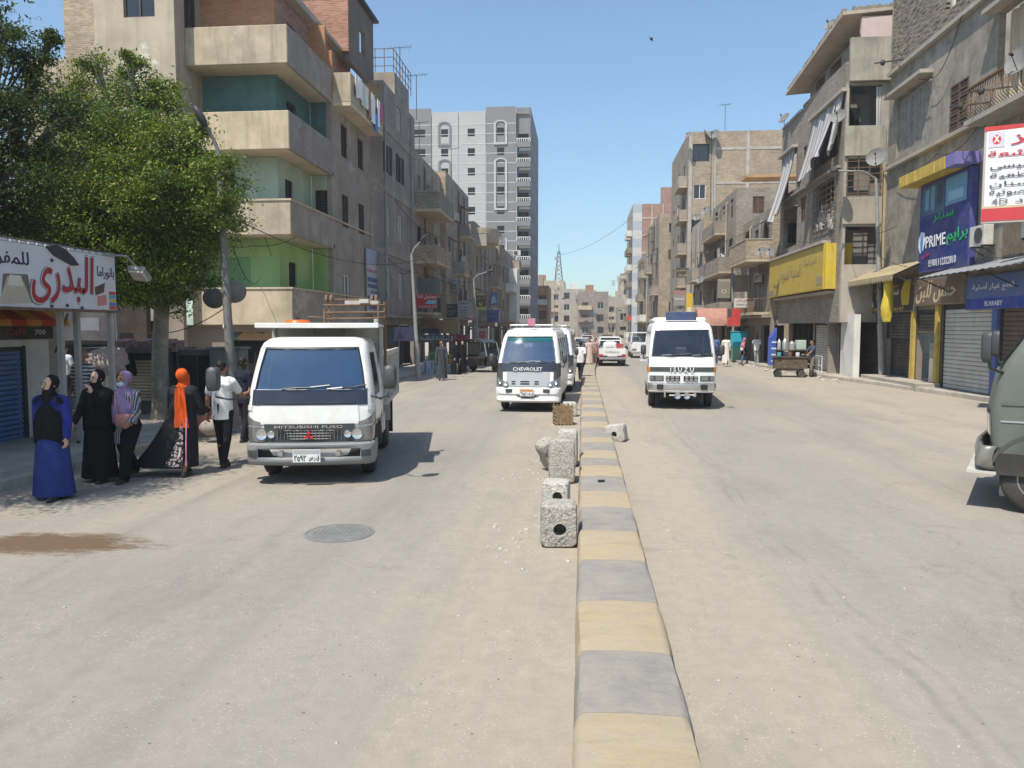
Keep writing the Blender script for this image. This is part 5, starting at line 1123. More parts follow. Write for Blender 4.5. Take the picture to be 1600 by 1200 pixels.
tree('big leafy fig tree with a sunlit yellow-green crown rising behind the white banner', (-10.15, 17.6, .1), 17.2,
     [(140, 160, 60, .3), (205, 135, 42, 0), (180, 210, 80, 0), (250, 160, 42, .3), (268, 225, 62, -.2), (120, 260, 95, -.6), (215, 290, 95, -.6), (300, 290, 72, 0), (345, 270, 42, -1.6), (345, 330, 48, -.8), (255, 370, 85, 0), (160, 360, 90, -.6), (300, 420, 55, .3), (275, 465, 32, .5), (90, 350, 80, -.9), (40, 400, 70, -.8), (215, 400, 60, .6), (45, 345, 70, -.5), (235, 400, 62, -1.0), (268, 425, 48, -.8), (212, 448, 42, -.9), (225, 445, 45, .1), (170, 440, 50, -.3), (290, 350, 70, -.3), (240, 310, 70, -1.2), (110, 420, 50, .4), (310, 195, 18, .1), (205, 95, 16, 0), (148, 95, 22, .2)], 165000, .045, 5, lm1, m_bark, .185, 3.0)
tree('dark dense tree at the left edge with thin twigs against the sky', (-11.6, 12.8, .1), 13.2,
     [(20, 120, 75, 0), (55, 100, 35, .3), (60, 190, 80, 0), (-40, 200, 110, 0), (20, 270, 100, -.3), (-60, 320, 110, 0), (80, 255, 58, .3), (40, 335, 75, .2), (-150, 230, 150, 0), (8, 45, 28, 0), (100, 175, 40, .4), (78, 62, 15, .3), (-60, 90, 80, 0), (-190, 230, 150, -2.2), (-260, 320, 150, -1.2), (-330, 200, 190, -3.2), (-250, 120, 120, -2.0), (-120, 130, 100, -.8), (-330, 20, 200, -5.0), (-230, -40, 190, -4.2), (-420, 60, 230, -5.6)], 88000, .042, 9, lm2, m_bark2, .2, 3.4)  # lobes beyond the left edge are added to shade the walkers
# hanging leaf sprays in front of the shop come from the same fig crown
# ---------------- lamps
def lamp(label, base, top, arm, head=.30, r=.085, cat='street lamp', mat=None):
    o = thing('street_lamp', label, 'street lamp', base, 0, 'street lamps'); b, t_, a = V(base), V(top), V(arm); m = MB()
    m.path([b, b.lerp(t_, .28)], [r * 1.25, r * 1.2], 12); m.path([b.lerp(t_, .28), t_], [r, r * .62], 12); m.build('pole', mat or m_gpole, o, smooth=40)
    m = MB(); md = t_.lerp(a, .35) + V((0, 0, .12 * (a - t_).length)); m.path([t_ - V((0, 0, .05)), t_ + V((0, 0, .02)), md, a], r * .42, 8); m.build('arm', mat or m_gpole, o, smooth=50)
    d = (a - md).normalized(); m = MB(); sd_ = d.cross(V((0, 0, 1))).normalized(); up = sd_.cross(d); A = Matrix((d, sd_, up)).transposed()
    m.ell(a + d * head * .5, (head * .62, head * .26, head * .2), 12, 8, ax=A); m.build('lamp_head', M('lamp_dark', (.05, .05, .05), rough=.5), o, smooth=60); return o
def lamp_px(label, b0, top, arm, h, r, mt=None):
    x, y = gnd(*b0, .12); xt, zt = onY(*top, y); xa, za = onY(*arm, y); return lamp(label, (x, y, .1), (xt, y, zt), (xa, y - .15, za), h, r, mat=mt)
lamp_px('leaning grey lamp post at the left kerb, its lamp over the fig tree', (366, 667), (341, 238), (327, 200), .42, .1, M('shaded_pole_grey', (.17, .165, .16), var=.25, scale=3, bmp=.15, rough=.6, streak=.3, dust=.3))  # darker copy of the pole grey, shade put into its colour
lamp_px('tall grey lamp post in front of the grey house with brick-fronted balconies', (654, 590), (643, 398), (658, 378), .36, .095)
lamp_px('lamp post before the rounded balcony, arm over the road', (748, 560), (740, 436), (762, 425), .5, .1)
lamp_px('grey lamp post with a long arm in front of the phone shop on the right', (1378, 592), (1369, 280), (1308, 268), .3, .11)
lamp_px('lamp post by the blue water kiosk on the far right pavement', (1146, 563), (1144, 408), (1132, 398), .3, .1)
for i, (px, py, D, lab) in enumerate(((866, 470, 120, 'thin far lamp post before the far left houses'), (955, 488, 130, 'thin far lamp post near the street end'))):
    x, z = onY(px, py, D); lamp(lab, (x, D, 0), (x, D, z), (x + 1.2, D, z + .3), .5, .1)
# dishes hung on the left lamp post
x, z = onY(333, 468, 16.9); dish((x, 16.9, z), (-.2, .8, .35), .24, 'dark dish left of the leaning lamp post', mast=.0, mat=M('dish_dark', (.10, .095, .09)))
x, z = onY(367, 457, 17.3); dish((x, 17.3, z), (-.5, .8, .3), .27, 'grey dish just right of the leaning lamp post', mast=.0)
# ============================================================ vehicles
def vp(name, col, **k): return M(name, col, **{**dict(rough=.38, var=.06, scale=1.2, bmp=.04, bscale=6, spec=.5, coat=.25, dust=.3, co='obj'), **k})
v_white = vp('van_white', (.72, .72, .71)); v_tw = vp('truck_white', (.70, .69, .665), bmp=.10, dust=.4, streak=.12); v_cream = vp('bus_white', (.74, .74, .73), dust=.15)
v_grey = vp('trim_grey', (.20, .205, .21), dust=0.2, rough=.55, coat=0); v_dgrey = vp('trim_dark', (.045, .047, .05), dust=0.08, rough=.5, coat=0); v_blk = vp('trim_black', (.012, .012, .014), rough=.35, coat=.2, dust=.1)
v_navy = vp('lower_screen_black', (.015, .018, .03), dust=0.04, rough=.18, coat=.5); v_silver = vp('silver_panel', (.40, .41, .41), metal=.3); v_chrome = vp('chrome', (.62, .62, .62), metal=.9, rough=.2, dust=.15)
v_lens = vp('lamp_glass', (.24, .245, .24), rough=.1, coat=1, dust=.15, metal=.5); v_lamp = vp('lamp_bowl', (.62, .62, .62), metal=.8, rough=.15, dust=0); v_amber = vp('amber_lens', (.55, .20, .02), rough=.25, dust=.05); v_red = vp('red_lens', (.40, .03, .03), rough=.25, dust=.05)
v_tyre = vp('tyre_rubber', (.028, .027, .026), dust=0.25, rough=.9, coat=0, bmp=.3, bscale=30); v_rim = vp('rim_steel', (.30, .29, .28), rough=.5, metal=.4, dust=.5); v_chas = vp('chassis', (.03, .028, .026), dust=0.15, rough=.8, coat=0)
v_bed = vp('bed_paint', (.46, .44, .40), rough=.75, coat=0, streak=.5, dust=.45, bmp=.2); v_olive = vp('van_grey_green', (.115, .13, .113), rough=.55, dust=.2, coat=.05); v_seat = vp('seat_cloth', (.06, .06, .065), rough=.9, coat=0); v_dash = vp('dashboard', (.16, .16, .16), rough=.7, coat=0)
v_plate = flat((.62, .62, .60), dust=.15)
g_blue = GL('windscreen_sky_tone', (.03, .075, .17), .42); g_dark = GL('side_glass', (.015, .018, .022), .75); g_tint = GL('windscreen_dark', (.025, .03, .055), .62)  # blue base colour stands in for sky mirrored in the windscreens
class Shell:
    """lofted cab: profile rows (z, front y, half width, corner radius); front faces -y"""
    def __init__(s, prof, yb, bow=.05): s.p = np.array(prof, float); s.yb = yb; s.bow = bow
    def at(s, z): return [float(np.interp(z, s.p[:, 0], s.p[:, i])) for i in (1, 2, 3)]
    def raw(s, c, z):
        yf, w_, r = s.at(z); fw = w_ - r
        if c[0] == 'f':
            u = c[1]; sg = 1 if u >= 0 else -1; a = abs(u)
            if a <= 1: x = a * fw; return V((sg * x, yf + s.bow * (x / max(fw, .01)) ** 2, z))
            th = min(a - 1, 1) * math.pi / 2; return V((sg * (fw + r * math.sin(th)), yf + s.bow + r * (1 - math.cos(th)), z))
        y0 = yf + s.bow + r; yb = s.yb(z) if callable(s.yb) else s.yb
        return V((c[1] * w_, y0 + (yb - y0) * c[2], z))
    def pt(s, c, z, off=0):
        p = s.raw(c, z)
        if off:
            e = .004; dz = s.raw(c, z + e) - s.raw(c, z - e)
            c2 = list(c); c2[-1] += .01; c1 = list(c); c1[-1] -= .01
            if c[0] == 'f': c2[1] = min(c2[1], 2); c1[1] = max(c1[1], -2)
            du = s.raw(c2, z) - s.raw(c1, z)
            n = du.cross(dz) if c[0] == 'f' else dz.cross(du) * -c[1] * -1
            if n.length > 1e-9:
                n.normalize(); ctr = V((0, p.y + .6 if c[0] == 'f' else p.y, p.z))
                if n.dot(p - ctr) < 0: n = -n
                p = p + n * off
        return p
    def skin(s, cols, zs, skip, mat, par, name='body', cap=True, back=True):
        m = MB(); nc = len(cols); m.v = [tuple(s.raw(c, z)) for z in zs for c in cols]
        for i in range(len(zs) - 1):
            for j in range(nc - 1):
                if not any(j0 <= j < j1 and z0 - 1e-4 <= zs[i] < z1 - 1e-4 for j0, j1, z0, z1 in skip): m.f.append((i * nc + j, i * nc + j + 1, (i + 1) * nc + j + 1, (i + 1) * nc + j)); m.mi.append(0)
            if back: m.f.append((i * nc + nc - 1, i * nc, (i + 1) * nc, (i + 1) * nc + nc - 1)); m.mi.append(0)
        if cap: k = (len(zs) - 1) * nc; m.f.append(tuple(k + j for j in range(nc))); m.mi.append(0)
        o = m.build(name, mat, par, local=True, smooth=38); sdm = o.modifiers.new('s', 'SOLIDIFY'); sdm.thickness = .03; sdm.offset = -1; return o
    def patch(s, c0, c1, z0, z1, off, mat, par, name, nc=8, nz=4, th=.02, sm=40):
        """panel following the shell between two columns; z0/z1 numbers or functions of the position 0..1 along it"""
        Z0 = z0 if callable(z0) else (lambda t_: z0); Z1 = z1 if callable(z1) else (lambda t_: z1); m = MB(); A = []; B = []
        for k in range(nz + 1):
            for j in range(nc + 1):
                t_ = j / nc; z = Z0(t_) + (Z1(t_) - Z0(t_)) * k / nz
                c = ('f', c0[1] + (c1[1] - c0[1]) * t_) if c0[0] == 'f' else ('s', c0[1], c0[2] + (c1[2] - c0[2]) * t_)
                A.append(s.pt(c, z, off)); B.append(s.pt(c, z, off - th))
        n = nc + 1; N_ = len(A); fs = []
        for k in range(nz):
            for j in range(nc): a = k * n + j; fs += [(a, a + 1, a + n + 1, a + n), (a + N_ + n, a + N_ + n + 1, a + N_ + 1, a + N_)]
        for j in range(nc): fs += [(j + 1, j, j + N_, j + 1 + N_), (nz * n + j, nz * n + j + 1, nz * n + j + 1 + N_, nz * n + j + N_)]
        for k in range(nz): fs += [(k * n, (k + 1) * n, (k + 1) * n + N_, k * n + N_), ((k + 1) * n + nc, k * n + nc, k * n + nc + N_, (k + 1) * n + nc + N_)]
        m.add(A + B, fs); return m.build(name, mat, par, local=True, smooth=sm)
def f2(a, b): return ('f', a), ('f', b)
def LB(par, name, mat, *bx, bevel=0, smooth=None):
    m = MB()
    for q in bx: m.box(*q)
    return m.build(name, mat, par, local=True, bevel=bevel, smooth=smooth)
def wheel(par, x, y, r, w_, rim=None, n=22, dual=False):
    """tyre with a rim sub-part; axle along x"""
    sg = 1 if x > 0 else -1; m = MB(); m.lathe([(r * .58, -w_ / 2), (r * .86, -w_ / 2), (r * .97, -w_ * .38), (r, -w_ * .2), (r, w_ * .2), (r * .97, w_ * .38), (r * .86, w_ / 2), (r * .58, w_ / 2)], (x, y, r), (1, 0, 0), n)
    t_ = m.build('wheel', v_tyre, par, local=True, smooth=50); m = MB(); a = w_ / 2 * sg
    m.lathe([(r * .6, a * .55), (r * .6, a * .98), (r * .53, a * 1.02), (r * .5, a * .6), (r * .3, a * .35), (r * .28, a * .9), (r * .12, a * 1.0), (.01, a * 1.0)], (x, y, r), (1, 0, 0), n, caps=False)
    for k in range(6): th = k * math.pi / 3; m.lathe([(.014, 0), (.014, a * .3)], (x + a * .72, y + r * .2 * math.cos(th), r + r * .2 * math.sin(th)), (1, 0, 0), 6)
    m.build('rim', rim or v_rim, t_, local=True, smooth=40); return t_
def mirror(par, pts, c, sz, arm=.016):
    m = MB(); m.path(pts, arm, 6); a_ = m.build('mirror_arm', v_blk, par, local=True); m = MB(); x, y, z = c; w_, d, h = sz
    m.rings([[(x + w_ / 2 * k * math.copysign(abs(math.cos(t_)) ** .5, math.cos(t_)), y + dy, z + h / 2 * k * math.copysign(abs(math.sin(t_)) ** .5, math.sin(t_))) for t_ in [q * math.pi / 8 + .01 for q in range(16)]] for k, dy in ((.7, -d / 2), (.97, -d / 4), (1, d / 2))]); m.build('mirror', v_dgrey, par, local=True, smooth=50)
def wiper(par, S, u0, u1, z0, z1):
    m = MB(); m.path([S.pt(('f', u0), z0, .02), S.pt(('f', (u0 + u1) / 2), (z0 + z1) / 2, .05), S.pt(('f', u1), z1, .03)], .012, 5); m.path([S.pt(('f', u1 - .3), z1 - .02, .035), S.pt(('f', u1 + .35), z1 + .03, .035)], .012, 5); m.build('wiper', v_blk, par, local=True)
FF = Fr((0, 0, 0), (1, 0, 0), (0, -1, 0))
def vtext(par, s, x0, x1, z0, z1, y, mat, shear=0, name='lettering'): return lettering(Fr((0, y, 0), (1, 0, 0), (0, -1, 0)), s, x0, x1, z0, z1, 0, mat, par, local=True, shear=shear, name=name)
def plate(par, x, y, z, w_, h, nums, lets, orange=False):
    p = LB(par, 'number_plate', v_plate, (x - w_ / 2, y - .012, z, x + w_ / 2, y, z + h)); tb = h * .34
    m = MB(); m.box(x - w_ / 2 + .008, y - .015, z + h - tb, x + w_ / 2 - .008, y - .013, z + h - .008); m.build('plate_band', flat((.55, .20, .03) if orange else (.35, .36, .36)), p, local=True)
    vtext(p, nums, x - w_ * .45, x - w_ * .02, z + .02, z + h - tb - .02, y - .018, v_blk); vtext(p, lets, x + w_ * .08, x + w_ * .45, z + .02, z + h - tb - .02, y - .018, v_blk); return p
def seat(par, x, y, z): LB(par, 'seat', v_seat, (x - .24, y - .25, z, x + .24, y + .25, z + .16), (x - .24, y + .2, z + .16, x + .24, y + .34, z + .72), (x - .13, y + .22, z + .74, x + .13, y + .32, z + .92), bevel=.04)
def steering(par, x, y, z):
    m = MB(); ax = V((0, .55, .8)).normalized(); a = V((1, 0, 0)); b = ax.cross(a); c = V((x, y, z)); m.path([c + (a * math.cos(t_) + b * math.sin(t_)) * .2 for t_ in [k * math.pi / 9 for k in range(19)]], .016, 6, caps=False); m.tube(c - a * .2, c + a * .2, .014, n=5); m.tube(c, c - ax * .35, .02, n=6); m.build('steering_wheel', v_blk, par, local=True, smooth=60)
# ---------------------------------------------------------------- dump truck
T = thing('dump_truck', 'dented white tipper truck with sky-coloured windscreen and grey bumper, driving at front left', 'dump truck', (-4.03, 11.0, 0), rad(9.5))
S = Shell([(.36, .09, .86, .14), (.45, .05, .90, .15), (.95, .02, .93, .16), (1.20, .045, .93, .18), (1.43, .11, .92, .18), (1.72, .22, .875, .18), (2.03, .345, .815, .19), (2.12, .42, .78, .19), (2.18, .55, .71, .18), (2.205, .75, .60, .16)], 1.75)
cols = [('s', -1, 1), ('s', -1, .86), ('s', -1, .72), ('s', -1, .4), ('s', -1, .1)] + [('f', u) for u in (-2, -1.75, -1.5, -1.22, -.6, 0, .6, 1.22, 1.5, 1.75, 2)] + [('s', 1, .1), ('s', 1, .4), ('s', 1, .72), ('s', 1, .86), ('s', 1, 1)]
zs = [.36, .45, .6, .85, .95, 1.08, 1.2, 1.30, 1.43, 1.6, 1.8, 1.96, 2.03, 2.08, 2.12, 2.16, 2.18, 2.2, 2.205]
S.skin(cols, zs, [(8, 12, 1.43, 2.03), (2, 4, 1.30, 1.96), (16, 18, 1.30, 1.96), (0, 4, .36, .85), (16, 20, .36, .85)], v_tw, T, 'cab')
S.patch(*f2(-1.22, 1.22), 1.42, 2.04, -.012, g_blue, T, 'windscreen', 14, 6, .008)
for sg in (-1, 1): S.patch(('s', sg, .1), ('s', sg, .72), 1.29, 1.97, -.015, g_dark, T, 'side_window', 5, 4, .006)
S.patch(*f2(-1.36, 1.36), 1.20, 1.425, .008, v_navy, T, 'cowl_panel', 14, 3)
S.patch(*f2(-1.27, 1.27), 2.03, 2.055, .008, v_blk, T, 'windscreen_seal', 14, 1, .02)
for sg in (-1, 1): S.patch(('f', sg * 1.2), ('f', sg * 1.27), 1.42, 2.035, .006, v_blk, T, 'windscreen_seal', 1, 5, .02)
S.patch(*f2(-.95, .95), lambda t_: .92, lambda t_: 1.19, .012, v_tw, T, 'hood_panel', 12, 5)
S.patch(*f2(-.9, .9), 1.222, 1.245, .02, v_blk, T, 'hood_slot', 10, 1)
S.patch(*f2(-.86, .86), lambda t_: .655, lambda t_: .925, .02, v_dgrey, T, 'grille_surround', 12, 3)
S.patch(*f2(-.62, .62), lambda t_: .70 - .03 * (1 - abs(2 * t_ - 1)), .845, .024, v_blk, T, 'grille_opening', 10, 2)
m = MB()
for k in range(4):
    z = .70 + k * .042; hw = .50 - .02 * (3 - k); yf = S.at(z)[0]; m.path([(-hw, yf + .012, z), (-hw / 2, yf - .022, z), (0, yf - .035, z), (hw / 2, yf - .022, z), (hw, yf + .012, z)], .008, 5)
for k in range(-9, 10): x = k * .052; m.tube((x, -.012 + .04 * (x / .5) ** 2 , .69), (x, -.012 + .04 * (x / .5) ** 2, .84), .004, n=4)
m.build('grille_bars', v_grey, T, local=True)
vtext(T, 'MITSUBISHI FUSO', -.50, .50, .868, .908, -.034, v_chrome)
m = MB(); c0 = V((0, -.045, .755))
for k in range(3):
    a = math.pi / 2 + k * 2 * math.pi / 3; d = V((math.cos(a), 0, math.sin(a))); e = V((-d.z, 0, d.x)); P = [c0, c0 + d * .042 + e * .024, c0 + d * .085, c0 + d * .042 - e * .024]; m.add(P + [p + V((0, .02, 0)) for p in P], [(0, 1, 2, 3), (4, 7, 6, 5), (0, 4, 5, 1), (1, 5, 6, 2), (2, 6, 7, 3), (3, 7, 4, 0)])
m.build('badge', flat((.50, .03, .03), rough=.3), T, local=True)
for sg in (-1, 1):
    h_ = S.patch(('f', sg * .88), ('f', sg * 1.98), lambda t_: .655 + .02 * t_, lambda t_: .87 + .02 * t_, .018, v_lens, T, 'headlight', 8, 3)
    m = MB(); yc = S.pt(('f', sg * 1.05), .76).y; m.lathe([(.085, .0), (.075, .03), (.03, .012), (.001, .02)], (sg * .70, yc - .035, .765), (0, -1, 0), 14); m.lathe([(.06, .0), (.05, .02), (.02, .01)], (sg * .56, yc - .05, .765), (0, -1, 0), 12); m.build('lamp_bowl', v_lamp, h_, local=True, smooth=40)
    S.patch(('f', sg * .93), ('f', sg * 2), lambda t_: .895 + .03 * t_, lambda t_: .95 + .13 * t_, .012, v_lens, T, 'indicator', 8, 2)
    S.patch(('s', sg, .0), ('s', sg, .10), lambda t_: .70, lambda t_: 1.02, .012, v_dgrey, T, 'corner_trim', 3, 2)
    S.patch(('f', sg * 1.35), ('f', sg * 2), 1.12, 1.19, .014, v_tw, T, 'corner_vent', 4, 1)
    LB(T, 'door_handle', v_blk, (sg * .935 - .012, 1.25, 1.16, sg * .935 + .012, 1.42, 1.20), bevel=.006)
    m = MB()
    for a, b in (((sg * .935, .42, .9), (sg * .9, .58, 1.97)), ((sg * .936, 1.5, .86), (sg * .86, 1.5, 1.95)), ((sg * .936, .42, .9), (sg * .936, 1.5, .86))): m.tube(a, b, .006, n=4)
    m.build('door_gap', v_blk, T, local=True)
# bumper
BP = Shell([(.31, -.02, .93, .2), (.36, -.06, .95, .2), (.50, -.08, .955, .2), (.62, -.07, .955, .2), (.65, -.03, .94, .2)], 1.0)
cb = [('s', -1, .45), ('s', -1, .2)] + [('f', u) for u in (-2, -1.7, -1.4, -1, -.5, 0, .5, 1, 1.4, 1.7, 2)] + [('s', 1, .2), ('s', 1, .45)]
BP.skin(cb, [.31, .36, .43, .50, .56, .62, .65], [(5, 9, .43, .56)], v_grey, T, 'bumper', cap=False, back=False)
LB(T, 'bumper_recess', v_chas, (-.9, .08, .33, .9, .12, .66)); m = MB()
for sg in (-1, 1): m.tube((sg * .42, .06, .49), (sg * .42, -.05, .49), .04, n=10)
m.build('tow_eye', v_rim, T, local=True)
for sg in (-1, 1): BP.patch(('f', sg * 1.02), ('f', sg * 1.5), .44, .54, .006, v_dgrey, T, 'fog_lamp_blank', 4, 2)
plate(T, -.02, -.12, .375, .40, .19, '٢٥٩٢', 'ق ر س')
LB(T, 'floor', v_chas, (-.84, .3, .52, .84, 1.7, .9)); LB(T, 'dashboard', v_dash, (-.80, .25, 1.05, .80, .62, 1.36), bevel=.05); seat(T, -.4, 1.3, .95); seat(T, .4, 1.3, .95); seat(T, .0, 1.35, .95); steering(T, .40, .72, 1.42)
LB(T, 'rear_cab_wall', v_dash, (-.84, 1.66, .9, .84, 1.70, 1.5), (-.84, 1.66, 1.5, -.5, 1.70, 2.1), (.5, 1.66, 1.5, .84, 1.70, 2.1)); LB(T, 'rear_window', g_dark, (-.5, 1.68, 1.5, .5, 1.69, 1.95))
LB(T, 'windscreen_papers', flat((.6, .6, .58)), (-.40, .20, 1.44, -.2, .202, 1.50), (.02, .50, 1.86, .09, .502, 1.95), (.55, .50, 1.88, .61, .502, 1.97)); 
for a in ((-.55, .05, 1.43, 1.45), (.35, .95, 1.43, 1.45)): wiper(T, S, *a)
mirror(T, [(.90, .22, 1.32), (1.05, .02, 1.30), (1.17, -.02, 1.34), (1.17, -.02, 1.42)], (1.20, -.04, 1.62), (.20, .14, .36)); mirror(T, [(-.90, .22, 1.32), (-1.15, .0, 1.30), (-1.33, -.02, 1.34), (-1.33, -.02, 1.42)], (-1.36, -.04, 1.60), (.19, .14, .36))
for sg in (-1, 1):
    wheel(T, sg * .76, 1.05, .37, .22); wheel(T, sg * .66, 3.65, .38, .36)
    m = MB(); m.rings([[(sg * .62, 1.05 + .47 * math.cos(t_), .40 + .47 * math.sin(t_)), (sg * .93, 1.05 + .47 * math.cos(t_), .40 + .47 * math.sin(t_))] for t_ in [k * math.pi / 10 for k in range(11)]], closed=False, cap0=False, cap1=False); o_ = m.build('wheel_arch', v_dgrey, T, local=True, smooth=50); q = o_.modifiers.new('s', 'SOLIDIFY'); q.thickness = .03
    LB(T, 'mudguard', v_bed, (sg * .5, 3.15, .60, sg * .93, 3.2, 1.02), (sg * .5, 3.2, .98, sg * .93, 4.1, 1.02)); LB(T, 'mud_flap', v_blk, (sg * .45, 4.12, .25, sg * .9, 4.14, .95))
LB(T, 'chassis_rail', v_chas, (-.42, .6, .5, -.32, 4.9, .72), (.32, .6, .5, .42, 4.9, .72), (-.7, 1.0, .33, .7, 1.1, .42), (-.8, 3.6, .34, .8, 3.7, .42)); LB(T, 'fuel_tank', v_rim, (.45, 1.9, .45, .88, 2.75, .85), bevel=.05); LB(T, 'battery_box', v_chas, (-.88, 1.9, .5, -.45, 2.7, .85), bevel=.02)
# tipping body
LB(T, 'bed_floor', v_bed, (-.93, 1.95, 1.0, .93, 4.85, 1.12))
for sg in (-1, 1):
    x0, x1 = (.88, .93) if sg > 0 else (-.93, -.88); sp = LB(T, 'bed_side', v_bed, (x0, 1.95, 1.12, x1, 4.85, 1.86))
    for y in (2.0, 2.7, 3.4, 4.1, 4.74): LB(sp, 'rib', v_bed, (sg * .932, y, 1.02, sg * .985, y + .09, 1.9))
    LB(sp, 'rail', v_bed, (sg * .932, 1.95, 1.86, sg * .985, 4.85, 1.94)); LB(sp, 'rail', v_bed, (sg * .932, 1.95, 1.0, sg * .985, 4.85, 1.08))
LB(T, 'tailgate', v_bed, (-.93, 4.85, 1.02, .93, 4.92, 1.9)); LB(T, 'headboard', v_bed, (-.93, 1.88, 1.0, .93, 1.94, 2.35)); LB(T, 'headboard_rib', v_bed, (-.93, 1.83, 1.0, -.87, 1.88, 2.35), (.87, 1.83, 1.0, .93, 1.88, 2.35), (-.3, 1.84, 1.1, -.24, 1.88, 2.35), (.24, 1.84, 1.1, .3, 1.88, 2.35))
LB(T, 'cab_guard', v_tw, (-.95, .85, 2.36, .95, 1.94, 2.40), (-.96, .80, 2.345, .96, .86, 2.425), bevel=.01); LB(T, 'bed_load', M('rubble_fill', (.33, .29, .23), var=.4, scale=6, bmp=.8), (-.87, 2.0, 1.12, .87, 4.8, 1.5))
m = MB()
for sg in (0, 1): m.tube((.96 * (sg * 2 - 1) if sg else .02, 1.9, 2.40), (.96 * (sg * 2 - 1) if sg else .02, 1.9, 2.75), .022, n=5)
m.tube((.96, 1.95, 1.3), (.96, 1.95, 2.8), .03, n=6); m.tube((.9, 1.4, 2.42), (.9, 1.4, 2.75), .02, n=5); m.tube((.02, 1.4, 2.42), (.02, 1.4, 2.68), .02, n=5)
for z in (2.5, 2.6, 2.72): m.tube((.0, 1.88, z), (.96, 1.88, z + .02), .016, n=5); m.tube((.0, 1.4, z), (.9, 1.4, z + .01), .014, n=5)
m.tube((-.25, 1.4, 2.53), (.4, 1.5, 2.5), .015, n=5); m.build('rack', m_rust, T, local=True)
o = thing('steel_trolley', 'rusty roller frame with small wheels lying on top of the tipper truck rack', 'trolley', tuple(WM[T.name] @ V((.45, 1.6, 2.76))), rad(9))
LB(o, 'plate', v_bed, (-.1, -.15, -.02, .45, .15, .04), (.15, -.25, .0, .3, .2, .06)); m = MB()
for x in (-.42, -.34, .33, .4): m.lathe([(.02, -.02), (.075, -.02), (.08, 0), (.075, .02), (.02, .02)], (x, 0, .06), (1, 0, 0), 14)
m.build('roller', m_rust, o, local=True, smooth=40); m = MB(); m.tube((-.46, 0, .06), (.46, 0, .06), .018, n=6); m.build('axle', m_rust, o, local=True)
o = thing('plastic_basin', 'orange-red plastic basin lying upside down on the tipper truck cab guard', 'basin', tuple(WM[T.name] @ V((-.38, 1.25, 2.40))), 0); m = MB(); m.lathe([(.21, 0), (.2, .04), (.17, .07), (.05, .075)], (0, 0, .005), n=18); m.build('basin', flat((.62, .12, .02), rough=.35), o, local=True, smooth=40)
# ---------------------------------------------------------------- minibuses
def bus(name, label, loc, rz, prof, yb, scr, glass, body, winz, wins, group=None, uw=1.15):
    B_ = thing(name, label, 'minibus', loc, rz, group); S = Shell(prof, yb, .05); ts = sorted({0.0, 1.0, *[x for w_ in wins for x in w_]})
    L_ = [('s', -1, t_) for t_ in reversed(ts[1:])]; Rr = [('s', 1, t_) for t_ in ts[1:]]; fu = [-2, -1.7, -1.4, -uw, -.6, 0, .6, uw, 1.4, 1.7, 2]; cols = L_ + [('f', u) for u in fu] + Rr; nl = len(L_)
    zz = sorted({*[p[0] for p in prof], scr[0], scr[1], winz[0], winz[1], .62}); sk = [(nl + 3, nl + 7, scr[0], scr[1])]
    for a, b in wins:
        ia, ib = ts.index(a), ts.index(b); sk += [(nl + 10 + ia, nl + 10 + ib, winz[0], winz[1]), (nl - ib, nl - ia, winz[0], winz[1])]
    S.skin(cols, zz, sk, body, B_, 'body'); S.patch(*f2(-uw, uw), scr[0] - .01, scr[1] + .01, -.012, glass, B_, 'windscreen', 14, 6, .008)
    for sg in (-1, 1):
        for a, b in wins: S.patch(('s', sg, a), ('s', sg, b), winz[0] - .01, winz[1] + .01, -.012, g_dark, B_, 'side_window', 3, 3, .006)
        S.patch(('f', sg * uw), ('f', sg * (uw + .05)), scr[0], scr[1], .005, v_blk, B_, 'windscreen_seal', 1, 5)
    S.patch(*f2(-uw - .05, uw + .05), scr[1], scr[1] + .025, .006, v_blk, B_, 'windscreen_seal', 14, 1); S.patch(*f2(-uw - .05, uw + .05), scr[0] - .03, scr[0], .006, v_blk, B_, 'windscreen_seal', 14, 1)
    w_ = S.at(1.0)[1]; LB(B_, 'floor', v_chas, (-w_ + .05, .4, .42, w_ - .05, yb - .05, .7)); LB(B_, 'dashboard', v_dash, (-w_ + .12, .3, scr[0] - .35, w_ - .12, .65, scr[0] - .02), bevel=.05)
    for k in range(int((yb - 1.4) / .85)):
        for x in (-.5, .5): seat(B_, x * w_, 1.35 + k * .85, .85)
    steering(B_, .42, .75, scr[0] + .05); wheel(B_, w_ - .14, 1.0, .36, .2); wheel(B_, -w_ + .14, 1.0, .36, .2); wheel(B_, w_ - .16, yb - 1.3, .36, .26); wheel(B_, -w_ + .16, yb - 1.3, .36, .26)
    LB(B_, 'chassis', v_chas, (-.6, .3, .28, .6, yb - .3, .42)); return B_, S
PI_ = [(.50, .06, .93, .1), (.60, .03, .96, .12), (1.05, .0, .965, .12), (1.25, .015, .965, .13), (1.52, .06, .955, .14), (2.0, .18, .91, .16), (2.28, .26, .87, .17), (2.36, .32, .85, .18), (2.48, .55, .80, .2), (2.55, .95, .70, .2), (2.57, 1.3, .6, .2)]
I, S = bus('minibus', 'white boxy minibus lettered ISUZU coming head-on in the right carriageway', (2.86, 22.4, 0), rad(-3.5), PI_, 6.2, (1.55, 2.27), g_tint, v_cream, (1.5, 2.2), [(.05, .2), (.24, .42), (.45, .63), (.66, .82), (.85, .97)], uw=1.2)
m = MB(); LB(I, 'raised_roof', v_cream, (-.80, 1.4, 2.5, .80, 6.1, 2.66), bevel=.06)
S.patch(*f2(-1.3, 1.3), 1.09, 1.22, .012, v_dgrey, I, 'grille_band', 12, 2); vtext(I, 'I S U Z U', -.33, .33, 1.095, 1.215, -.035, flat((.75, .75, .75), dust=0))
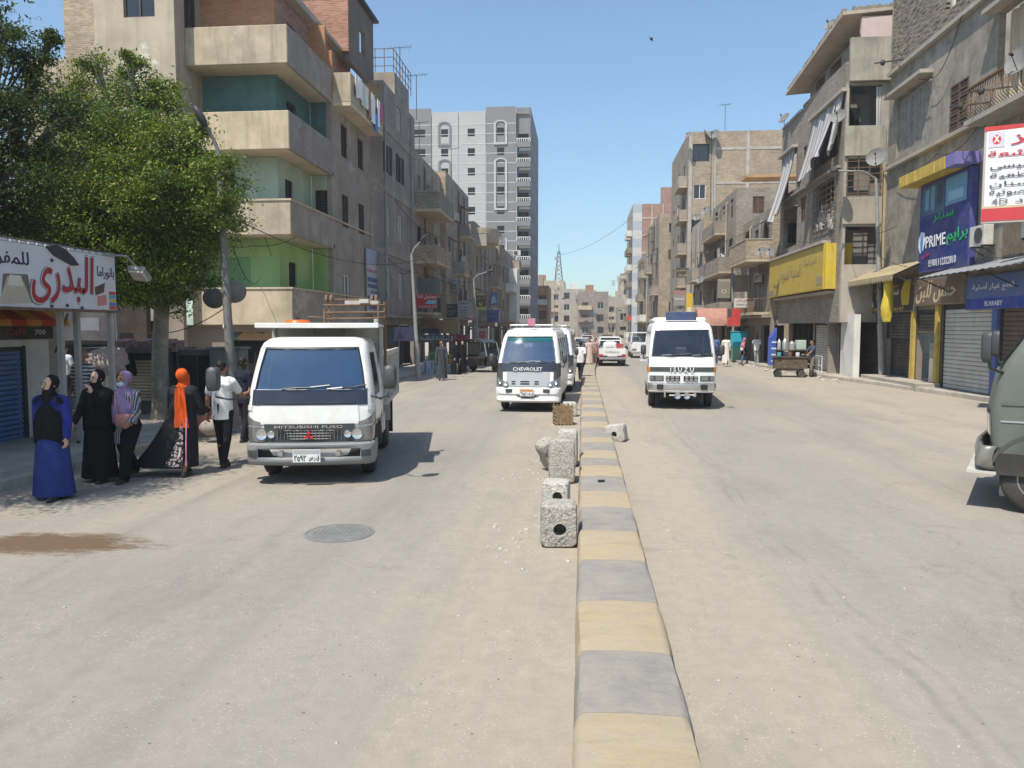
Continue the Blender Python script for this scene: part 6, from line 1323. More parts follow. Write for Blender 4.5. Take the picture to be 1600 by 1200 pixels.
for sg in (-1, 1):
    S.patch(('f', sg * 1.3), ('f', sg * 2), 1.08, 1.22, .014, v_amber, I, 'indicator', 5, 2)
    for a, b in ((.64, .92), (.96, 1.35)):
        h_ = S.patch(('f', sg * a * .95), ('f', sg * b), .82, .97, .012, v_dgrey, I, 'headlight_frame', 3, 2); S.patch(('f', sg * (a * .95 + .04)), ('f', sg * (b - .04)), .835, .955, .016, v_lens, h_, 'headlight', 3, 2)
    g_ = S.patch(('f', sg * .06), ('f', sg * .54), .825, .965, .012, v_blk, I, 'grille', 3, 2); m = MB()
    for k in range(3): m.box(sg * (.09 + k * .13), -.02, .83, sg * (.18 + k * .13), -.012, .885); m.box(sg * (.09 + k * .13), -.02, .905, sg * (.18 + k * .13), -.012, .96)
    m.build('grille_slots', v_rim, g_, local=True)
    mirror(I, [(sg * .95, .2, 1.5), (sg * 1.08, -.02, 1.45), (sg * 1.1, -.02, 1.6)], (sg * 1.1, -.04, 1.72), (.16, .1, .3))
BP = Shell([(.50, -.10, .95, .15), (.56, -.14, .97, .15), (.72, -.14, .97, .15), (.77, -.10, .95, .15)], 1); BP.skin(cb, [.50, .56, .64, .72, .77], [], v_chrome, I, 'bumper', cap=False, back=False)
for sg in (-1, 1): LB(I, 'overrider', v_blk, (sg * .62 - .09, -.2, .58, sg * .62 + .09, -.12, .74), bevel=.02)
BP.patch(*f2(-1.6, 1.6), .50, .545, .01, v_cream, I, 'bumper_lip', 10, 1)
m = MB()
for x in (-.12, .14): m.lathe([(.10, 0), (.09, .04), (.02, .02)], (x, -.1, .40), (0, -1, 0), 14)
m.tube((-.35, -.08, .41), (.36, -.08, .43), .02, n=6); m.box(-.5, -.1, .36, -.46, -.06, .5); m.box(.32, -.12, .38, .4, -.06, .48); m.build('spot_lamps', v_chrome, I, local=True, smooth=40)
LB(I, 'roof_sign', flat((.03, .05, .13)), (-.44, .75, 2.57, .44, .95, 2.82), bevel=.015)
for a in ((-.7, -.05, 1.55, 1.57), (.35, .9, 1.55, 1.57)): wiper(I, S, *a)
LB(I, 'windscreen_papers', flat((.45, .42, .42)), (-.18, .14, 1.62, .12, .142, 1.78), (-.72, .38, 2.12, -.6, .382, 2.2)); S.patch(*f2(-1.2, 1.2), lambda t_: 2.16 - .04 * math.sin(t_ * 3.14), 2.265, -.02, v_blk, I, 'sun_strip', 12, 1, .006)
m = MB()
for k in range(5): m.box(-1.19, -.02, 1.4 - k * .0 + k * .09, -1.02, .02, 1.44 + k * .09)
m.build('mirror_stripes', flat((.6, .65, .7)), I, local=True)
PC = [(.32, .08, .84, .16), (.42, .0, .87, .18), (.70, .0, .885, .18), (1.12, .10, .89, .18), (1.36, .2, .885, .18), (1.75, .42, .83, .18), (2.05, .58, .78, .18), (2.15, .68, .75, .2), (2.27, .95, .70, .2), (2.33, 1.4, .62, .2), (2.35, 1.9, .5, .2)]
def chev(label, loc, rz, front=True):
    K, S = bus('minibus', label, loc, rz, PC, 5.2, (1.37, 2.08), g_blue, v_white, (1.4, 2.05), [(.04, .2), (.24, .45), (.49, .7), (.74, .95)], uw=1.2, group='grey-nosed minibuses')
    S.patch(*f2(-.85, .85), lambda t_: .72, 1.12, .014, v_silver, K, 'hood', 10, 4); S.patch(*f2(-1.3, 1.3), 1.13, 1.355, .012, v_navy, K, 'cowl_panel', 12, 3)
    vtext(K, 'CHEVROLET', -.42, .40, 1.155, 1.255, .06, flat((.75, .75, .75), dust=0))
    for a, b in ((-.58, -.4), (-.28, .08), (.2, .4)):
        g_ = S.patch(*f2(a * 1.15, b * 1.15), .765, .885, .02, v_silver, K, 'grille_surround', 3, 1)
        for z in (.775, .835): S.patch(*f2(a * 1.15 + .03, b * 1.15 - .03), z, z + .035, .026, v_blk, g_, 'grille_slot', 3, 1)
    for sg in (-1, 1):
        h_ = S.patch(('f', sg * .78), ('f', sg * 2), lambda t_: .72, lambda t_: .84 + .20 * t_, .018, v_lens, K, 'headlight', 8, 3)
        m = MB(); m.lathe([(.075, 0), (.06, .03), (.02, .01)], (sg * .62, .0, .80), (0, -1, .3), 14); m.lathe([(.05, 0), (.04, .02), (.01, .01)], (sg * .78, .04, .83), (0, -1, .3), 12); m.build('lamp_bowl', v_lamp, h_, local=True, smooth=40)
        S.patch(('f', sg * 1.0), ('f', sg * 2), lambda t_: .86 + .2 * t_, 1.13, .014, v_dgrey, K, 'corner_trim', 5, 2); S.patch(('f', sg * 1.3), ('f', sg * 2), 1.13, 1.36, .012, v_dgrey, K, 'corner_trim', 4, 2)
        LB(K, 'fog_lamp', v_dgrey, (sg * .52 - .09, -.06, .56, sg * .52 + .09, -.03, .66), bevel=.01)
        mirror(K, [(sg * .88, .3, 1.3), (sg * 1.0, .1, 1.25), (sg * 1.02, .1, 1.4)], (sg * 1.02, .08, 1.5), (.14, .1, .26))
        m = MB(); m.tube((sg * .62, 1.0, 2.42), (sg * .62, 5.0, 2.42), .018, n=6)
        for y in (1.2, 2.6, 4.6): m.tube((sg * .62, y, 2.28), (sg * .62, y, 2.42), .016, n=5)
        m.build('roof_rail', v_silver, K, local=True)
    m = MB(); m.tube((-.62, 1.2, 2.43), (.62, 1.2, 2.43), .018, n=6); m.tube((-.62, 4.6, 2.43), (.62, 4.6, 2.43), .018, n=6); m.build('roof_rail', v_silver, K, local=True)
    BP = Shell([(.28, -.02, .89, .18), (.33, -.06, .91, .18), (.48, -.04, .91, .18), (.52, -.07, .91, .18), (.66, -.06, .91, .18), (.69, -.02, .89, .18)], .9); BP.skin(cb, [.28, .33, .42, .48, .52, .6, .66, .69], [], v_white, K, 'bumper', cap=False, back=False)
    BP.patch(*f2(-.45, .45), lambda t_: .40 + .07 * abs(2 * t_ - 1) ** 2, .47, .008, v_blk, K, 'air_intake', 8, 1); plate(K, -.02, -.085, .46, .38, .2, '٦٥١', 'ق ف', True)
    S.patch(*f2(-1.2, 1.2), lambda t_: 2.01 - .06 * math.sin(t_ * 3.14), 2.075, -.002, GL('screen_teal', (.0, .30, .30), .8), K, 'sun_strip', 12, 1, .006)
    m = MB(); m.prism([(-.16, 1.90), (.1, 1.92), (.08, 1.8), (-.02, 1.72), (-.13, 1.78)], lambda u, v, d: V((u, .52 + d - (1.9 - v) * .5, v)), 0, .003); m.build('windscreen_sticker', flat((.55, .55, .58)), K, local=True)
    for a in ((-.75, -.1, 1.37, 1.38), (.2, .75, 1.4, 1.38)): wiper(K, S, *a)
    m = MB(); m.ell((.55, .48, 1.42), (.16, .1, .06)); m.build('dash_cloth', flat((.6, .6, .6)), K, local=True, smooth=60)
    if front: LB(K, 'roof_flag', flat((.5, .18, .24)), (-.1, 1.0, 2.40, .12, 1.02, 2.62))
    return K
chev('white minibus lettered CHEVROLET with a silver hood parked left of the median', (-1.50, 21.2, 0), rad(-1.5))
chev('second white minibus parked close behind the one lettered CHEVROLET', (-1.22, 27.6, 0), rad(-1.0), False)
# ---------------------------------------------------------------- grey-green van cut by the right edge
PG = [(.46, .06, .82, .07), (.52, .03, .835, .08), (.98, .0, .845, .08), (1.30, .05, .845, .08), (1.42, .10, .84, .08), (1.85, .36, .79, .09), (1.98, .46, .76, .10), (2.06, .62, .69, .10), (2.08, 1.0, .55, .10)]
G_ = thing('van', 'grey-green forward-control van with a dented bumper entering from the right edge', 'van', (5.66, 11.25, 0), rad(-119)); G_.scale = (1.35,) * 3; S = Shell(PG, 4.4)
cols = [('s', -1, t_) for t_ in (1, .7, .42, .38, .09, .05)] + [('f', u) for u in (-2, -1.7, -1.4, -1.2, 0, 1.2, 1.4, 1.7, 2)] + [('s', 1, t_) for t_ in (.05, .09, .38, .42, .7, 1)]
S.skin(cols, [.46, .52, .62, .98, 1.3, 1.34, 1.42, 1.6, 1.82, 1.85, 1.92, 1.98, 2.02, 2.06, 2.08], [(9, 11, 1.34, 1.92), (3, 5, 1.34, 1.85), (16, 18, 1.34, 1.85), (1, 2, 1.34, 1.85), (19, 20, 1.34, 1.85), (3, 6, .46, .62), (15, 18, .46, .62)], v_olive, G_, 'body')
S.patch(*f2(-1.2, 1.2), 1.33, 1.93, -.012, g_dark, G_, 'windscreen', 10, 5, .008)
for sg in (-1, 1):
    S.patch(('s', sg, .09), ('s', sg, .38), 1.33, 1.86, -.012, g_dark, G_, 'side_window', 4, 4, .006); S.patch(('s', sg, .42), ('s', sg, .7), 1.33, 1.86, -.012, g_dark, G_, 'side_window', 4, 4, .006)
    m = MB(); m.path([S.pt(('s', sg, .09), 1.34, .006), S.pt(('s', sg, .10), 1.84, .006), S.pt(('s', sg, .38), 1.85, .006), S.pt(('s', sg, .38), 1.34, .006), S.pt(('s', sg, .09), 1.34, .006)], .011, 5); m.tube(S.pt(('s', sg, .19), 1.34, .01), S.pt(('s', sg, .19), 1.85, .01), .009, n=5); m.build('window_trim', v_chrome, G_, local=True)
    S.patch(('s', sg, .0), ('s', sg, 1), 1.02, 1.05, .010, vp('trim_olive', (.10, .11, .10)), G_, 'body_crease', 8, 1); S.patch(('s', sg, .0), ('s', sg, 1), .86, .875, .008, v_silver, G_, 'side_strip', 8, 1)
    m = MB()
    for t0, t1, z0, z1 in ((.09, .09, .7, 1.33), (.4, .4, .5, 1.33)): m.path([S.pt(('s', sg, t0), z0, .002), S.pt(('s', sg, t1), z1, .002)], .005, 4)
    m.build('door_gap', v_blk, G_, local=True); LB(G_, 'door_handle', v_chrome, (sg * .835 - .01, 1.55, 1.12, sg * .835 + .01, 1.7, 1.15), bevel=.005)
    for y in (.47, 3.0): wheel(G_, sg * .70, y, .33, .19)
    for y in (.47, 3.0):
        m = MB(); m.rings([[(sg * x_, y + rr * math.cos(t_), .33 + rr * math.sin(t_)) for x_, rr in ((.55, .40), (.835, .40), (.842, .40), (.842, .435), (.83, .435))] for t_ in [-.2 + k * (math.pi - .15) / 14 for k in range(15)]], closed=False, cap0=False, cap1=False); m.build('wheel_arch', vp('arch_dark', (.06, .065, .06)), G_, local=True, smooth=50)
        LB(G_, 'wheel_well', v_chas, (sg * .825, y - .36, .36, sg * .836, y + .36, .62)); 
    mirror(G_, [(sg * .82, .14, 1.32), (sg * .90, .04, 1.36), (sg * .91, .02, 1.46)], (sg * .91, .0, 1.56), (.15, .08, .30)); S.patch(('f', sg * .62), ('f', sg * .96), .72, .92, .012, v_lens, G_, 'headlight', 6, 2)
S.patch(*f2(-.7, .7), .72, .92, .012, v_blk, G_, 'grille', 8, 2)
BP = Shell([(.40, -.05, .83, .06), (.44, -.10, .86, .06), (.58, -.11, .86, .06), (.62, -.06, .84, .06)], .8); BP.skin([('s', -1, .1)] + [('f', u) for u in (-2, -1.5, -1, 0, 1, 1.5, 2)] + [('s', 1, .1)], [.40, .44, .52, .60, .63], [], vp('bumper_chrome', (.24, .23, .20), metal=.5, rough=.4, bmp=.5, bscale=6), G_, 'bumper', cap=False, back=False)
LB(G_, 'step_bar', v_bed, (-.84, -.12, .36, .84, .12, .385)); LB(G_, 'floor', v_chas, (-.76, .3, .35, .76, 4.2, .7)); LB(G_, 'dashboard', v_dash, (-.7, .35, 1.0, .7, .65, 1.3), bevel=.04); seat(G_, -.4, 1.2, .8); seat(G_, .4, 1.2, .8); steering(G_, .4, .75, 1.38)
# ---------------------------------------------------------------- smaller and farther vehicles
def car(name, label, cat, loc, rz, secs, cab, body, wr=.31, glass=None, group=None, L_=None, rear=False):
    """secs: (y, z low, z high, half width) body stations; cab: (y0 base, y0 roof, y1 roof, y1 base, z base, z roof, hw base, hw roof)"""
    o = thing(name, label, cat, loc, rz, group); m = MB(); rs = []
    for y, z0, z1, w_ in secs: rs.append([(-w_ * .9, y, z0), (-w_, y, z0 + .12), (-w_, y, z1 - .12), (-w_ * .9, y, z1), (w_ * .9, y, z1), (w_, y, z1 - .12), (w_, y, z0 + .12), (w_ * .9, y, z0)])
    m.rings(rs); m.build('body', body, o, local=True, smooth=30, bevel=.02)
    a, b, c, d, z0, z1, w0, w1 = cab; zt = z1 - .06; k_ = lambda z: (z - z0) / (z1 - z0)
    def q(z, grow=0): t_ = k_(z); w_ = w0 + (w1 - w0) * t_ + grow; return [(-w_, a + (b - a) * t_ - grow, z), (w_, a + (b - a) * t_ - grow, z), (w_, d + (c - d) * t_ + grow, z), (-w_, d + (c - d) * t_ + grow, z)]
    m = MB(); m.rings([q(z0 - .05), q(zt)]); m.build('glasshouse', glass or g_dark, o, local=True)
    m = MB(); m.rings([q(zt, .012), q(z1 - .02, .01), q(z1, -.08)]); m.build('roof', body, o, local=True, smooth=30)
    A, B = q(z0 - .02, .008), q(zt + .01, .008); P = [(A[i], B[i], .07, .07) for i in range(4)]; y_ = (b + c) / 2
    for i in (0, 1): P.append(((A[i][0], y_, z0), (B[i][0], y_, zt), .08, .03))
    for p0, p1, e, h in P: m = MB(); m.bar(p0, p1, e, h); m.build('pillar', body, o, local=True)
    y0, y1 = secs[0][0], secs[-1][0]; w_ = secs[1][3]
    for sg in (-1, 1):
        for y in (y0 + .75, y1 - .8): wheel(o, sg * (w_ - .08), y, wr, .19, n=16)
        LB(o, 'headlight', v_lens, (sg * w_ * .5, y0 - .02, .58, sg * w_ * .9, y0 + .03, .74), bevel=.01); LB(o, 'tail_lamp', v_red, (sg * w_ * .62, y1 - .03, .62, sg * w_ * .92, y1 + .02, .82), bevel=.01)
    LB(o, 'bumper', v_grey if body is not v_white else v_chrome, (-w_, y1 - .02, .38, w_, y1 + .06, .54), (-w_, y0 - .06, .36, w_, y0 + .02, .52), bevel=.02); return o
sedan = [(0, .3, .72, .72), (.25, .24, .84, .80), (1.2, .24, .93, .82), (3.2, .24, .97, .82), (4.1, .26, .92, .80), (4.3, .32, .84, .74)]
scab = (1.15, 1.75, 2.95, 3.55, .93, 1.42, .76, .58)
# pickup seen from behind
PK = thing('pickup_truck', 'white pickup with NISSAN across its tailgate, loaded with a white sack and red crates', 'pickup truck', (1.84, 47.2, 0), rad(2)); K = PK
for sg in (-1, 1): wheel(K, sg * .70, -.0 + .95, .33, .22); wheel(K, sg * .70, 3.6, .33, .2)
LB(K, 'bed_floor', v_white, (-.80, .1, .62, .80, 2.2, .70)); LB(K, 'bed_side', v_white, (-.84, .1, .55, -.78, 2.2, 1.08)); LB(K, 'bed_side', v_white, (.78, .1, .55, .84, 2.2, 1.08)); tg = LB(K, 'tailgate', v_white, (-.80, .06, .66, .80, .12, 1.08), bevel=.015)
vtext(tg, 'NISSAN', -.42, .42, .80, .93, .045, flat((.32, .32, .33))); LB(K, 'front_panel', v_white, (-.82, 2.2, .5, .82, 4.6, 1.0), bevel=.05)
for sg in (-1, 1): LB(K, 'tail_lamp', v_red, (sg * .56, .03, .60, sg * .82, .08, .74), bevel=.01)
LB(K, 'bumper', v_chrome, (-.82, -.06, .42, .82, .06, .56), bevel=.02); LB(K, 'number_plate', v_plate, (-.3, .02, .60, .3, .05, .72)); LB(K, 'chassis', v_chas, (-.6, .2, .3, .6, 4.4, .5)); LB(K, 'mud_flap', v_blk, (-.85, .6, .15, -.55, .62, .5), (.55, .6, .15, .85, .62, .5))
m = MB(); m.rings([[(-.80, 2.25, 1.0), (.80, 2.25, 1.0), (.80, 3.7, 1.0), (-.80, 3.7, 1.0)], [(-.66, 2.3, 1.5), (.66, 2.3, 1.5), (.66, 3.2, 1.5), (-.66, 3.2, 1.5)]]); m.build('cab_glass', g_dark, K, local=True); LB(K, 'cab_roof', v_white, (-.68, 2.28, 1.5, .68, 3.25, 1.56), bevel=.03)
m = MB()
for x in (-.74, .74): m.bar((x * 1.06, 2.26, 1), (x * .9, 2.3, 1.52), .09)
m.build('pillar', v_white, K, local=True)
o = thing('sack', 'big white sack with grey print standing in the pickup bed', 'sack', (1.72, 48.2, .7)); m = MB(); m.rings([[(.44 * k * math.copysign(abs(math.cos(t_)) ** .5, math.cos(t_)), .35 * k * math.copysign(abs(math.sin(t_)) ** .5, math.sin(t_)), z) for t_ in [q * math.pi / 8 for q in range(16)]] for z, k in ((0, .9), (.3, 1.05), (.62, 1.0), (.75, .85), (.8, .5))]); m.build('sack', flat((.60, .60, .62), rough=.8), o, local=True, smooth=60); vtext(o, 'ISG', -.25, .2, .3, .5, -.37, flat((.4, .4, .42)))
o = thing('crate', 'red plastic crates stacked beside the white sack in the pickup', 'crate', (2.28, 48.1, .7)); 
for k in range(3): LB(o, 'crate_body', flat((.36, .04, .05)), (-.25, -.2, k * .23, .25, .3, k * .23 + .2), bevel=.015)
car('estate_car', 'white estate car seen from behind just beyond the loaded pickup', 'car', (1.95, 54, 0), rad(0), [(0, .36, 1.0, .74), (.2, .3, 1.08, .84), (3.0, .3, 1.02, .84), (4.2, .3, .9, .82), (4.5, .36, .8, .74)], (.05, .3, 2.5, 3.2, 1.02, 1.72, .80, .66), v_white)
car('microbus', 'white microbus seen from behind left of the bus lettered ISUZU', 'minibus', (4.6, 60, 0), rad(0), [(0, .4, 1.2, .76), (.15, .35, 1.25, .84), (4.0, .35, 1.22, .84), (4.4, .4, 1.0, .78)], (.02, .12, 3.6, 4.2, 1.2, 2.0, .82, .72), v_white)
car('sedan', 'dark saloon car parked behind the second white minibus', 'car', (-.62, 46, 0), rad(-2), sedan, scab, vp('car_dark', (.03, .035, .05)))
car('sedan', 'pale blue saloon car farther along the left carriageway', 'car', (-1.4, 56, 0), 0, sedan, scab, vp('car_pale', (.40, .46, .52)))
fc = [(.55, .55, .54), (.04, .04, .045), (.5, .5, .5), (.05, .06, .09), (.55, .55, .55), (.03, .03, .03), (.4, .38, .35), (.25, .05, .05)]
for i, (x, y, lab) in enumerate(((.0, 70, 'small white car in the far left carriageway'), (-1.6, 84, 'black car in the distant queue, nearest of the black ones'), (.6, 96, 'light grey car in the distant queue'), (2.8, 78, 'dark blue car far up the road, right of centre'), (5.6, 84, 'white car far up the right carriageway'), (3.4, 104, 'black car at the far crossing'), (-2.8, 110, 'beige car by the far left kerb'), (.9, 124, 'dark red car at the far end of the queue'))):
    car('car', lab, 'car', (x, y, 0), 0, sedan, scab, vp('car_paint_%d' % i, fc[i]), group='distant traffic')
# tuk-tuk
K = thing('tuk_tuk', 'black three-wheeled tuk-tuk waiting at the left kerb beyond the women in black', 'tuk-tuk', (-5.35, 40.6, 0), rad(62))
m = MB(); m.rings([[(-.6, -.55, .35), (.6, -.55, .35), (.62, 1.25, .35), (-.62, 1.25, .35)], [(-.62, -.6, .8), (.62, -.6, .8), (.66, 1.3, .85), (-.66, 1.3, .85)]]); m.build('body', v_blk, K, local=True, bevel=.04)
m = MB(); m.rings([[(-.62, .55, .85), (.62, .55, .85), (.66, 1.3, .85), (-.66, 1.3, .85)], [(-.6, .5, 1.6), (.6, .5, 1.6), (.62, 1.2, 1.6), (-.62, 1.2, 1.6)]]); m.build('hood_rear', v_blk, K, local=True, bevel=.05)
m = MB(); m.rings([[(x, -.62 + .1 * abs(x), 1.58), (x, -.3, 1.70), (x, .4, 1.76), (x, 1.25, 1.66)][::1] + [(x, 1.22, 1.6), (x, .4, 1.70), (x, -.3, 1.64), (x, -.58 + .1 * abs(x), 1.53)] for x in (-.64, -.5, 0, .5, .64)]); m.build('canopy', v_blk, K, local=True, smooth=40)
m = MB(); m.rings([[(-.52, -.78, .88), (.52, -.78, .88), (.52, -.76, .88), (-.52, -.76, .88)], [(-.5, -.6, 1.54), (.5, -.6, 1.54), (.5, -.58, 1.54), (-.5, -.58, 1.54)]]); m.build('windscreen', g_dark, K, local=True)
m = MB(); m.rings([[(-.5, -.62, .3), (.5, -.62, .3), (.2, -1.1, .45), (-.2, -1.1, .45)], [(-.54, -.72, .9), (.54, -.72, .9), (.25, -1.0, .85), (-.25, -1.0, .85)]]); m.build('nose', v_blk, K, local=True, bevel=.04)
m = MB()
for x in (-.58, .58): m.path([(x, -.76, .88), (x * .97, -.6, 1.56)], .025, 6); m.path([(x, .5, .85), (x, .5, 1.6)], .022, 6)
m.build('frame', v_silver, K, local=True); wheel(K, .04, -.9, .24, .11, v_chrome, 16); wheel(K, .58, .95, .24, .12, v_chrome, 16); wheel(K, -.58, .95, .24, .12, v_chrome, 16); LB(K, 'seat', v_seat, (-.5, .45, .5, .5, .9, .7), (-.3, -.2, .5, .3, .15, .72), bevel=.04)
m = MB(); m.lathe([(.09, 0), (.08, .05), (.02, .04)], (0, -1.08, .72), (0, -1, .1), 12); m.build('headlight', v_lens, K, local=True, smooth=40)
# motorbike
K = thing('motorbike', 'dark motorbike parked beside the kerb near the tuk-tuk', 'motorbike', (-6.5, 38.8, 0), rad(20))
for y in (-.62, .62):
    m = MB(); m.lathe([(.22, -.04), (.28, -.045), (.30, 0), (.28, .045), (.22, .04)], (0, y, .30), (1, 0, 0), 18); t_ = m.build('wheel', v_tyre, K, local=True, smooth=40); m = MB()
    for k in range(6): a = k * math.pi / 6; m.tube((0, y + .22 * math.cos(a), .3 + .22 * math.sin(a)), (0, y - .22 * math.cos(a), .3 - .22 * math.sin(a)), .006, n=4)
    m.build('spokes', v_chrome, t_, local=True)
m = MB(); m.path([(0, -.62, .3), (0, -.42, .75), (0, -.35, 1.0)], .03, 6); m.path([(0, -.4, .8), (0, .1, .45), (0, .62, .3)], .03, 6); m.path([(-.33, -.28, 1.05), (0, -.35, 1.0), (.33, -.28, 1.05)], .015, 6); m.build('frame', v_chas, K, local=True)
m = MB(); m.ell((0, -.1, .78), (.13, .28, .12)); m.build('tank', vp('bike_blue', (.04, .05, .12)), K, local=True, smooth=60); LB(K, 'saddle', v_blk, (-.12, .1, .72, .12, .75, .82), bevel=.04); LB(K, 'engine', v_rim, (-.14, -.2, .3, .14, .2, .58), bevel=.04); m = MB(); m.lathe([(.09, 0), (.08, .06), (.02, .05)], (0, -.48, .92), (0, -1, 0), 12); m.build('headlight', v_lens, K, local=True, smooth=40); LB(K, 'leg_shield', flat((.45, .46, .48)), (-.2, -.42, .45, .2, -.38, .85), bevel=.02)
# ============================================================ people
def mskin(name, c): return M(name, c, rough=.55, var=.08, scale=8, bmp=.05, co='obj')
s_brown = mskin('skin_brown', (.29, .155, .098)); s_tan = mskin('skin_tan', (.56, .35, .24)); s_dark = mskin('skin_dark', (.10, .055, .038))
m_hair = M('black_hair', (.012, .01, .009), rough=.6, bmp=.4, bscale=90, co='obj'); m_shoe = M('dark_shoe', (.03, .028, .026), rough=.6, co='obj'); m_eye = flat((.02, .015, .012), rough=.2, dust=0); m_lip = flat((.25, .09, .075), dust=0)
def cl(name, c, **k): return M('cloth_' + name, c, **{**dict(rough=.92, var=.14, scale=5, bmp=.35, bscale=14, spec=.1, co='obj'), **k})
def cap(m, p, q, r0, r1, n=9):
    """tapered limb with round ends"""
    p, q = V(p), V(q); d = (q - p); ln = max(d.length, 1e-4); d /= ln; a = d.orthogonal().normalized(); b = d.cross(a); rs = []
    for t_, k in ((-1, .05), (-.7, .71), (-.3, .95), (0, 1)): rs.append((p + d * r0 * t_, r0 * k))
    for t_, k in ((0, 1), (.3, .95), (.7, .71), (1, .05)): rs.append((q + d * r1 * t_, r1 * k))
    m.rings([[c + (a * math.cos(j * 2 * math.pi / n) + b * math.sin(j * 2 * math.pi / n)) * r for j in range(n)] for c, r in rs])
def fuse(m, voxel, smooth=2):
    """one continuous skin over overlapping volumes"""
    me = bpy.data.meshes.new('f'); me.from_pydata(m.v, [], m.f); o = bpy.data.objects.new('f', me)
    r = o.modifiers.new('r', 'REMESH'); r.mode = 'VOXEL'; r.voxel_size = voxel
    s = o.modifiers.new('s', 'SMOOTH'); s.iterations = smooth; s.factor = .5
    return evald(o)
def link(me, name, mat, par):
    me.materials.clear(); me.materials.append(mat); me.polygons.foreach_set('use_smooth', [True] * len(me.polygons)); me.name = name
    o = bpy.data.objects.new(name, me); C.objects.link(o); o.parent = par; WM[o.name] = wmat(par); return o
def rot(v, ax, a): return Matrix.Rotation(a, 3, ax) @ V(v)
def person(label, loc, rz, H=1.7, skin=s_brown, stride=.25, arms=((.1, .15, .2), (.1, .15, .2)), fem=False, vox=.011, head_turn=0, lean=0, build=1.0, face=True, hair='short', outfit=None, hold=None):
    """faces -y at rz = 0. arms: (swing forward, spread, elbow bend) for right (-x) and left (+x)"""
    o = thing('person', label, 'person', loc, rz); k = H / 1.7; J = {}; hw = .16 * build if fem else .185 * build
    Pz = .90 * k; J['pel'] = V((0, 0, Pz)); up = rot((0, 0, 1), 'X', lean)
    J['che'] = J['pel'] + up * .36 * k; J['nek'] = J['pel'] + up * .54 * k; J['hed'] = J['nek'] + up * .145 * k + V((0, -.02, 0))
    for sd_, sg in (('R', -1), ('L', 1)):
        a = stride * (1 if sg > 0 else -1); hip = J['pel'] + V((sg * .09 * k, 0, -.03 * k)); kn = hip + rot((0, 0, -.43 * k), 'X', -a * .9 - .06); an = kn + rot((0, 0, -.40 * k), 'X', (-a * .55 if a > 0 else -a * 1.6 + .1))
        J['hip' + sd_], J['kne' + sd_], J['ank' + sd_] = hip, kn, an
        sw, sp, el = arms[0 if sg < 0 else 1]; sh = J['nek'] + V((sg * hw, 0, -.07 * k)); ua = rot(rot((0, 0, -.29 * k), 'X', -sw), 'Y', -sg * sp); elb = sh + ua; fa = rot(rot((0, 0, -.25 * k), 'X', -sw - el), 'Y', -sg * sp * (.6 if el < 1.2 else -.8)); wr = elb + fa
        J['sho' + sd_], J['elb' + sd_], J['wri' + sd_] = sh, elb, wr
    lo = min(J['ankR'].z, J['ankL'].z) - .075 * k
    for n in J: J[n] = J[n] - V((0, 0, lo))
    m = MB(); b_ = build
    cap(m, J['pel'] + V((0, 0, -.02)), J['che'], .108 * k * b_, .108 * k * b_); cap(m, J['pel'] + V((-.05, 0, -.02)), J['pel'] + V((.05, 0, -.02)), .105 * k * b_, .105 * k * b_); cap(m, J['che'] + V((-.06, 0, .04)), J['che'] + V((.06, 0, .04)), .108 * k * b_, .108 * k * b_); cap(m, J['shoR'] + V((.05, 0, .0)), J['shoL'] + V((-.05, 0, .0)), .07 * k, .07 * k)
    cap(m, J['nek'] - up * .06, J['hed'] - V((0, 0, .03)), .055 * k, .052 * k)
    Ht = Matrix.Rotation(head_turn, 3, 'Z'); hc = J['hed']
    hp = lambda x, y, z: hc + Ht @ (V((x, y, z)) * k)
    m.ell(hp(0, .015, .035), (.077 * k, .098 * k, .098 * k), 16, 12); cap(m, hp(0, -.025, -.05), hp(0, -.03, -.07), .058 * k, .045 * k)
    cap(m, hp(0, -.088, .015), hp(0, -.108, -.022), .010 * k, .016 * k)
    cap(m, hp(-.03, -.07, .036), hp(.03, -.07, .036), .02 * k, .02 * k)
    for sg in (-1, 1): m.ell(hp(sg * .08, .01, .0), (.012 * k, .024 * k, .034 * k), 8, 6)
    for sd_, sg in (('R', -1), ('L', 1)):
        cap(m, J['hip' + sd_], J['kne' + sd_], .085 * k * b_, .055 * k); cap(m, J['kne' + sd_], J['kne' + sd_].lerp(J['ank' + sd_], .35) + V((0, .012, 0)), .054 * k, .055 * k); cap(m, J['kne' + sd_].lerp(J['ank' + sd_], .3), J['ank' + sd_], .054 * k, .036 * k)
        fz = J['ank' + sd_] + V((0, -.02, -.045 * k)); cap(m, fz + V((0, .03, 0)), fz + V((0, -.13 * k, -.008)), .033 * k, .026 * k)
        cap(m, J['sho' + sd_], J['elb' + sd_], .052 * k, .040 * k); cap(m, J['elb' + sd_], J['wri' + sd_], .041 * k, .027 * k)
        w_ = J['wri' + sd_]; d = (w_ - J['elb' + sd_]).normalized(); side = V((0, -1, 0)) if abs(d.y) < .8 else V((0, 0, 1)); side = (side - d * side.dot(d)).normalized(); nrm = d.cross(side)
        if nrm.x * sg > 0: nrm = -nrm
        # hand: palm, four curled fingers, thumb from the side of the palm
        pc = w_ + d * .05 * k
        m.obb(pc, d * .045 * k, side * .038 * k, nrm * .014 * k)
        for i, (of, ln) in enumerate(((.030, .062), (.010, .070), (-.010, .066), (-.030, .052))):
            q0 = pc + d * .04 * k + side * of * k; q1 = q0 + (d * .8 + nrm * .35).normalized() * ln * .55 * k; q2 = q1 + (d * .45 + nrm * .8).normalized() * ln * .5 * k; cap(m, q0, q1, .0095 * k, .0085 * k, 6); cap(m, q1, q2, .0085 * k, .0075 * k, 6)
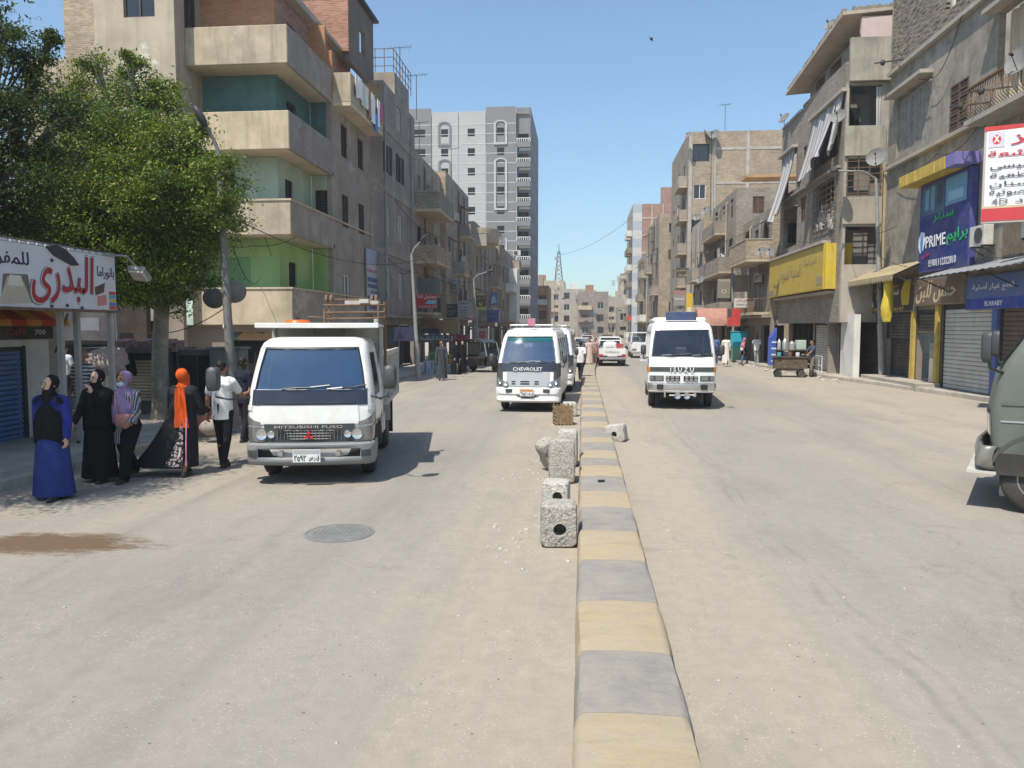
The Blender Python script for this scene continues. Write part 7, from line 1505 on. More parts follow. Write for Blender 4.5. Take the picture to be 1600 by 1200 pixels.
        t0 = pc - d * .02 * k + side * .036 * k; t1 = t0 + (d * .5 + side * .8 + nrm * .2).normalized() * .035 * k; cap(m, t0, t1, .012 * k, .010 * k, 6); cap(m, t1, t1 + (d * .9 + side * .15 + nrm * .3).normalized() * .03 * k, .010 * k, .008 * k, 6)
    body = link(fuse(m, vox, 1), 'body', skin, o)
    if face:
        m = MB()
        for sg in (-1, 1): m.ell(hp(sg * .031, -.083, .018), (.014 * k, .008 * k, .006 * k), 8, 6)
        m.build('eyes', m_eye, o, local=True, smooth=60); m = MB()
        for sg in (-1, 1): m.obb(hp(sg * .032, -.088, .042), Ht @ V((.020 * k, 0, -.002 * sg)), Ht @ V((0, .006 * k, 0)), V((0, 0, .004 * k)))
        m.build('eyebrows', m_hair, o, local=True); m = MB(); m.ell(hp(0, -.083, -.056), (.022 * k, .010 * k, .008 * k), 10, 6); m.build('mouth', m_lip, o, local=True, smooth=60)
    if hair:
        m = MB()
        if hair == 'short': m.ell(hp(0, .028, .052), (.083 * k, .098 * k, .094 * k), 16, 12)
        if hair == 'short' or hair == 'bald': cap(m, hp(-.03, .075, -.0), hp(.03, .075, .0), .045 * k, .045 * k)
        link(fuse(m, .009, 1), 'hair', m_hair, o)
    m = MB()
    for sd_ in 'RL':
        fz = J['ank' + sd_] + V((0, -.02, -.04 * k)); cap(m, fz + V((0, .045, -.002)), fz + V((0, -.15 * k, -.006)), .043 * k, .036 * k)
        m.box(fz.x - .04, fz.y - .17 * k, fz.z - .042, fz.x + .04, fz.y + .085, fz.z - .022)
    link(fuse(m, .009, 1), 'shoes', m_shoe, o)
    if outfit: outfit(o, J, k, hp, up, b_)
    return o
def trousers(mat, r=1.0, vox=.012):
    def f(o, J, k, hp, up, b_):
        m = MB(); cap(m, J['pel'] + V((0, 0, -.05)), J['pel'] + V((0, 0, .10)), .135 * k * b_, .135 * k * b_)
        for s in 'RL': cap(m, J['hip' + s], J['kne' + s], .098 * k * r * b_, .07 * k * r); cap(m, J['kne' + s], J['ank' + s] + V((0, 0, .02)), .07 * k * r, .058 * k * r)
        link(fuse(m, vox, 2), 'trousers', mat, o)
    return f
def shirt(mat, long=False, loose=1.0, low=-.04, vox=.012, name='shirt'):
    def f(o, J, k, hp, up, b_):
        m = MB(); h0, h1 = J['pel'] + up * (low * k - .09), J['che']; rs = []
        for t_ in (0, .25, .6, 1):
            c = h0.lerp(h1, t_); rr = (.152 + .012 * (1 - t_)) * k * b_ * loose; rs.append([c + V((rr * math.cos(q * math.pi / 10), rr * .76 * math.sin(q * math.pi / 10), 0)) for q in range(20)])
        m.rings(rs); cap(m, J['che'] + V((-.08, 0, .05)), J['che'] + V((.08, 0, .05)), .122 * k * b_, .122 * k * b_); cap(m, J['shoR'] + V((.04, 0, .01)), J['shoL'] + V((-.04, 0, .01)), .078 * k, .078 * k); cap(m, J['nek'] - up * .1, J['nek'] - up * .015, .085 * k, .065 * k)
        for s in 'RL':
            e = J['elb' + s]; cap(m, J['sho' + s], J['sho' + s].lerp(e, 1 if long else .62), .066 * k * loose, .062 * k * loose)
            if long: cap(m, e, e.lerp(J['wri' + s], .92), .060 * k * loose, .05 * k * loose)
        link(fuse(m, vox, 2), name, mat, o)
    return f
def robe(mat, flare=1.0, wind=0, low=.04, sleeves=True, name='robe', top=1.0, hang=1.0, fold=.05):
    def f(o, J, k, hp, up, b_):
        m = MB(); zt = J['che'].z; n = 40; rs = []
        for i in range(15):
            t_ = i / 14; z = zt + (low - zt) * t_; c = J['che'].lerp(J['pel'], min(1, t_ * 2.2)); rr = (.165 + (.05 + .10 * flare) * t_ ** 1.2) * k * b_; ring = []
            for j in range(n):
                a = j * 2 * math.pi / n; fl = 1 + fold * t_ * (math.sin(7 * a + 1.3 + 2 * t_) + .6 * math.sin(12 * a - 3 * t_))
                ring.append((c.x + rr * math.cos(a) * fl + wind * t_ ** 1.6 * (1 if math.cos(a) * (1 if wind > 0 else -1) > -.1 else .25), c.y + rr * .82 * math.sin(a) * fl, z + (.10 * abs(wind) * t_ ** 2 * max(0, math.cos(a) * (1 if wind > 0 else -1)))))
            rs.append(ring)
        m.rings(rs); m.build(name + '_skirt', mat, o, local=True, smooth=70)
        shirt(mat, sleeves, 1.04 * top, .0, name=name)(o, J, k, hp, up, b_)
    return f
def hijab(mat, drape=.30, back=0, tail=None, name='headscarf', cape=.088):
    def f(o, J, k, hp, up, b_):
        m = MB(); m.ell(hp(0, .040, .040), (.097 * k, .104 * k, .112 * k), 16, 12); cap(m, hp(0, -.01, -.10), J['nek'] - up * .02, .082 * k, .10 * k); cap(m, hp(-.05, -.035, -.108), hp(.05, -.035, -.108), .042 * k, .042 * k)
        cap(m, J['nek'] + V((-.08, -.01, -.06)), J['nek'] + V((.08, -.01, -.06)), .085 * k, .085 * k)
        cap(m, J['nek'] + V((-.12 * b_, -.02, -.09)), J['nek'] + V((.12 * b_, -.02, -.09)), .09 * k, .09 * k)
        n = 26; rs = []
        for i in range(7):
            t_ = i / 6; z = J['nek'].z + .0 - (drape + .10) * t_; ring = []
            for j in range(n):
                q = 2 * math.pi * j / n; rr = (.095 + cape * min(1, t_ * 2.0)) * b_ * (1 + .06 * t_ * math.sin(5 * q + i * .5)); fr = 1 if math.sin(q) < 0 else .75
                ring.append((rr * 1.06 * math.cos(q), rr * fr * math.sin(q) * .86 - .012, z + (.0 if math.sin(q) < .2 else max(0, drape - max(back, .12)) * t_) + .05 * t_ * math.sin(3 * q)))
            rs.append(ring)
        m.rings(rs)
        for s in (-1, 1): cap(m, hp(s * .084, -.01, .03), hp(s * .066, -.03, -.09), .020 * k, .030 * k)
        link(fuse(m, .011, 2), name, mat, o)
        if tail:
            m = MB(); rs = []
            for i in range(8):
                z = J['nek'].z - .02 - i * tail / 7; w_ = .07 + .008 * i; rs.append([(-.06 + (q - .5) * 2 * w_, .20 + .018 * math.sin(q * 14 + i * .4), z) for q in [j / 12 for j in range(13)]] + [(-.06 + (q - .5) * 2 * w_, .18 + .018 * math.sin(q * 14 + i * .4), z) for q in [j / 12 for j in range(12, -1, -1)]])
            m.rings(rs); m.build('scarf_tail', mat, o, local=True, smooth=60)
    return f
def both(*fs):
    def f(*a):
        for g in fs: g(*a)
    return f
def bag(mat, side=1):
    def f(o, J, k, hp, up, b_):
        c = V((side * .13, -.24, J['pel'].z + .08)); m = MB(); m.rings([[(c.x + w_ * math.copysign(abs(math.cos(t_)) ** .6, math.cos(t_)), y, c.z + h * math.copysign(abs(math.sin(t_)) ** .6, math.sin(t_))) for t_ in [q * math.pi / 10 + .02 for q in range(20)]] for y, w_, h in ((c.y - .045, .11, .075), (c.y - .03, .135, .10), (c.y + .03, .135, .10), (c.y + .045, .11, .075))])
        m.path([c + V((-.11, 0, .08)), V((-side * .02, -.2, J['che'].z)), J['nek'] + V((-side * .12, -.07, -.02))], .009, 5); m.obb(c + V((0, -.05, .05)), (.012, 0, 0), (0, .004, 0), (0, 0, .012)); m.build('handbag', mat, o, local=True, smooth=50)
    return f
def stripe_cloth(name, a, b_, sc_, axis='Z', dist=2):
    m, t, b = nt_new(name); p = coord(t, 'obj'); wv = N(t, 'ShaderNodeTexWave', bands_direction=axis); wv.inputs['Scale'].default_value = sc_; wv.inputs['Distortion'].default_value = dist; wv.inputs['Detail Scale'].default_value = 1.2; L(t, p, wv.inputs['Vector'])
    L(t, mix(t, ramp(t, wv.outputs['Fac'], [(.62, g3(0)), (.68, g3(1))]), a, b_), b.inputs['Base Color']); b.inputs['Roughness'].default_value = .9; bump(t, b, noi(t, p, 14, 5), .35, .012); return m
def floral(name):
    m, t, b = nt_new(name); p = coord(t, 'obj'); v = N(t, 'ShaderNodeTexVoronoi'); v.inputs['Scale'].default_value = 22; L(t, p, v.inputs['Vector'])
    c = ramp(t, v.outputs['Distance'], [(.10, (.45, .10, .12)), (.25, (.62, .42, .42)), (.42, (.68, .60, .56)), (.5, (.09, .05, .05)), (.62, (.03, .03, .03))]); L(t, c, b.inputs['Base Color']); b.inputs['Roughness'].default_value = .9; return m
c_blk = cl('black', (.012, .012, .014)); c_blue = cl('royal_blue', (.030, .036, .20)); c_skirt = cl('blue_skirt', (.028, .045, .17)); c_lilac = cl('lilac', (.26, .18, .32)); c_or = cl('orange', (.62, .10, .022)); c_white = cl('white', (.66, .66, .67)); c_jean = cl('dark_jeans', (.022, .023, .03)); c_grey = cl('dark_grey_abaya', (.028, .028, .031)); c_cream = cl('galabeya_white', (.62, .59, .54))
c_polo = stripe_cloth('striped_polo', (.55, .52, .47), (.03, .03, .05), 4.5, 'Z', .3); c_stcl = stripe_cloth('striped_cardigan', (.05, .05, .075), (.30, .29, .31), 9, 'X', .8)
def at(px, py, z=0): x, y = gnd(px, py, z); return (x, y, z)
fz = .011
# the group on the left
person('woman in a royal blue dress and black headscarf striding along the left road edge', at(86, 778), rad(8), 1.66, s_tan, .22, ((-.15, .12, .1), (.12, .18, .25)), True, .0095, head_turn=rad(-24), build=1.12, hair=None,
       outfit=both(robe(c_skirt, .30, .0, .05, True, fold=.045), shirt(c_blue, True, 1.1, -.12, name='jacket'), hijab(c_blk, .52)))
p_ = person('woman all in black with a long black headscarf, one hand raised to her chin', at(158, 752), rad(4), 1.66, s_tan, .1, ((.45, .1, .3), (.75, -.25, 2.0)), True, .0095, head_turn=rad(-20), build=1.1, hair=None, outfit=both(robe(c_blk, .30, .0, .07, True, fold=.05), hijab(c_blk, .5, .3)))
def facemask(o, J, k, hp, up, b_):
    m = MB(); m.ell(hp(0, -.062, -.062), (.062 * k, .048 * k, .045 * k), 14, 10); m.build('face_mask', flat((.36, .56, .60), rough=.8, dust=0), o, local=True, smooth=60)
person('woman with a lilac headscarf, a lowered blue face mask and a pink shoulder bag', at(200, 750), rad(-2), 1.66, s_brown, .32, ((-.25, .15, .15), (.25, .2, .75)), True, .0095, head_turn=rad(-15), build=1.1, hair=None, outfit=both(trousers(c_blk, 1.45), shirt(c_stcl, True, 1.14, -.22, name='cardigan'), hijab(c_lilac, .42), bag(cl('pink_leather', (.36, .17, .15), bmp=.05), 1), facemask))
def gore(o, J, k, hp, up, b_):
    m = MB(); rs = []
    for i in range(9):
        t_ = i / 8; z = .88 - t_ * .70; x0 = -.08 + .26 * t_ ** 1.2; x1 = -.10 - .0 * t_; rs.append([(x0 + (x1 - x0) * q / 6, .205 + .085 * t_ + .012 * math.sin(q * 2 + i), z) for q in range(7)] + [(x0 + (x1 - x0) * q / 6, .185 + .085 * t_ + .012 * math.sin(q * 2 + i), z) for q in range(6, -1, -1)])
    m.rings(rs); m.build('floral_panel', floral('floral_print'), o, local=True, smooth=60); m = MB(); m.path([(-.15, .20, .95), (-.16, .25, .6), (-.17, .29, .2)], .010, 6); m.build('pink_piping', flat((.62, .24, .38)), o, local=True)
person('woman seen from behind in a wind-blown black abaya with a flowered gore and orange headscarf', at(290, 742), rad(180), 1.66, s_brown, .2, ((.3, .2, .9), (.2, .2, .8)), True, .0095, head_turn=0, build=1.15, face=False, hair=None, outfit=both(robe(c_grey, .6, .52, .14, True, fold=.05), gore, hijab(c_or, .04, .04, .62, cape=.05)))
person('man seen from behind in a white t-shirt and dark jeans walking beside the tipper truck', at(350, 728), rad(180), 1.76, s_brown, .18, ((.5, .35, 1.2), (-.1, .2, .25)), False, .0095, head_turn=0, face=False, outfit=both(trousers(c_jean, 1.0), shirt(c_white, False, 1.08, -.06)))
person('balding man in a striped polo shirt standing in the shade behind the woman in black', at(135, 690, .15), rad(-15), 1.74, s_brown, .08, ((.1, .12, .3), (.15, .12, .3)), False, .0105, head_turn=rad(20), build=1.1, hair='bald', outfit=both(trousers(c_jean), shirt(c_polo, False, 1.15)))
person('man in a pale shirt far inside the shaded passage behind the canopy post', at(104, 640, .15), rad(170), 1.7, s_brown, .1, vox=.014, face=False, outfit=both(trousers(c_jean), shirt(cl('pale_blue', (.45, .48, .54)), False)))
person('man in dark clothes standing between the lamp post and the tipper truck', at(383, 690, .0), rad(150), 1.7, s_dark, .1, vox=.014, face=False, outfit=both(trousers(c_jean), shirt(cl('navy', (.02, .022, .04)), True)))
# mid distance
person('man in a dark grey galabeya standing at the left kerb by the motorbike', at(690, 594), rad(10), 1.72, s_brown, .05, vox=.014, outfit=robe(cl('slate', (.05, .055, .065)), .4, low=.08))
person('woman in black robes seen from the side next to the tuk-tuk, the nearer of two', at(712, 585), rad(60), 1.62, s_tan, .15, fem=True, vox=.014, hair=None, outfit=both(robe(c_blk, .6, low=.05), hijab(c_blk, .4)))
person('second woman in black, behind the nearer one beside the tuk-tuk', at(722, 583), rad(40), 1.62, s_tan, .1, fem=True, vox=.014, hair=None, outfit=both(robe(c_blk, .7, low=.05), hijab(c_blk, .4)))
person('young man in a white t-shirt and dark shorts walking beside the parked minibuses', at(907, 594), rad(165), 1.72, s_dark, .3, ((-.2, .12, .2), (.25, .1, .3)), vox=.013, face=False, outfit=both(trousers(c_jean, .95), shirt(c_white, False, 1.1)))
person('man in a pink-white shirt standing in the road beside the median, nearer of two', at(921, 574), rad(20), 1.7, s_brown, .1, vox=.016, face=False, outfit=both(robe(cl('pinkish', (.50, .40, .36)), .2, low=.25, sleeves=False)))
person('man in a brown shirt just right of the one in pink-white by the median', at(930, 572), rad(-30), 1.7, s_brown, .1, vox=.016, face=False, outfit=both(trousers(cl('brownish', (.14, .09, .07))), shirt(cl('rust', (.36, .20, .16)), False)))
# right pavement
person('man in a long white galabeya walking away on the right pavement', at(1134, 570, .1), rad(172), 1.74, s_dark, .18, vox=.014, face=False, outfit=robe(c_cream, .3, low=.12, fold=.03))
person('woman in black with a pink headscarf and white bag on the right pavement', at(1162, 569, .1), rad(-70), 1.6, s_brown, .32, fem=True, vox=.014, hair=None, outfit=both(trousers(cl('mid_jeans', (.07, .11, .17)), 1.1), robe(c_blk, .2, low=.5), hijab(cl('pink_scarf', (.50, .14, .20)), .2), bag(flat((.6, .6, .62)), 1)))
person('man in a white t-shirt with his hand on his hip by the dark shopfront', at(1182, 568, .1), rad(-25), 1.74, s_dark, .12, ((-.5, .5, 1.6), (.05, .1, .1)), vox=.014, outfit=both(trousers(cl('grey_trousers', (.30, .30, .31)), 1.1), shirt(c_white, False, 1.12)))
person('man in blue overalls standing in the shade just right of the bus lettered ISUZU', at(1118, 568, .1), rad(160), 1.72, s_dark, .1, vox=.016, face=False, outfit=both(trousers(cl('navy2', (.03, .04, .09))), shirt(cl('blue_print', (.08, .12, .26)), False)))
person('man in a slate-blue t-shirt pushing the tea cart', at(1268, 589, .0), rad(-75), 1.72, s_brown, .15, ((.7, .1, .5), (.7, .1, .5)), vox=.013, outfit=both(trousers(cl('khaki', (.20, .17, .13)), 1.1), shirt(cl('slate_blue', (.06, .075, .11)), False, 1.1)))
person('dark-clothed man standing inside the open shopfront beyond the white t-shirt man', at(1204, 566, .1), rad(30), 1.7, s_dark, .1, vox=.016, face=False, outfit=both(trousers(c_jean), shirt(cl('charcoal', (.03, .03, .03)), True)))
# ============================================================ concrete blocks, cart, signs, clutter
def cblock(name, label, loc, rz, sz, hole=None, tilt=(0, 0), mat=None, rough=.007, group='concrete blocks beside the median'):
    """chipped cast block with an optional round hole through its front"""
    w_, d, h = sz; m = MB(); n = 9; hp_ = []
    def P(x, y, z):
        e = .86; f = lambda a, r_: r_ * (abs(a) ** 1) * (1 if a > 0 else -1)
        v = V((x, y, z)); L8 = (abs(x) ** 8 + abs(y) ** 8 + abs(z) ** 8) ** (1 / 8); v = v / max(L8, 1e-3) * (1 if L8 > 0 else 1)
        q = V((v.x * w_ / 2, v.y * d / 2, v.z * h / 2)); nz = noise.noise(q * 9 + V(loc)) * rough + noise.noise(q * 26 + V(loc)) * rough * .6; return q * (1 + nz / max(w_, h) * 2)
    k = 10
    for ax in range(3):
        for s in (-1, 1):
            if ax == 1 and s == -1 and hole: continue
            base = len(m.v)
            for i in range(k + 1):
                for j in range(k + 1):
                    a, b = -1 + 2 * i / k, -1 + 2 * j / k; c = [0, 0, 0]; c[ax] = s; c[(ax + 1) % 3] = a; c[(ax + 2) % 3] = b; m.v.append(tuple(P(*c)))
            for i in range(k):
                for j in range(k): q = base + i * (k + 1) + j; m.f.append((q, q + 1, q + k + 2, q + k + 1)); m.mi.append(0)
    if hole:
        hx, hz, hr = hole; N_ = 40; rs = []
        for t_ in (1, .72, .5, .25, 0):
            ring = []
            for i in range(N_):
                a = (i + .5) / N_ * 2 * math.pi; c, s = math.cos(a), math.sin(a); r_ = 1 / max(abs(c), abs(s)); o_ = P(c * r_, -1, s * r_); hh = V((hx + hr * c, P(hx / w_ * 2, -1, hz / h * 2).y, hz + hr * s)); ring.append(hh.lerp(o_, t_) if t_ < 1 else o_)
            rs.append(ring)
        rs.append([V((v.x, v.y + d * .55, v.z)) for v in rs[-1]]); m.rings(rs, cap0=False, cap1=True)
    ob = m.build(name, mat or m_blkc, None, smooth=45); ob.location = (loc[0], loc[1], loc[2] + h / 2); ob.rotation_euler = (tilt[0], tilt[1], rz); return tag(ob, label, 'concrete block', group)
def agg(name, base, chip, dark):
    m, t, b = nt_new(name); p = coord(t, 'obj'); v = N(t, 'ShaderNodeTexVoronoi'); v.inputs['Scale'].default_value = 36; L(t, p, v.inputs['Vector'])
    c = mix(t, ramp(t, v.outputs['Distance'], [(.2, g3(1)), (.4, g3(0))]), base, chip); c = mix(t, ramp(t, noi(t, p, 24, 5, .75), [(.5, g3(0)), (.6, g3(.9))]), c, dark); c = mix(t, ramp(t, noi(t, p, 4, 6, .7), [(.5, g3(0)), (.75, g3(.5))]), c, (.40, .34, .26))
    L(t, c, b.inputs['Base Color']); b.inputs['Roughness'].default_value = .95; bump(t, b, N_math(t, 'ADD', v.outputs['Distance'], noi(t, p, 60, 4, .8)), .8, .012); return m
m_blkc = agg('aggregate_concrete', (.36, .33, .285), (.50, .465, .41), (.16, .145, .125)); m_blkw = agg('whitish_concrete', (.46, .43, .38), (.56, .53, .48), (.26, .235, .20))
def gp(px, py): return (*gnd(px, py), 0)
x, y = gnd(872, 857); cblock('concrete_block', 'nearest grey concrete block with a round hole, standing at the left of the median', (x, y + .2, 0), .04, (.40, .42, .46), (0.01, -.03, .07))
x, y = gnd(868, 806); cblock('concrete_block', 'pale concrete block with a hole right behind the nearest one', (x, y + .25, 0), -.06, (.34, .40, .40), (.03, .03, .062), mat=m_blkw)
x, y = gnd(877, 757); cblock('concrete_block', 'large coarse-aggregate concrete slab standing upright beside the median', (x, y + .2, 0), .08, (.40, .34, .66), None, (rad(-4), 0), rough=.014)
x, y = gnd(853, 742); cblock('concrete_block', 'broken concrete lump leaning against the coarse slab', (x + .04, y + .35, .05), .5, (.30, .30, .50), None, (rad(10), rad(-28)), rough=.03)
x, y = gnd(886, 735); cblock('concrete_block', 'white-topped concrete block hidden behind the coarse slab', (x, y + .45, 0), -.05, (.34, .36, .62), None, mat=m_blkw)
x, y = gnd(890, 652); cblock('concrete_block', 'small white concrete block behind the slatted crate', (x, y + .3, 0), .1, (.36, .4, .38), None, mat=m_blkw)
x, y = gnd(963, 691); cblock('concrete_block', 'white concrete block with a hole lying alone right of the median', (x, y + .22, -.02), -.25, (.42, .38, .36), (.0, .0, .055), (0, rad(-9)), mat=m_blkw)
# slatted crate
x, y = gnd(879, 665); o = thing('crate', 'weathered slatted crate standing on the road left of the median', 'crate', (x, y + .22, 0), rad(14)); mc_ = M('crate_wood', (.24, .16, .09), var=.45, scale=9, bmp=.4, col2=(.20, .24, .12))
for s in (-1, 1):
    for k in range(5): LB(o, 'slat', mc_, (-.20, s * .19 - .008, .03 + k * .09, .20, s * .19 + .008, .085 + k * .09)); LB(o, 'slat', mc_, (s * .21 - .008, -.19, .03 + k * .09, s * .21 + .008, .19, .085 + k * .09))
    for k in range(5): LB(o, 'upright', mc_, (-.2 + k * .09, s * .205 - .006, 0, -.16 + k * .09, s * .205 + .006, .5 - .02 * (k % 2)))
LB(o, 'crate_bottom', mc_, (-.2, -.18, .02, .2, .18, .04))
# manhole cover
x, y = gnd(530, 833); o = thing('manhole_cover', 'round grey steel manhole cover set in the left carriageway', 'manhole cover', (x, y, 0)); m_mh = M('worn_steel', (.235, .235, .225), var=.2, scale=6, bmp=.2, rough=.5, metal=.35, dust=.35)
m = MB(); m.lathe([(.40, -.02), (.40, .007), (.365, .009), (.365, -.01)], n=36, caps=False); m.build('ring', m_mh, o, local=True); m = MB(); m.lathe([(.36, -.02), (.36, .008), (.01, .008)], n=36); cv = m.build('cover', m_mh, o, local=True); m = MB()
for i in range(-6, 7):
    for j in range(-6, 7):
        if i * i + j * j < 34: m.box(i * .055 - .016, j * .055 - .016, .008, i * .055 + .016, j * .055 + .016, .0125)
stuff(m.build('tread_pattern', m_mh, cv, local=True))
# a dead lighter and paper scraps on the median
m = MB(); m.obb((.28, 10.75, .205), (.05, .01, 0), (0, .025, 0), (0, 0, .01)); tag(m.build('litter_packet', m_blk, None, bevel=.004), 'small dark crushed packet lying on a grey block of the median', 'litter')
# ---------------- tea cart
x, y = gnd(1238, 590); o = thing('tea_cart', 'dark wooden tea cart on four small wheels loaded with steel urns', 'cart', (x, y + .5, 0), rad(-8)); K = o
m_ct = M('cart_wood', (.10, .075, .055), var=.4, scale=5, bmp=.4, co='obj')
for k in range(5): LB(K, 'board', m_ct, (-.72, -.42, .42 + k * .105, .72, -.39, .52 + k * .105)); LB(K, 'board', m_ct, (-.75, -.39, .42 + k * .105, -.72, .42, .52 + k * .105)); LB(K, 'board', m_ct, (.72, -.39, .42 + k * .105, .75, .42, .52 + k * .105))
LB(K, 'counter', m_ct, (-.82, -.48, .95, .82, .48, .99)); LB(K, 'undercarriage', m_rust, (-.6, -.35, .32, .6, .35, .41)); LB(K, 'shelf_post', m_rust, (-.7, -.35, .99, -.67, -.32, 1.3), (.67, -.35, .99, .7, -.32, 1.3)); LB(K, 'shelf', m_ct, (-.75, -.40, 1.28, .75, .4, 1.31))
for x_ in (-.55, .5):
    for s in (-1, 1): m = MB(); m.lathe([(.08, -.04), (.16, -.05), (.17, 0), (.16, .05), (.08, .04)], (x_, s * .33, .17), (0, 1, 0), 16); m.build('wheel', v_tyre, K, local=True, smooth=40)
m = MB(); m.bar((.75, -.3, .8), (1.1, -.3, .98), .03); m.bar((.75, .3, .8), (1.1, .3, .98), .03); m.bar((1.1, -.32, .98), (1.1, .32, .98), .03); m.build('push_handle', m_rust, K, local=True)
cx, cy = WM[K.name].translation.x, WM[K.name].translation.y
for i, (dx, r_, h, lab, mt) in enumerate(((-.55, .09, .5, 'slim steel urn with a white cone lid at the left of the tea cart', m_alu), (-.28, .12, .55, 'tall steel urn with a pointed white lid on the tea cart', m_alu), (.05, .15, .42, 'wide bright steel pot in the middle of the tea cart', m_alu), (.45, .0, .45, 'pale green tin box at the right of the tea cart', flat((.34, .42, .36))))):
    if r_: m = MB(); m.lathe([(r_, 0), (r_, h * .7), (r_ * .9, h * .74), (r_ * .3, h * .95), (.01, h)], n=18); ob = m.build('urn', mt, None, smooth=40)
    else: m = MB(); m.box(-.22, -.18, 0, .22, .18, h); ob = m.build('tin_box', mt, None, bevel=.02)
    ob.location = (cx + dx * .99, cy - .1, 1.312); tag(ob, lab, 'pot')
for i, (dx, c, lab) in enumerate(((-.6, (.05, .25, .30), 'teal tub on the tea cart counter'), (-.1, (.15, .05, .03), 'dark brown jar on the tea cart counter'), (.25, (.5, .5, .5), 'white cup tray on the tea cart counter'))): m = MB(); m.lathe([(.09, 0), (.1, .14), (.08, .2)], n=12); ob = m.build('jar', flat(c), None, smooth=40); ob.location = (cx + dx, cy - .38, .992); tag(ob, lab, 'jar')
# blue fridge panel, white guard rail
o = thing('drinks_fridge', 'tall blue drinks fridge side panel standing at the corner shopfront', 'fridge', (10.95, 45.8, .15)); LB(o, 'cabinet', flat((.03, .09, .42), rough=.3), (-.15, -.3, 0, .2, .3, 1.6), bevel=.04); 
for k in range(4): LB(o, 'white_band', flat((.6, .62, .66)), (-.08, -.312, .25 + k * .36, .19, -.302, .33 + k * .36))
m = MB(); m.prism([(-.15, 1.6), (.2, 1.6), (.2, 2.2)], lambda u, v, d: V((u, d, v)), -.3, .3); m.build('slanted_top', flat((.03, .09, .42), rough=.3), o, local=True)
y0, y1 = 37.5, 40.6; o = thing('guard_rail', 'white tubular guard rail in front of the grey shutters', 'railing', (11.25, 38, 0)); m_gr = M('rail_white', (.62, .62, .60), rough=.5, var=.1, dust=.3)
for z in (.15, .55, 1.0): m = MB(); m.tube((11.3, y0, z), (11.15, y1, z), .022, n=6); m.build('rail', m_gr, o)
for k in range(9): t_ = k / 8; m = MB(); m.tube((11.3 - .15 * t_, y0 + 3.3 * t_, .0 if k in (0, 8) else .15), (11.3 - .15 * t_, y0 + 3.3 * t_, 1.0), .022 if k in (0, 8) else .014, n=6); m.build('rail_post', m_gr, o)
# ---------------- signs of the left row
def fsign(label, px0, py0, px1, py1, Y, col, items=(), name='shop_sign', cat='sign', **k):
    x0, z1 = onY(px0, py0, Y); x1, z0 = onY(px1, py1, Y); return sign(name, label, FY(Y), x0, x1, z0, z1, col, items, **k)
fsign('white and blue notice board with red Arabic heading on the cream corner house', 377, 449, 439, 495, 27.75, (.55, .60, .66), [('p', [(.3, 1), (1, 1), (1, .62), (.75, .75), (.45, .95)], (.02, .10, .40)), ('p', [(.02, .55), (.0, 1), (.2, 1), (.22, .7), (.12, .58)], (.62, .66, .64)), ('t', '6', .06, .15, .68, .9, (.05, .30, .18)), ('t', 'اسلام محلوف', .26, .97, .50, .76, (.45, .03, .03)), ('t', 'دكتور', .76, .9, .8, .93, (.55, .25, .05)), ('r', .04, .96, .36, .46, (.03, .10, .34)), ('r', .04, .96, .25, .34, (.03, .10, .34)), ('r', .04, .96, .05, .12, (.03, .06, .25)), ('t', 'استشارى الجراحة', .1, .9, .375, .445, (.6, .62, .66)), ('t', 'عيادة تخصصية', .1, .9, .262, .33, (.6, .62, .66)), ('t', '01066721185', .15, .85, .15, .215, (.12, .16, .3))], th=.1)
keep(); sign('notice_board', 'tall white and blue notice board on the shaded street side of the corner house', FL(-10.46), 36.6, 38.9, 3.0, 6.2, (.42, .44, .48), [('t', 'اسلام محلوف', .05, .95, .62, .72, (.40, .03, .03)), ('p', [(0, .8), (1, .75), (1, 1), (0, 1)], (.30, .38, .50)), ('r', .05, .95, .50, .57, (.05, .10, .26)), ('r', .05, .95, .41, .47, (.05, .10, .26)), ('r', .05, .95, .22, .29, (.05, .10, .26)), ('t', 'باطنة وقلب', .2, .8, .32, .38, (.1, .1, .2)), ('t', '0122845617', .15, .85, .08, .16, (.1, .1, .2))], th=.06)
fsign('painted green food mural board over the corner shop behind the truck', 352, 497, 470, 532, 27.62, (.045, .06, .05), [('p', [(.15, .1), (.3, .5), (.5, .3), (.7, .55), (.95, .2), (.95, .02), (.2, .02)], (.30, .17, .07)), ('t', 'مطعم الشام', .3, .75, .6, .9, (.45, .33, .04)), ('p', [(0, 0), (.2, .0), (.1, .3), (0, .25)], (.04, .16, .08))], th=.08)
fsign('red sign with white Arabic factory lettering and a blue swoosh', 650, 459, 683, 482, 44.9, (.42, .035, .03), [('t', 'معامل الفا', .08, .97, .62, .93, (.65, .62, .62)), ('p', [(.45, .32), (.62, .55), (.97, .55), (.97, .42), (.9, .3)], (.20, .50, .68)), ('t', '0122 42 31', .15, .95, .06, .2, (.6, .55, .55))], th=.15)
fsign('grey-white hanging sign with dark Arabic lines, upper of the pair past the red sign', 700, 434, 717, 460, 57, (.36, .38, .40), [('t', 'مكتب', .3, .8, .75, .92, (.06, .06, .08)), ('t', 'المحاماة', .1, .9, .5, .68, (.06, .06, .08)), ('t', 'استشارات', .1, .9, .28, .42, (.06, .06, .08)), ('t', 'قانونية', .1, .9, .08, .2, (.06, .06, .08))], th=.2)
fsign('black hanging sign with small white writing left of the grey-white ones', 694, 475, 716, 496, 55, (.022, .02, .028), [('t', 'صيدلية', .3, .75, .72, .88, (.5, .5, .5)), ('r', .15, .85, .45, .5, (.35, .35, .36)), ('r', .2, .8, .3, .34, (.35, .35, .36)), ('r', .3, .7, .15, .19, (.35, .35, .36))], th=.2)
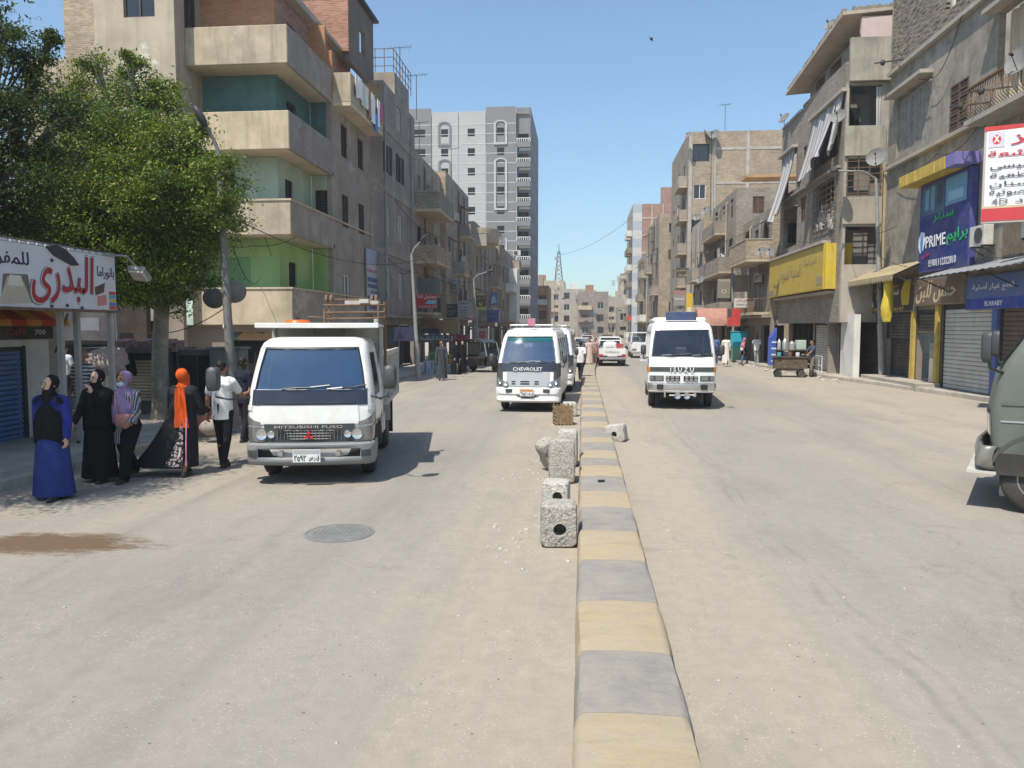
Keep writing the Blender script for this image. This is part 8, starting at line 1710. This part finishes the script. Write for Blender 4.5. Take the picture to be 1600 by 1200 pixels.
fsign('lower grey-white hanging sign with dark Arabic lines beside the black sign', 717, 470, 733, 496, 58, (.40, .41, .42), [('t', 'محمود', .1, .9, .74, .93, (.06, .06, .08)), ('t', 'للملابس', .1, .9, .5, .66, (.06, .06, .08)), ('r', .1, .9, .38, .43, (.1, .1, .12)), ('r', .1, .9, .24, .29, (.1, .1, .12)), ('r', .2, .8, .1, .15, (.1, .1, .12))], th=.2)
fsign('olive and yellow hanging sign with a round drop emblem beside the lamp post', 743, 458, 760, 484, 62, (.075, .07, .03), [('r', .08, .92, .86, .97, (.40, .38, .20)), ('r', .0, 1, 0, .18, (.36, .36, .12)), ('p', [(.5 + .16 * math.cos(a_ * .52), .36 + .11 * math.sin(a_ * .52)) for a_ in range(12)], (.55, .48, .2)), ('p', [(.5, .5), (.58, .36), (.5, .3), (.42, .36)], (.07, .06, .02)), ('t', 'للبترول', .12, .88, .62, .78, (.4, .38, .22))], th=.2)
fsign('small blue and white advertising board up by the rounded balcony', 766, 457, 778, 477, 70, (.06, .14, .32), [('p', [(.1, .1), (.9, .2), (.6, .8), (.2, .6)], (.38, .42, .46))], th=.2)
fsign('plain blue panel above the left shops', 761, 484, 780, 504, 66, (.03, .065, .20), [('r', .05, .95, .45, .5, (.1, .15, .3))], th=.2)
fsign('beige sign with a red looping emblem under twin flood lamps', 742, 513, 762, 532, 60, (.36, .30, .27), [('t', 'gg', .3, .85, .2, .8, (.34, .02, .03))], th=.2)
fsign('faded orange timber fascia with brown script over the left shops', 665, 500, 718, 521, 48.6, (.24, .15, .075), [('t', 'ليالى', .1, .35, .3, .75, (.14, .04, .02), .3), ('r', .5, .52, 0, 1, (.15, .1, .05))], th=.4)
fsign('dark blue strip sign below the faded orange fascia', 660, 513, 688, 521, 47.6, (.02, .025, .07), [], th=.2)
fsign('grey-green fascia with white block Arabic lettering over the vegetable shop', 655, 523, 702, 535, 46.2, (.075, .085, .085), [('t', 'مكتبة الجامعة', .05, .95, .15, .85, (.45, .47, .47))], th=.25)
fsign('red fascia left of the white-framed window sign', 702, 522, 712, 536, 54, (.34, .02, .04), [('r', .3, .7, .2, .8, (.45, .45, .45))], th=.25)
fsign('red board with grey Arabic script further along the left shops', 714, 523, 733, 540, 56, (.30, .02, .035), [('t', 'السعيد', .1, .9, .3, .8, (.42, .40, .40))], th=.25)
fsign('greenish advertising hoarding on the first-floor ledge of the left row', 650, 436, 690, 459, 47.2, (.13, .15, .15), [('t', 'تكييفات', .5, .9, .4, .6, (.24, .08, .08))], th=.3)
fsign('violet photo panel above the closed shutter under the dark grey house', 616, 511, 648, 533, 39.4, (.22, .20, .30), [('p', [(.1, .1), (.3, .7), (.5, .2)], (.10, .10, .2)), ('p', [(.6, .2), (.75, .8), (.9, .2)], (.30, .22, .24))], th=.1)
fsign('blue and white goods board standing inside the lit shop by the lamp post', 663, 563, 680, 585, 38.5, (.36, .40, .48), [('r', .1, .3, .1, .9, (.12, .18, .3)), ('r', .45, .6, .1, .5, (.2, .25, .35)), ('r', .7, .9, .4, .9, (.14, .2, .3))], th=.3, name='goods_board')
# signs of the right row
fsign('grey hanging sign with a round badge and cream edge before the brick terraces', 1121, 436, 1140, 466, 53, (.20, .18, .14), [('r', .05, .95, .86, .96, (.30, .28, .2)), ('p', [(.5 + .2 * math.cos(a_ * .52), .35 + .12 * math.sin(a_ * .52)) for a_ in range(12)], (.42, .38, .30)), ('p', [(.5, .46), (.6, .33), (.5, .27), (.4, .33)], (.12, .10, .07))], th=.2)
fsign('blank sandy arched hoarding beside the lamp post on the right', 1146, 430, 1170, 456, 54, (.30, .25, .19), [], th=.2)
fsign('white board with red and black Arabic lines above the red shop', 1146, 466, 1178, 481, 50, (.48, .47, .42), [('t', 'معمل النيل للعدس', .1, .9, .6, .9, (.35, .05, .04)), ('t', 'الحاج محمد', .1, .9, .15, .5, (.1, .1, .1))], th=.15)
fsign('dark hanging sign with yellow brush lettering, upper right row', 1056, 419, 1076, 434, 70, (.05, .045, .035), [('t', 'مطعم', .1, .9, .55, .9, (.42, .38, .2)), ('t', 'الاصدقاء', .1, .9, .1, .45, (.42, .38, .2))], th=.2)
fsign('grey and red two-tone hanging sign right of the minibus roof', 1052, 454, 1071, 478, 68, (.26, .23, .23), [('r', 0, 1, .72, 1, (.30, .17, .15)), ('r', .1, .9, .4, .5, (.42, .42, .42))], th=.2)
fsign('bright yellow vertical sign with a white badge behind the bus lettered ISUZU', 1071, 458, 1081, 490, 64, (.62, .40, .02), [('r', .2, .8, .06, .3, (.65, .6, .4))], th=.4)
fsign('red shop front panel beside the pink awning', 1136, 482, 1155, 510, 52, (.48, .035, .03), [('r', .0, .3, .5, 1, (.05, .04, .04))], th=.3)
fsign('far red banner over the road end on the right', 979, 493, 987, 500, 110, (.5, .07, .05), [], th=.1)
# awnings of the right row
for px, py, Y, lab, col in ((1122, 497, 56, 'pink-brown rounded fabric awning beside the red shop panel', (.36, .19, .15)),):
    x, z = onY(px, py, Y); o = thing('awning', lab, 'awning', (x, Y, z)); m = MB(); rs = []
    for k in range(8): a_ = rad(k * 12.5); rs.append([(x - 1.6, Y - 1.5 * math.sin(a_), z - .6 + 1.3 * math.cos(a_)), (x + 1.3, Y - 1.5 * math.sin(a_), z - .6 + 1.3 * math.cos(a_))])
    m.rings(rs, closed=False, cap0=False, cap1=False); m.build('fabric', M('awning_pink', col, streak=.4), o, smooth=60)
    for sx in (-1.6, 1.3): m = MB(); m.add([(x + sx, Y, z - .65)] + [(x + sx, Y - 1.5 * math.sin(rad(k * 12.5)), z - .6 + 1.3 * math.cos(rad(k * 12.5))) for k in range(8)], [(0,) + tuple(range(1, 9))]); m.build('side_panel', M('awning_pink', col), o)
o = thing('water_kiosk', 'turquoise water kiosk by the lamp post on the right pavement', 'kiosk', (10.6, 53.5, .15)); LB(o, 'tank', flat((.02, .36, .48), rough=.35), (-.5, -.4, .9, .5, .4, 1.9), bevel=.05); LB(o, 'stand', flat((.12, .30, .22)), (-.45, -.35, 0, .45, .35, .9)); LB(o, 'lid', flat((.02, .3, .42), rough=.35), (-.53, -.43, 1.9, .53, .43, 1.96), bevel=.02)
# ---------------- roof and wall clutter
for i, (px, py, Y, r_, aim, lab) in enumerate(((1226, 186, 46, .36, (-.6, -.3, .5), 'round grey dish on the roof edge of the brick corner house'), (1104, 212, 73.5, .62, (.7, -.3, .55), 'large mesh dish on the roof of the tall raw-brick house'), (1117, 211, 73.2, .5, (-.5, -.6, .4), 'pale dish overlapping the large mesh dish on the tall raw-brick house'), (1076, 212, 72.8, .36, (-.6, -.5, .5), 'small dish at the left roof corner of the tall raw-brick house'), (1311, 183, 34.4, .33, (-.5, -.6, .35), 'blue-grey dish before the open loggia of the brick corner house'), (1370, 247, 33.2, .40, (-.45, -.75, .3), 'big grey dish beside the lamp arm on the right'), (1298, 40, 38.5, .3, (-.6, -.4, .5), 'rusty pale dish on the eaves of the brick corner house'), (1597, 95, 22.0, .42, (-.8, -.3, .3), 'dark dish at the right edge by the canvas-curtained balcony'), (1190, 394, 45, .3, (-.5, -.6, .4), 'left of two dishes over the yellow box sign'), (1205, 394, 44.6, .3, (-.5, -.6, .4), 'right of two dishes over the yellow box sign'), (1095, 437, 58, .35, (-.5, -.6, .4), 'dish low on the stepped terrace, near the yellow vertical sign'), (1104, 330, 60, .38, (-.5, -.6, .4), 'dish on the middle terrace parapet'), (1090, 340, 61, .32, (-.5, -.6, .4), 'dish at the left end of the middle terrace parapet'))):
    x, z = onY(px, py, Y); dish((x, Y, z - r_ * 1.3), aim, r_, lab, mast=r_ * 1.3)
for i, (px, py, Y) in enumerate(((764, 366, 80), (774, 370, 81), (783, 373, 82), (872, 452, 200), (868, 455, 200), (905, 457, 186), (925, 461, 188), (968, 463, 224))):
    x, z = onY(px, py, Y); dish((x, Y, z - 1), R.choice(((.7, -.4, .5), (-.4, -.6, .5))), .55, ['first', 'second', 'third', 'fourth', 'fifth', 'sixth', 'seventh', 'eighth'][i] + ' dish from the left among the far roofs', mast=1.0, group='dishes on the far roofs')
ac_unit((-10.95, 38.1, 11.35), FY(38.1), 'air conditioner on the yellow-panelled return of the dark grey house', s=1.0)
x, z = onY(808, 400, 81.5); ac_unit((x, 81.5, z), FY(81.5), 'air conditioner high on the side wall near the tower block')
for i, (Y, z, X) in enumerate(((53, 7.2, -10.1), (57.5, 10.3, -9.7), (61, 7.4, -9.7))): ac_unit((X, Y, z), FL(X), ['air conditioner on the house with brick-fronted balconies', 'upper air conditioner on the narrow brown house', 'lower air conditioner on the narrow brown house'][i])
for i, (Y, z, X) in enumerate(((50, 5.2, 11.3), (60, 7.4, 10.8), (68, 6.0, 10.1))): ac_unit((X, Y, z), FRt(X), ['air conditioner on the low brick house', 'air conditioner on the terraced brick house', 'air conditioner on the pale brick house'][i])
# lattice mast
x, zb = onY(873, 452, 222); zt = onY(872, 382, 222)[1]; o = thing('lattice_mast', 'tall steel lattice mast rising from a far roof', 'mast', (x, 222, zb)); m = MB()
for s in ((-1, -1), (1, -1), (1, 1), (-1, 1)): m.tube((x + s[0] * 1.3, 222 + s[1] * 1.3, zb), (x + s[0] * .25, 222 + s[1] * .25, zt - 2), .11, n=4)
for k in range(9):
    a, b = k / 9, (k + 1) / 9; wa, wb = 1.3 - 1.05 * a, 1.3 - 1.05 * b; za, zb2 = zb + (zt - 2 - zb) * a, zb + (zt - 2 - zb) * b
    for s in (-1, 1): m.tube((x + s * wa, 220.7, za), (x - s * wb, 220.9, zb2), .06, n=4)
m.tube((x, 222, zt - 2), (x, 222, zt), .08, n=4); m.build('lattice', m_steel, o); m = MB()
for z in (zt - 4, zt - 7): m.lathe([(.6, 0), (.6, .3)], (x - .6, 221, z), (0, -1, 0), 10)
m.build('drum_antenna', m_alu, o)
for i, (px, py) in enumerate(((959, 434), (967, 428))):
    x, z = onY(px, py, 249); o = thing('antenna_mast', ['shorter', 'taller'][i] + ' antenna cluster on the tall cream house at the far end', 'antenna', (x, 252, 19)); m = MB(); m.tube((x, 252, 18.3), (x, 252, z), .12, n=5)
    for k in range(3): m.box(x - .5 + k * .4, 251.6, z - 2.4, x - .3 + k * .4, 251.9, z - .5)
    m.build('antenna', m_alu, o)
def aerial(label, loc, h, s=1):
    o = thing('roof_aerial', label, 'aerial', loc, 0, 'roof aerials'); x, y, z = loc; m = MB(); m.tube((x, y, z), (x, y, z + h), .022, n=5); m.tube((x - .5 * s, y - .3, z + h - .15), (x + .6 * s, y + .3, z + h + .1), .014, n=4)
    for k in range(6): t_ = -.5 + k * .2; c = V((x + t_ * s, y + t_ * .6, z + h - .03 + t_ * .22)); m.tube(c - V((-.15, .3, 0)), c + V((-.15, .3, 0)), .009, n=4)
    m.build('aerial', m_steel, o)
aerial('aerial on the dark grey house roof, left', (-10.4, 44, 16.0), 2.2); aerial('aerial beside the roof railing of the dark grey house', (-9.9, 46, 14.7), 2.6); aerial('aerial on the roof of the house with brick-fronted balconies', (-10.6, 50, 12.2), 3.4); aerial('aerial on the roof of the narrow brown house', (-10.2, 60, 12.6), 3.6); aerial('thin aerial on the tall raw-brick house', (13, 74, 19.9), 3.0)
x, z = onY(545, 10, 37); m = MB(); m.tube((-11.2, 37, 15.1), (x, 37, z), .04, n=5); tag(m.build('roof_pole', m_steel, None), 'leaning dark pole beside the rooftop brick room', 'pole')
# struts sticking out of the right fronts, cables along and across the walls
m_cab = M('cable_black', (.02, .02, .02), bmp=0)
def cable(label, pts, sag=.0, r=.012, par=None):
    P = []
    for a, b in zip(pts, pts[1:]):
        a, b = V(a), V(b)
        for k in range(8): t_ = k / 8; P.append(a.lerp(b, t_) - V((0, 0, sag * 4 * t_ * (1 - t_))))
    P.append(V(pts[-1])); m = MB(); m.path(P, r, 5); return tag(m.build('cable', m_cab, None), label, 'cable', 'loose cables on the fronts')
cable('cable looped along the ledge of the nearest right house', [(12.94, 33.8, 9.0), (12.9, 30, 8.7), (12.9, 27, 9.0), (12.9, 23, 8.4)], .35)
cable('cable hanging beside the blue PRIME sign', [(12.9, 25.9, 8.8), (12.85, 25.8, 6.5), (12.9, 25.6, 5.6)], 0); cable('slack cable across the awning and PRIME sign foot', [(12.4, 34, 5.4), (12.8, 30, 4.7), (12.8, 26, 4.6), (12.9, 22, 4.9)], .25); cable('cable from the right lamp post to the brick corner house', [(12.5, 32.4, 6.4), (11.6, 36, 6.8)], .3)
cable('cable drooping on the corner parapet of the cream house', [(-12.2, 27.9, 7.0), (-11.5, 27.85, 5.0)], 0); cable('cable strung across the first parapet of the cream house', [(-14, 27.9, 5.6), (-12.2, 27.9, 5.4), (-10.5, 27.9, 5.75)], .15); cable('cable from the left lamp post to the cream house', [(-8.4, 18, 4.3), (-12, 27.9, 4.2)], .5); cable('thin wire crossing far above the road end', [(-7, 210, 22), (8.8, 140, 22)], 1.5, .03)
cable('second cable from the lamp post to the kiosks', [(-8.4, 18, 3.0), (-11.5, 19.4, 2.2)], .25)
# strut lamps / pulleys on the right front
for i, (y, z) in enumerate(((33.9, 13.4), (25.7, 9.8), (27.0, 9.7))): m = MB(); m.tube((13.2, y, z), (12.0, y + .1, z - .1), .03, n=5); m.ell((12.3, y, z - .12), (.1, .1, .12)); tag(m.build('wall_strut', m_steel, None), ['dark strut high at the corner of the nearest right house', 'laundry strut beside the bulging balcony railing', 'laundry strut by the louvred window'][i], 'strut')
# bulbs under the left canopy
for i, (px, py) in enumerate(((274, 513), (350, 508))):
    x, z = onY(px, py, 27.0); m = MB(); m.tube((x, 27, z), (x, 27, z + .35), .008, n=4); m.ell((x, 27, z - .06), (.05, .05, .08)); tag(m.build('hanging_bulb', flat((.6, .6, .56)), None, smooth=60), ['white hanging bulb under the corner house ledge, left', 'white hanging bulb under the corner house ledge by the lamp post'][i], 'bulb')
# loose bundles and goods on the left pavement
for i, (px, py, c, lab) in enumerate(((322, 672, (.40, .10, .08), 'red and white bundle on the ground by the man in the white t-shirt'), (330, 680, (.28, .24, .2), 'grey sack at the kerb behind the man in the white t-shirt'), (392, 600, (.4, .42, .46), 'pale bag by the cabinet'))):
    x, y = gnd(px, py, .15); m = MB(); m.ell((0, 0, .16), (.24, .2, .17), 12, 8); ob = m.build('bundle', flat(c, rough=.9), None, smooth=70); ob.location = (x, y, .15); tag(ob, lab, 'bundle')
# bird
o_ = MB(); x, z = onY(1018, 61, 40); o_.ell((x, 40, z), (.07, .16, .07), 10, 6); o_.add([(x - .05, 39.95, z + .03), (x - .12, 40.1, z + .2), (x - .05, 40.15, z + .03), (x + .05, 39.95, z + .03), (x + .1, 40.1, z - .22), (x + .05, 40.15, z + .03)], [(0, 1, 2), (3, 5, 4)]); tag(o_.build('bird', m_blk, None), 'small dark bird flying in the clear sky', 'bird')
# potted debris at the right kerb
m = MB()
for i in range(60):
    y = R.uniform(34, 56); x = kx(RK, y) - R.uniform(.1, .9); s = R.uniform(.03, .13); m.lathe([(s, 0), (s * .8, s * .5), (s * .2, s * .7)], (x, y, 0), (R.uniform(-.3, .3), R.uniform(-.3, .3), 1), 6)
stuff(m.build('rubble', m_conc))
# ---------------- dusty air
m = MB(); m.box(-130, -40, -1.1, 130, 420, 60); hz = m.build('haze', bpy.data.materials.new('haze'), None); stuff(hz)
hm = hz.data.materials[0]; hm.use_nodes = True; t = hm.node_tree; t.nodes.remove(t.nodes['Principled BSDF']); pv = N(t, 'ShaderNodeVolumePrincipled'); pv.inputs['Color'].default_value = (.97, .95, .94, 1); pv.inputs['Density'].default_value = .0009; pv.inputs['Anisotropy'].default_value = .3; L(t, pv.outputs[0], t.nodes['Material Output'].inputs['Volume'])
# ============================================================ more wires, pipes and hung things
for i, (lab, pts, sg, r_) in enumerate((('cable sagging along the dark grey house on the left', [(-9.9, 38.6, 5.9), (-9.9, 46, 5.7), (-9.9, 55, 5.8)], .25, .015), ('upper cable along the left row past the lamp post', [(-9.8, 40, 9.0), (-9.9, 52, 8.6), (-9.4, 66, 8.8)], .4, .015), ('cable from the second lamp post to the left row', [(-7.3, 33.5, 5.2), (-9.9, 41, 5.4)], .3, .014), ('cable between the second and third lamp posts', [(-7.2, 33.5, 5.5), (-7.6, 55, 5.8)], .6, .014), ('cable along the stepped brick terraces', [(11.5, 47, 6.6), (10.9, 56, 6.9), (10.2, 66, 6.4)], .4, .016), ('cable from the far right lamp post to the terraces', [(10.0, 51.5, 6.6), (11.0, 57, 7.4)], .2, .014), ('low cable over the yellow box sign', [(11.3, 36.6, 6.7), (11.2, 42, 6.9), (11.3, 48, 6.8)], .25, .014), ('cable down the corner of the nearest right house', [(12.95, 35.2, 9.1), (12.95, 35.1, 4.6)], 0, .018), ('cable looped over the louvred window of the nearest right house', [(12.95, 34, 13.2), (12.95, 30.4, 11.6), (12.95, 28.6, 13.1)], .3, .014), ('cable hanging down the tall raw-brick house', [(11.6, 72.9, 20.2), (11.7, 72.9, 8)], 0, .03), ('cable strung over the shop signs on the left', [(-9.4, 46, 4.6), (-9.0, 55, 4.9), (-8.8, 63, 4.7)], .3, .016), ('cable from the leaning lamp post across to the second lamp post', [(-8.4, 16, 5.2), (-7.3, 33.4, 5.3)], .7, .012))): cable(lab, pts, sg, r_)
def hang(label, F, u, v, cols, group):
    """small wash hung out at a window or balcony"""
    for i, c in enumerate(cols):
        m = MB(); h = R.uniform(.5, 1.0); a = u + i * .42; w0 = R.uniform(.0, .06); rs = []
        for t_ in (0, .5, 1): rs.append([F.P(a + .38 * k / 5, v - h * t_, .9 + w0 + .03 * math.sin(k * 2 + i) * t_) for k in range(6)] + [F.P(a + .38 * k / 5, v - h * t_, .885 + w0 + .03 * math.sin(k * 2 + i) * t_) for k in range(5, -1, -1)])
        m.rings(rs); tag(m.build('garment', flat(c, rough=.9, dust=.05), None, smooth=60), ['%s, first piece', '%s, second piece', '%s, third piece', '%s, fourth piece'][i] % label, 'laundry', group)
hang('washing on the tall raw-brick house, violet and yellow', FRt(9.7), 72.9, 13.4, ((.30, .12, .30), (.5, .48, .45), (.55, .38, .05), (.4, .1, .12)), 'washing on the tall raw-brick house')
hang('washing on the first balcony of the brick-fronted left house', FL(-9.8), 47.5, 7.6, ((.5, .48, .46), (.08, .14, .3), (.3, .06, .06)), 'washing on the left row')
hang('washing on the stepped terrace', FRt(10.9), 58, 8.2, ((.45, .44, .42), (.12, .22, .3), (.4, .3, .1)), 'washing on the terraces')
hang('washing on the old house by the tower block', FL(-8.6), 86, 7.6, ((.55, .54, .5), (.3, .08, .1)), 'washing by the tower block')
# drain pipes on the near fronts
for par, F, us, z0, z1 in ((bpy.data.objects['apartment_house.001'], FL(-9.99), (38.6, 44.6), 3.1, 14.4),):
    for u in us: m = MB(); m.path([F.P(u, z0, .07), F.P(u, z1, .07)], .05, 6); m.build('drain_pipe', m_gpole, par)
# goods outside the left shops
for i, (x, y, c, h, lab) in enumerate(((-8.6, 45.2, (.10, .22, .08), .8, 'green vegetable crates stacked in front of the left shop'), (-8.5, 46.4, (.42, .20, .04), .6, 'orange fruit crates beside the green ones'), (-8.3, 52, (.3, .28, .26), .9, 'grey cartons on the left pavement'), (-8.2, 58, (.05, .08, .25), 1.1, 'blue drums on the left pavement by the third lamp post'))):
    o = thing('goods_stack', lab, 'goods', (x, y, .15), R.uniform(-.2, .2))
    for k in range(3): LB(o, 'crate_body', flat(c), (-.5, -.3, k * h / 3, .5, .3, (k + .9) * h / 3), bevel=.02)
m = MB()
for i in range(170):
    y = R.choice((8.2, 9.0, 11.5, 12.2, 13.5, 18.5, 15.2)) + R.gauss(0, .5); x = (-.62 if y < 15 else R.choice((-.5, .95))) + R.gauss(0, .28)
    if -.12 < x < .72: continue
    s = R.uniform(.006, .03); m.lathe([(s, 0), (s * .8, s * .6), (s * .2, s * .8)], (x, y, -.003), (R.uniform(-.4, .4), R.uniform(-.4, .4), 1), 6)
stuff(m.build('rubble', m_blkw))
bpy.data.scenes.remove(TS)
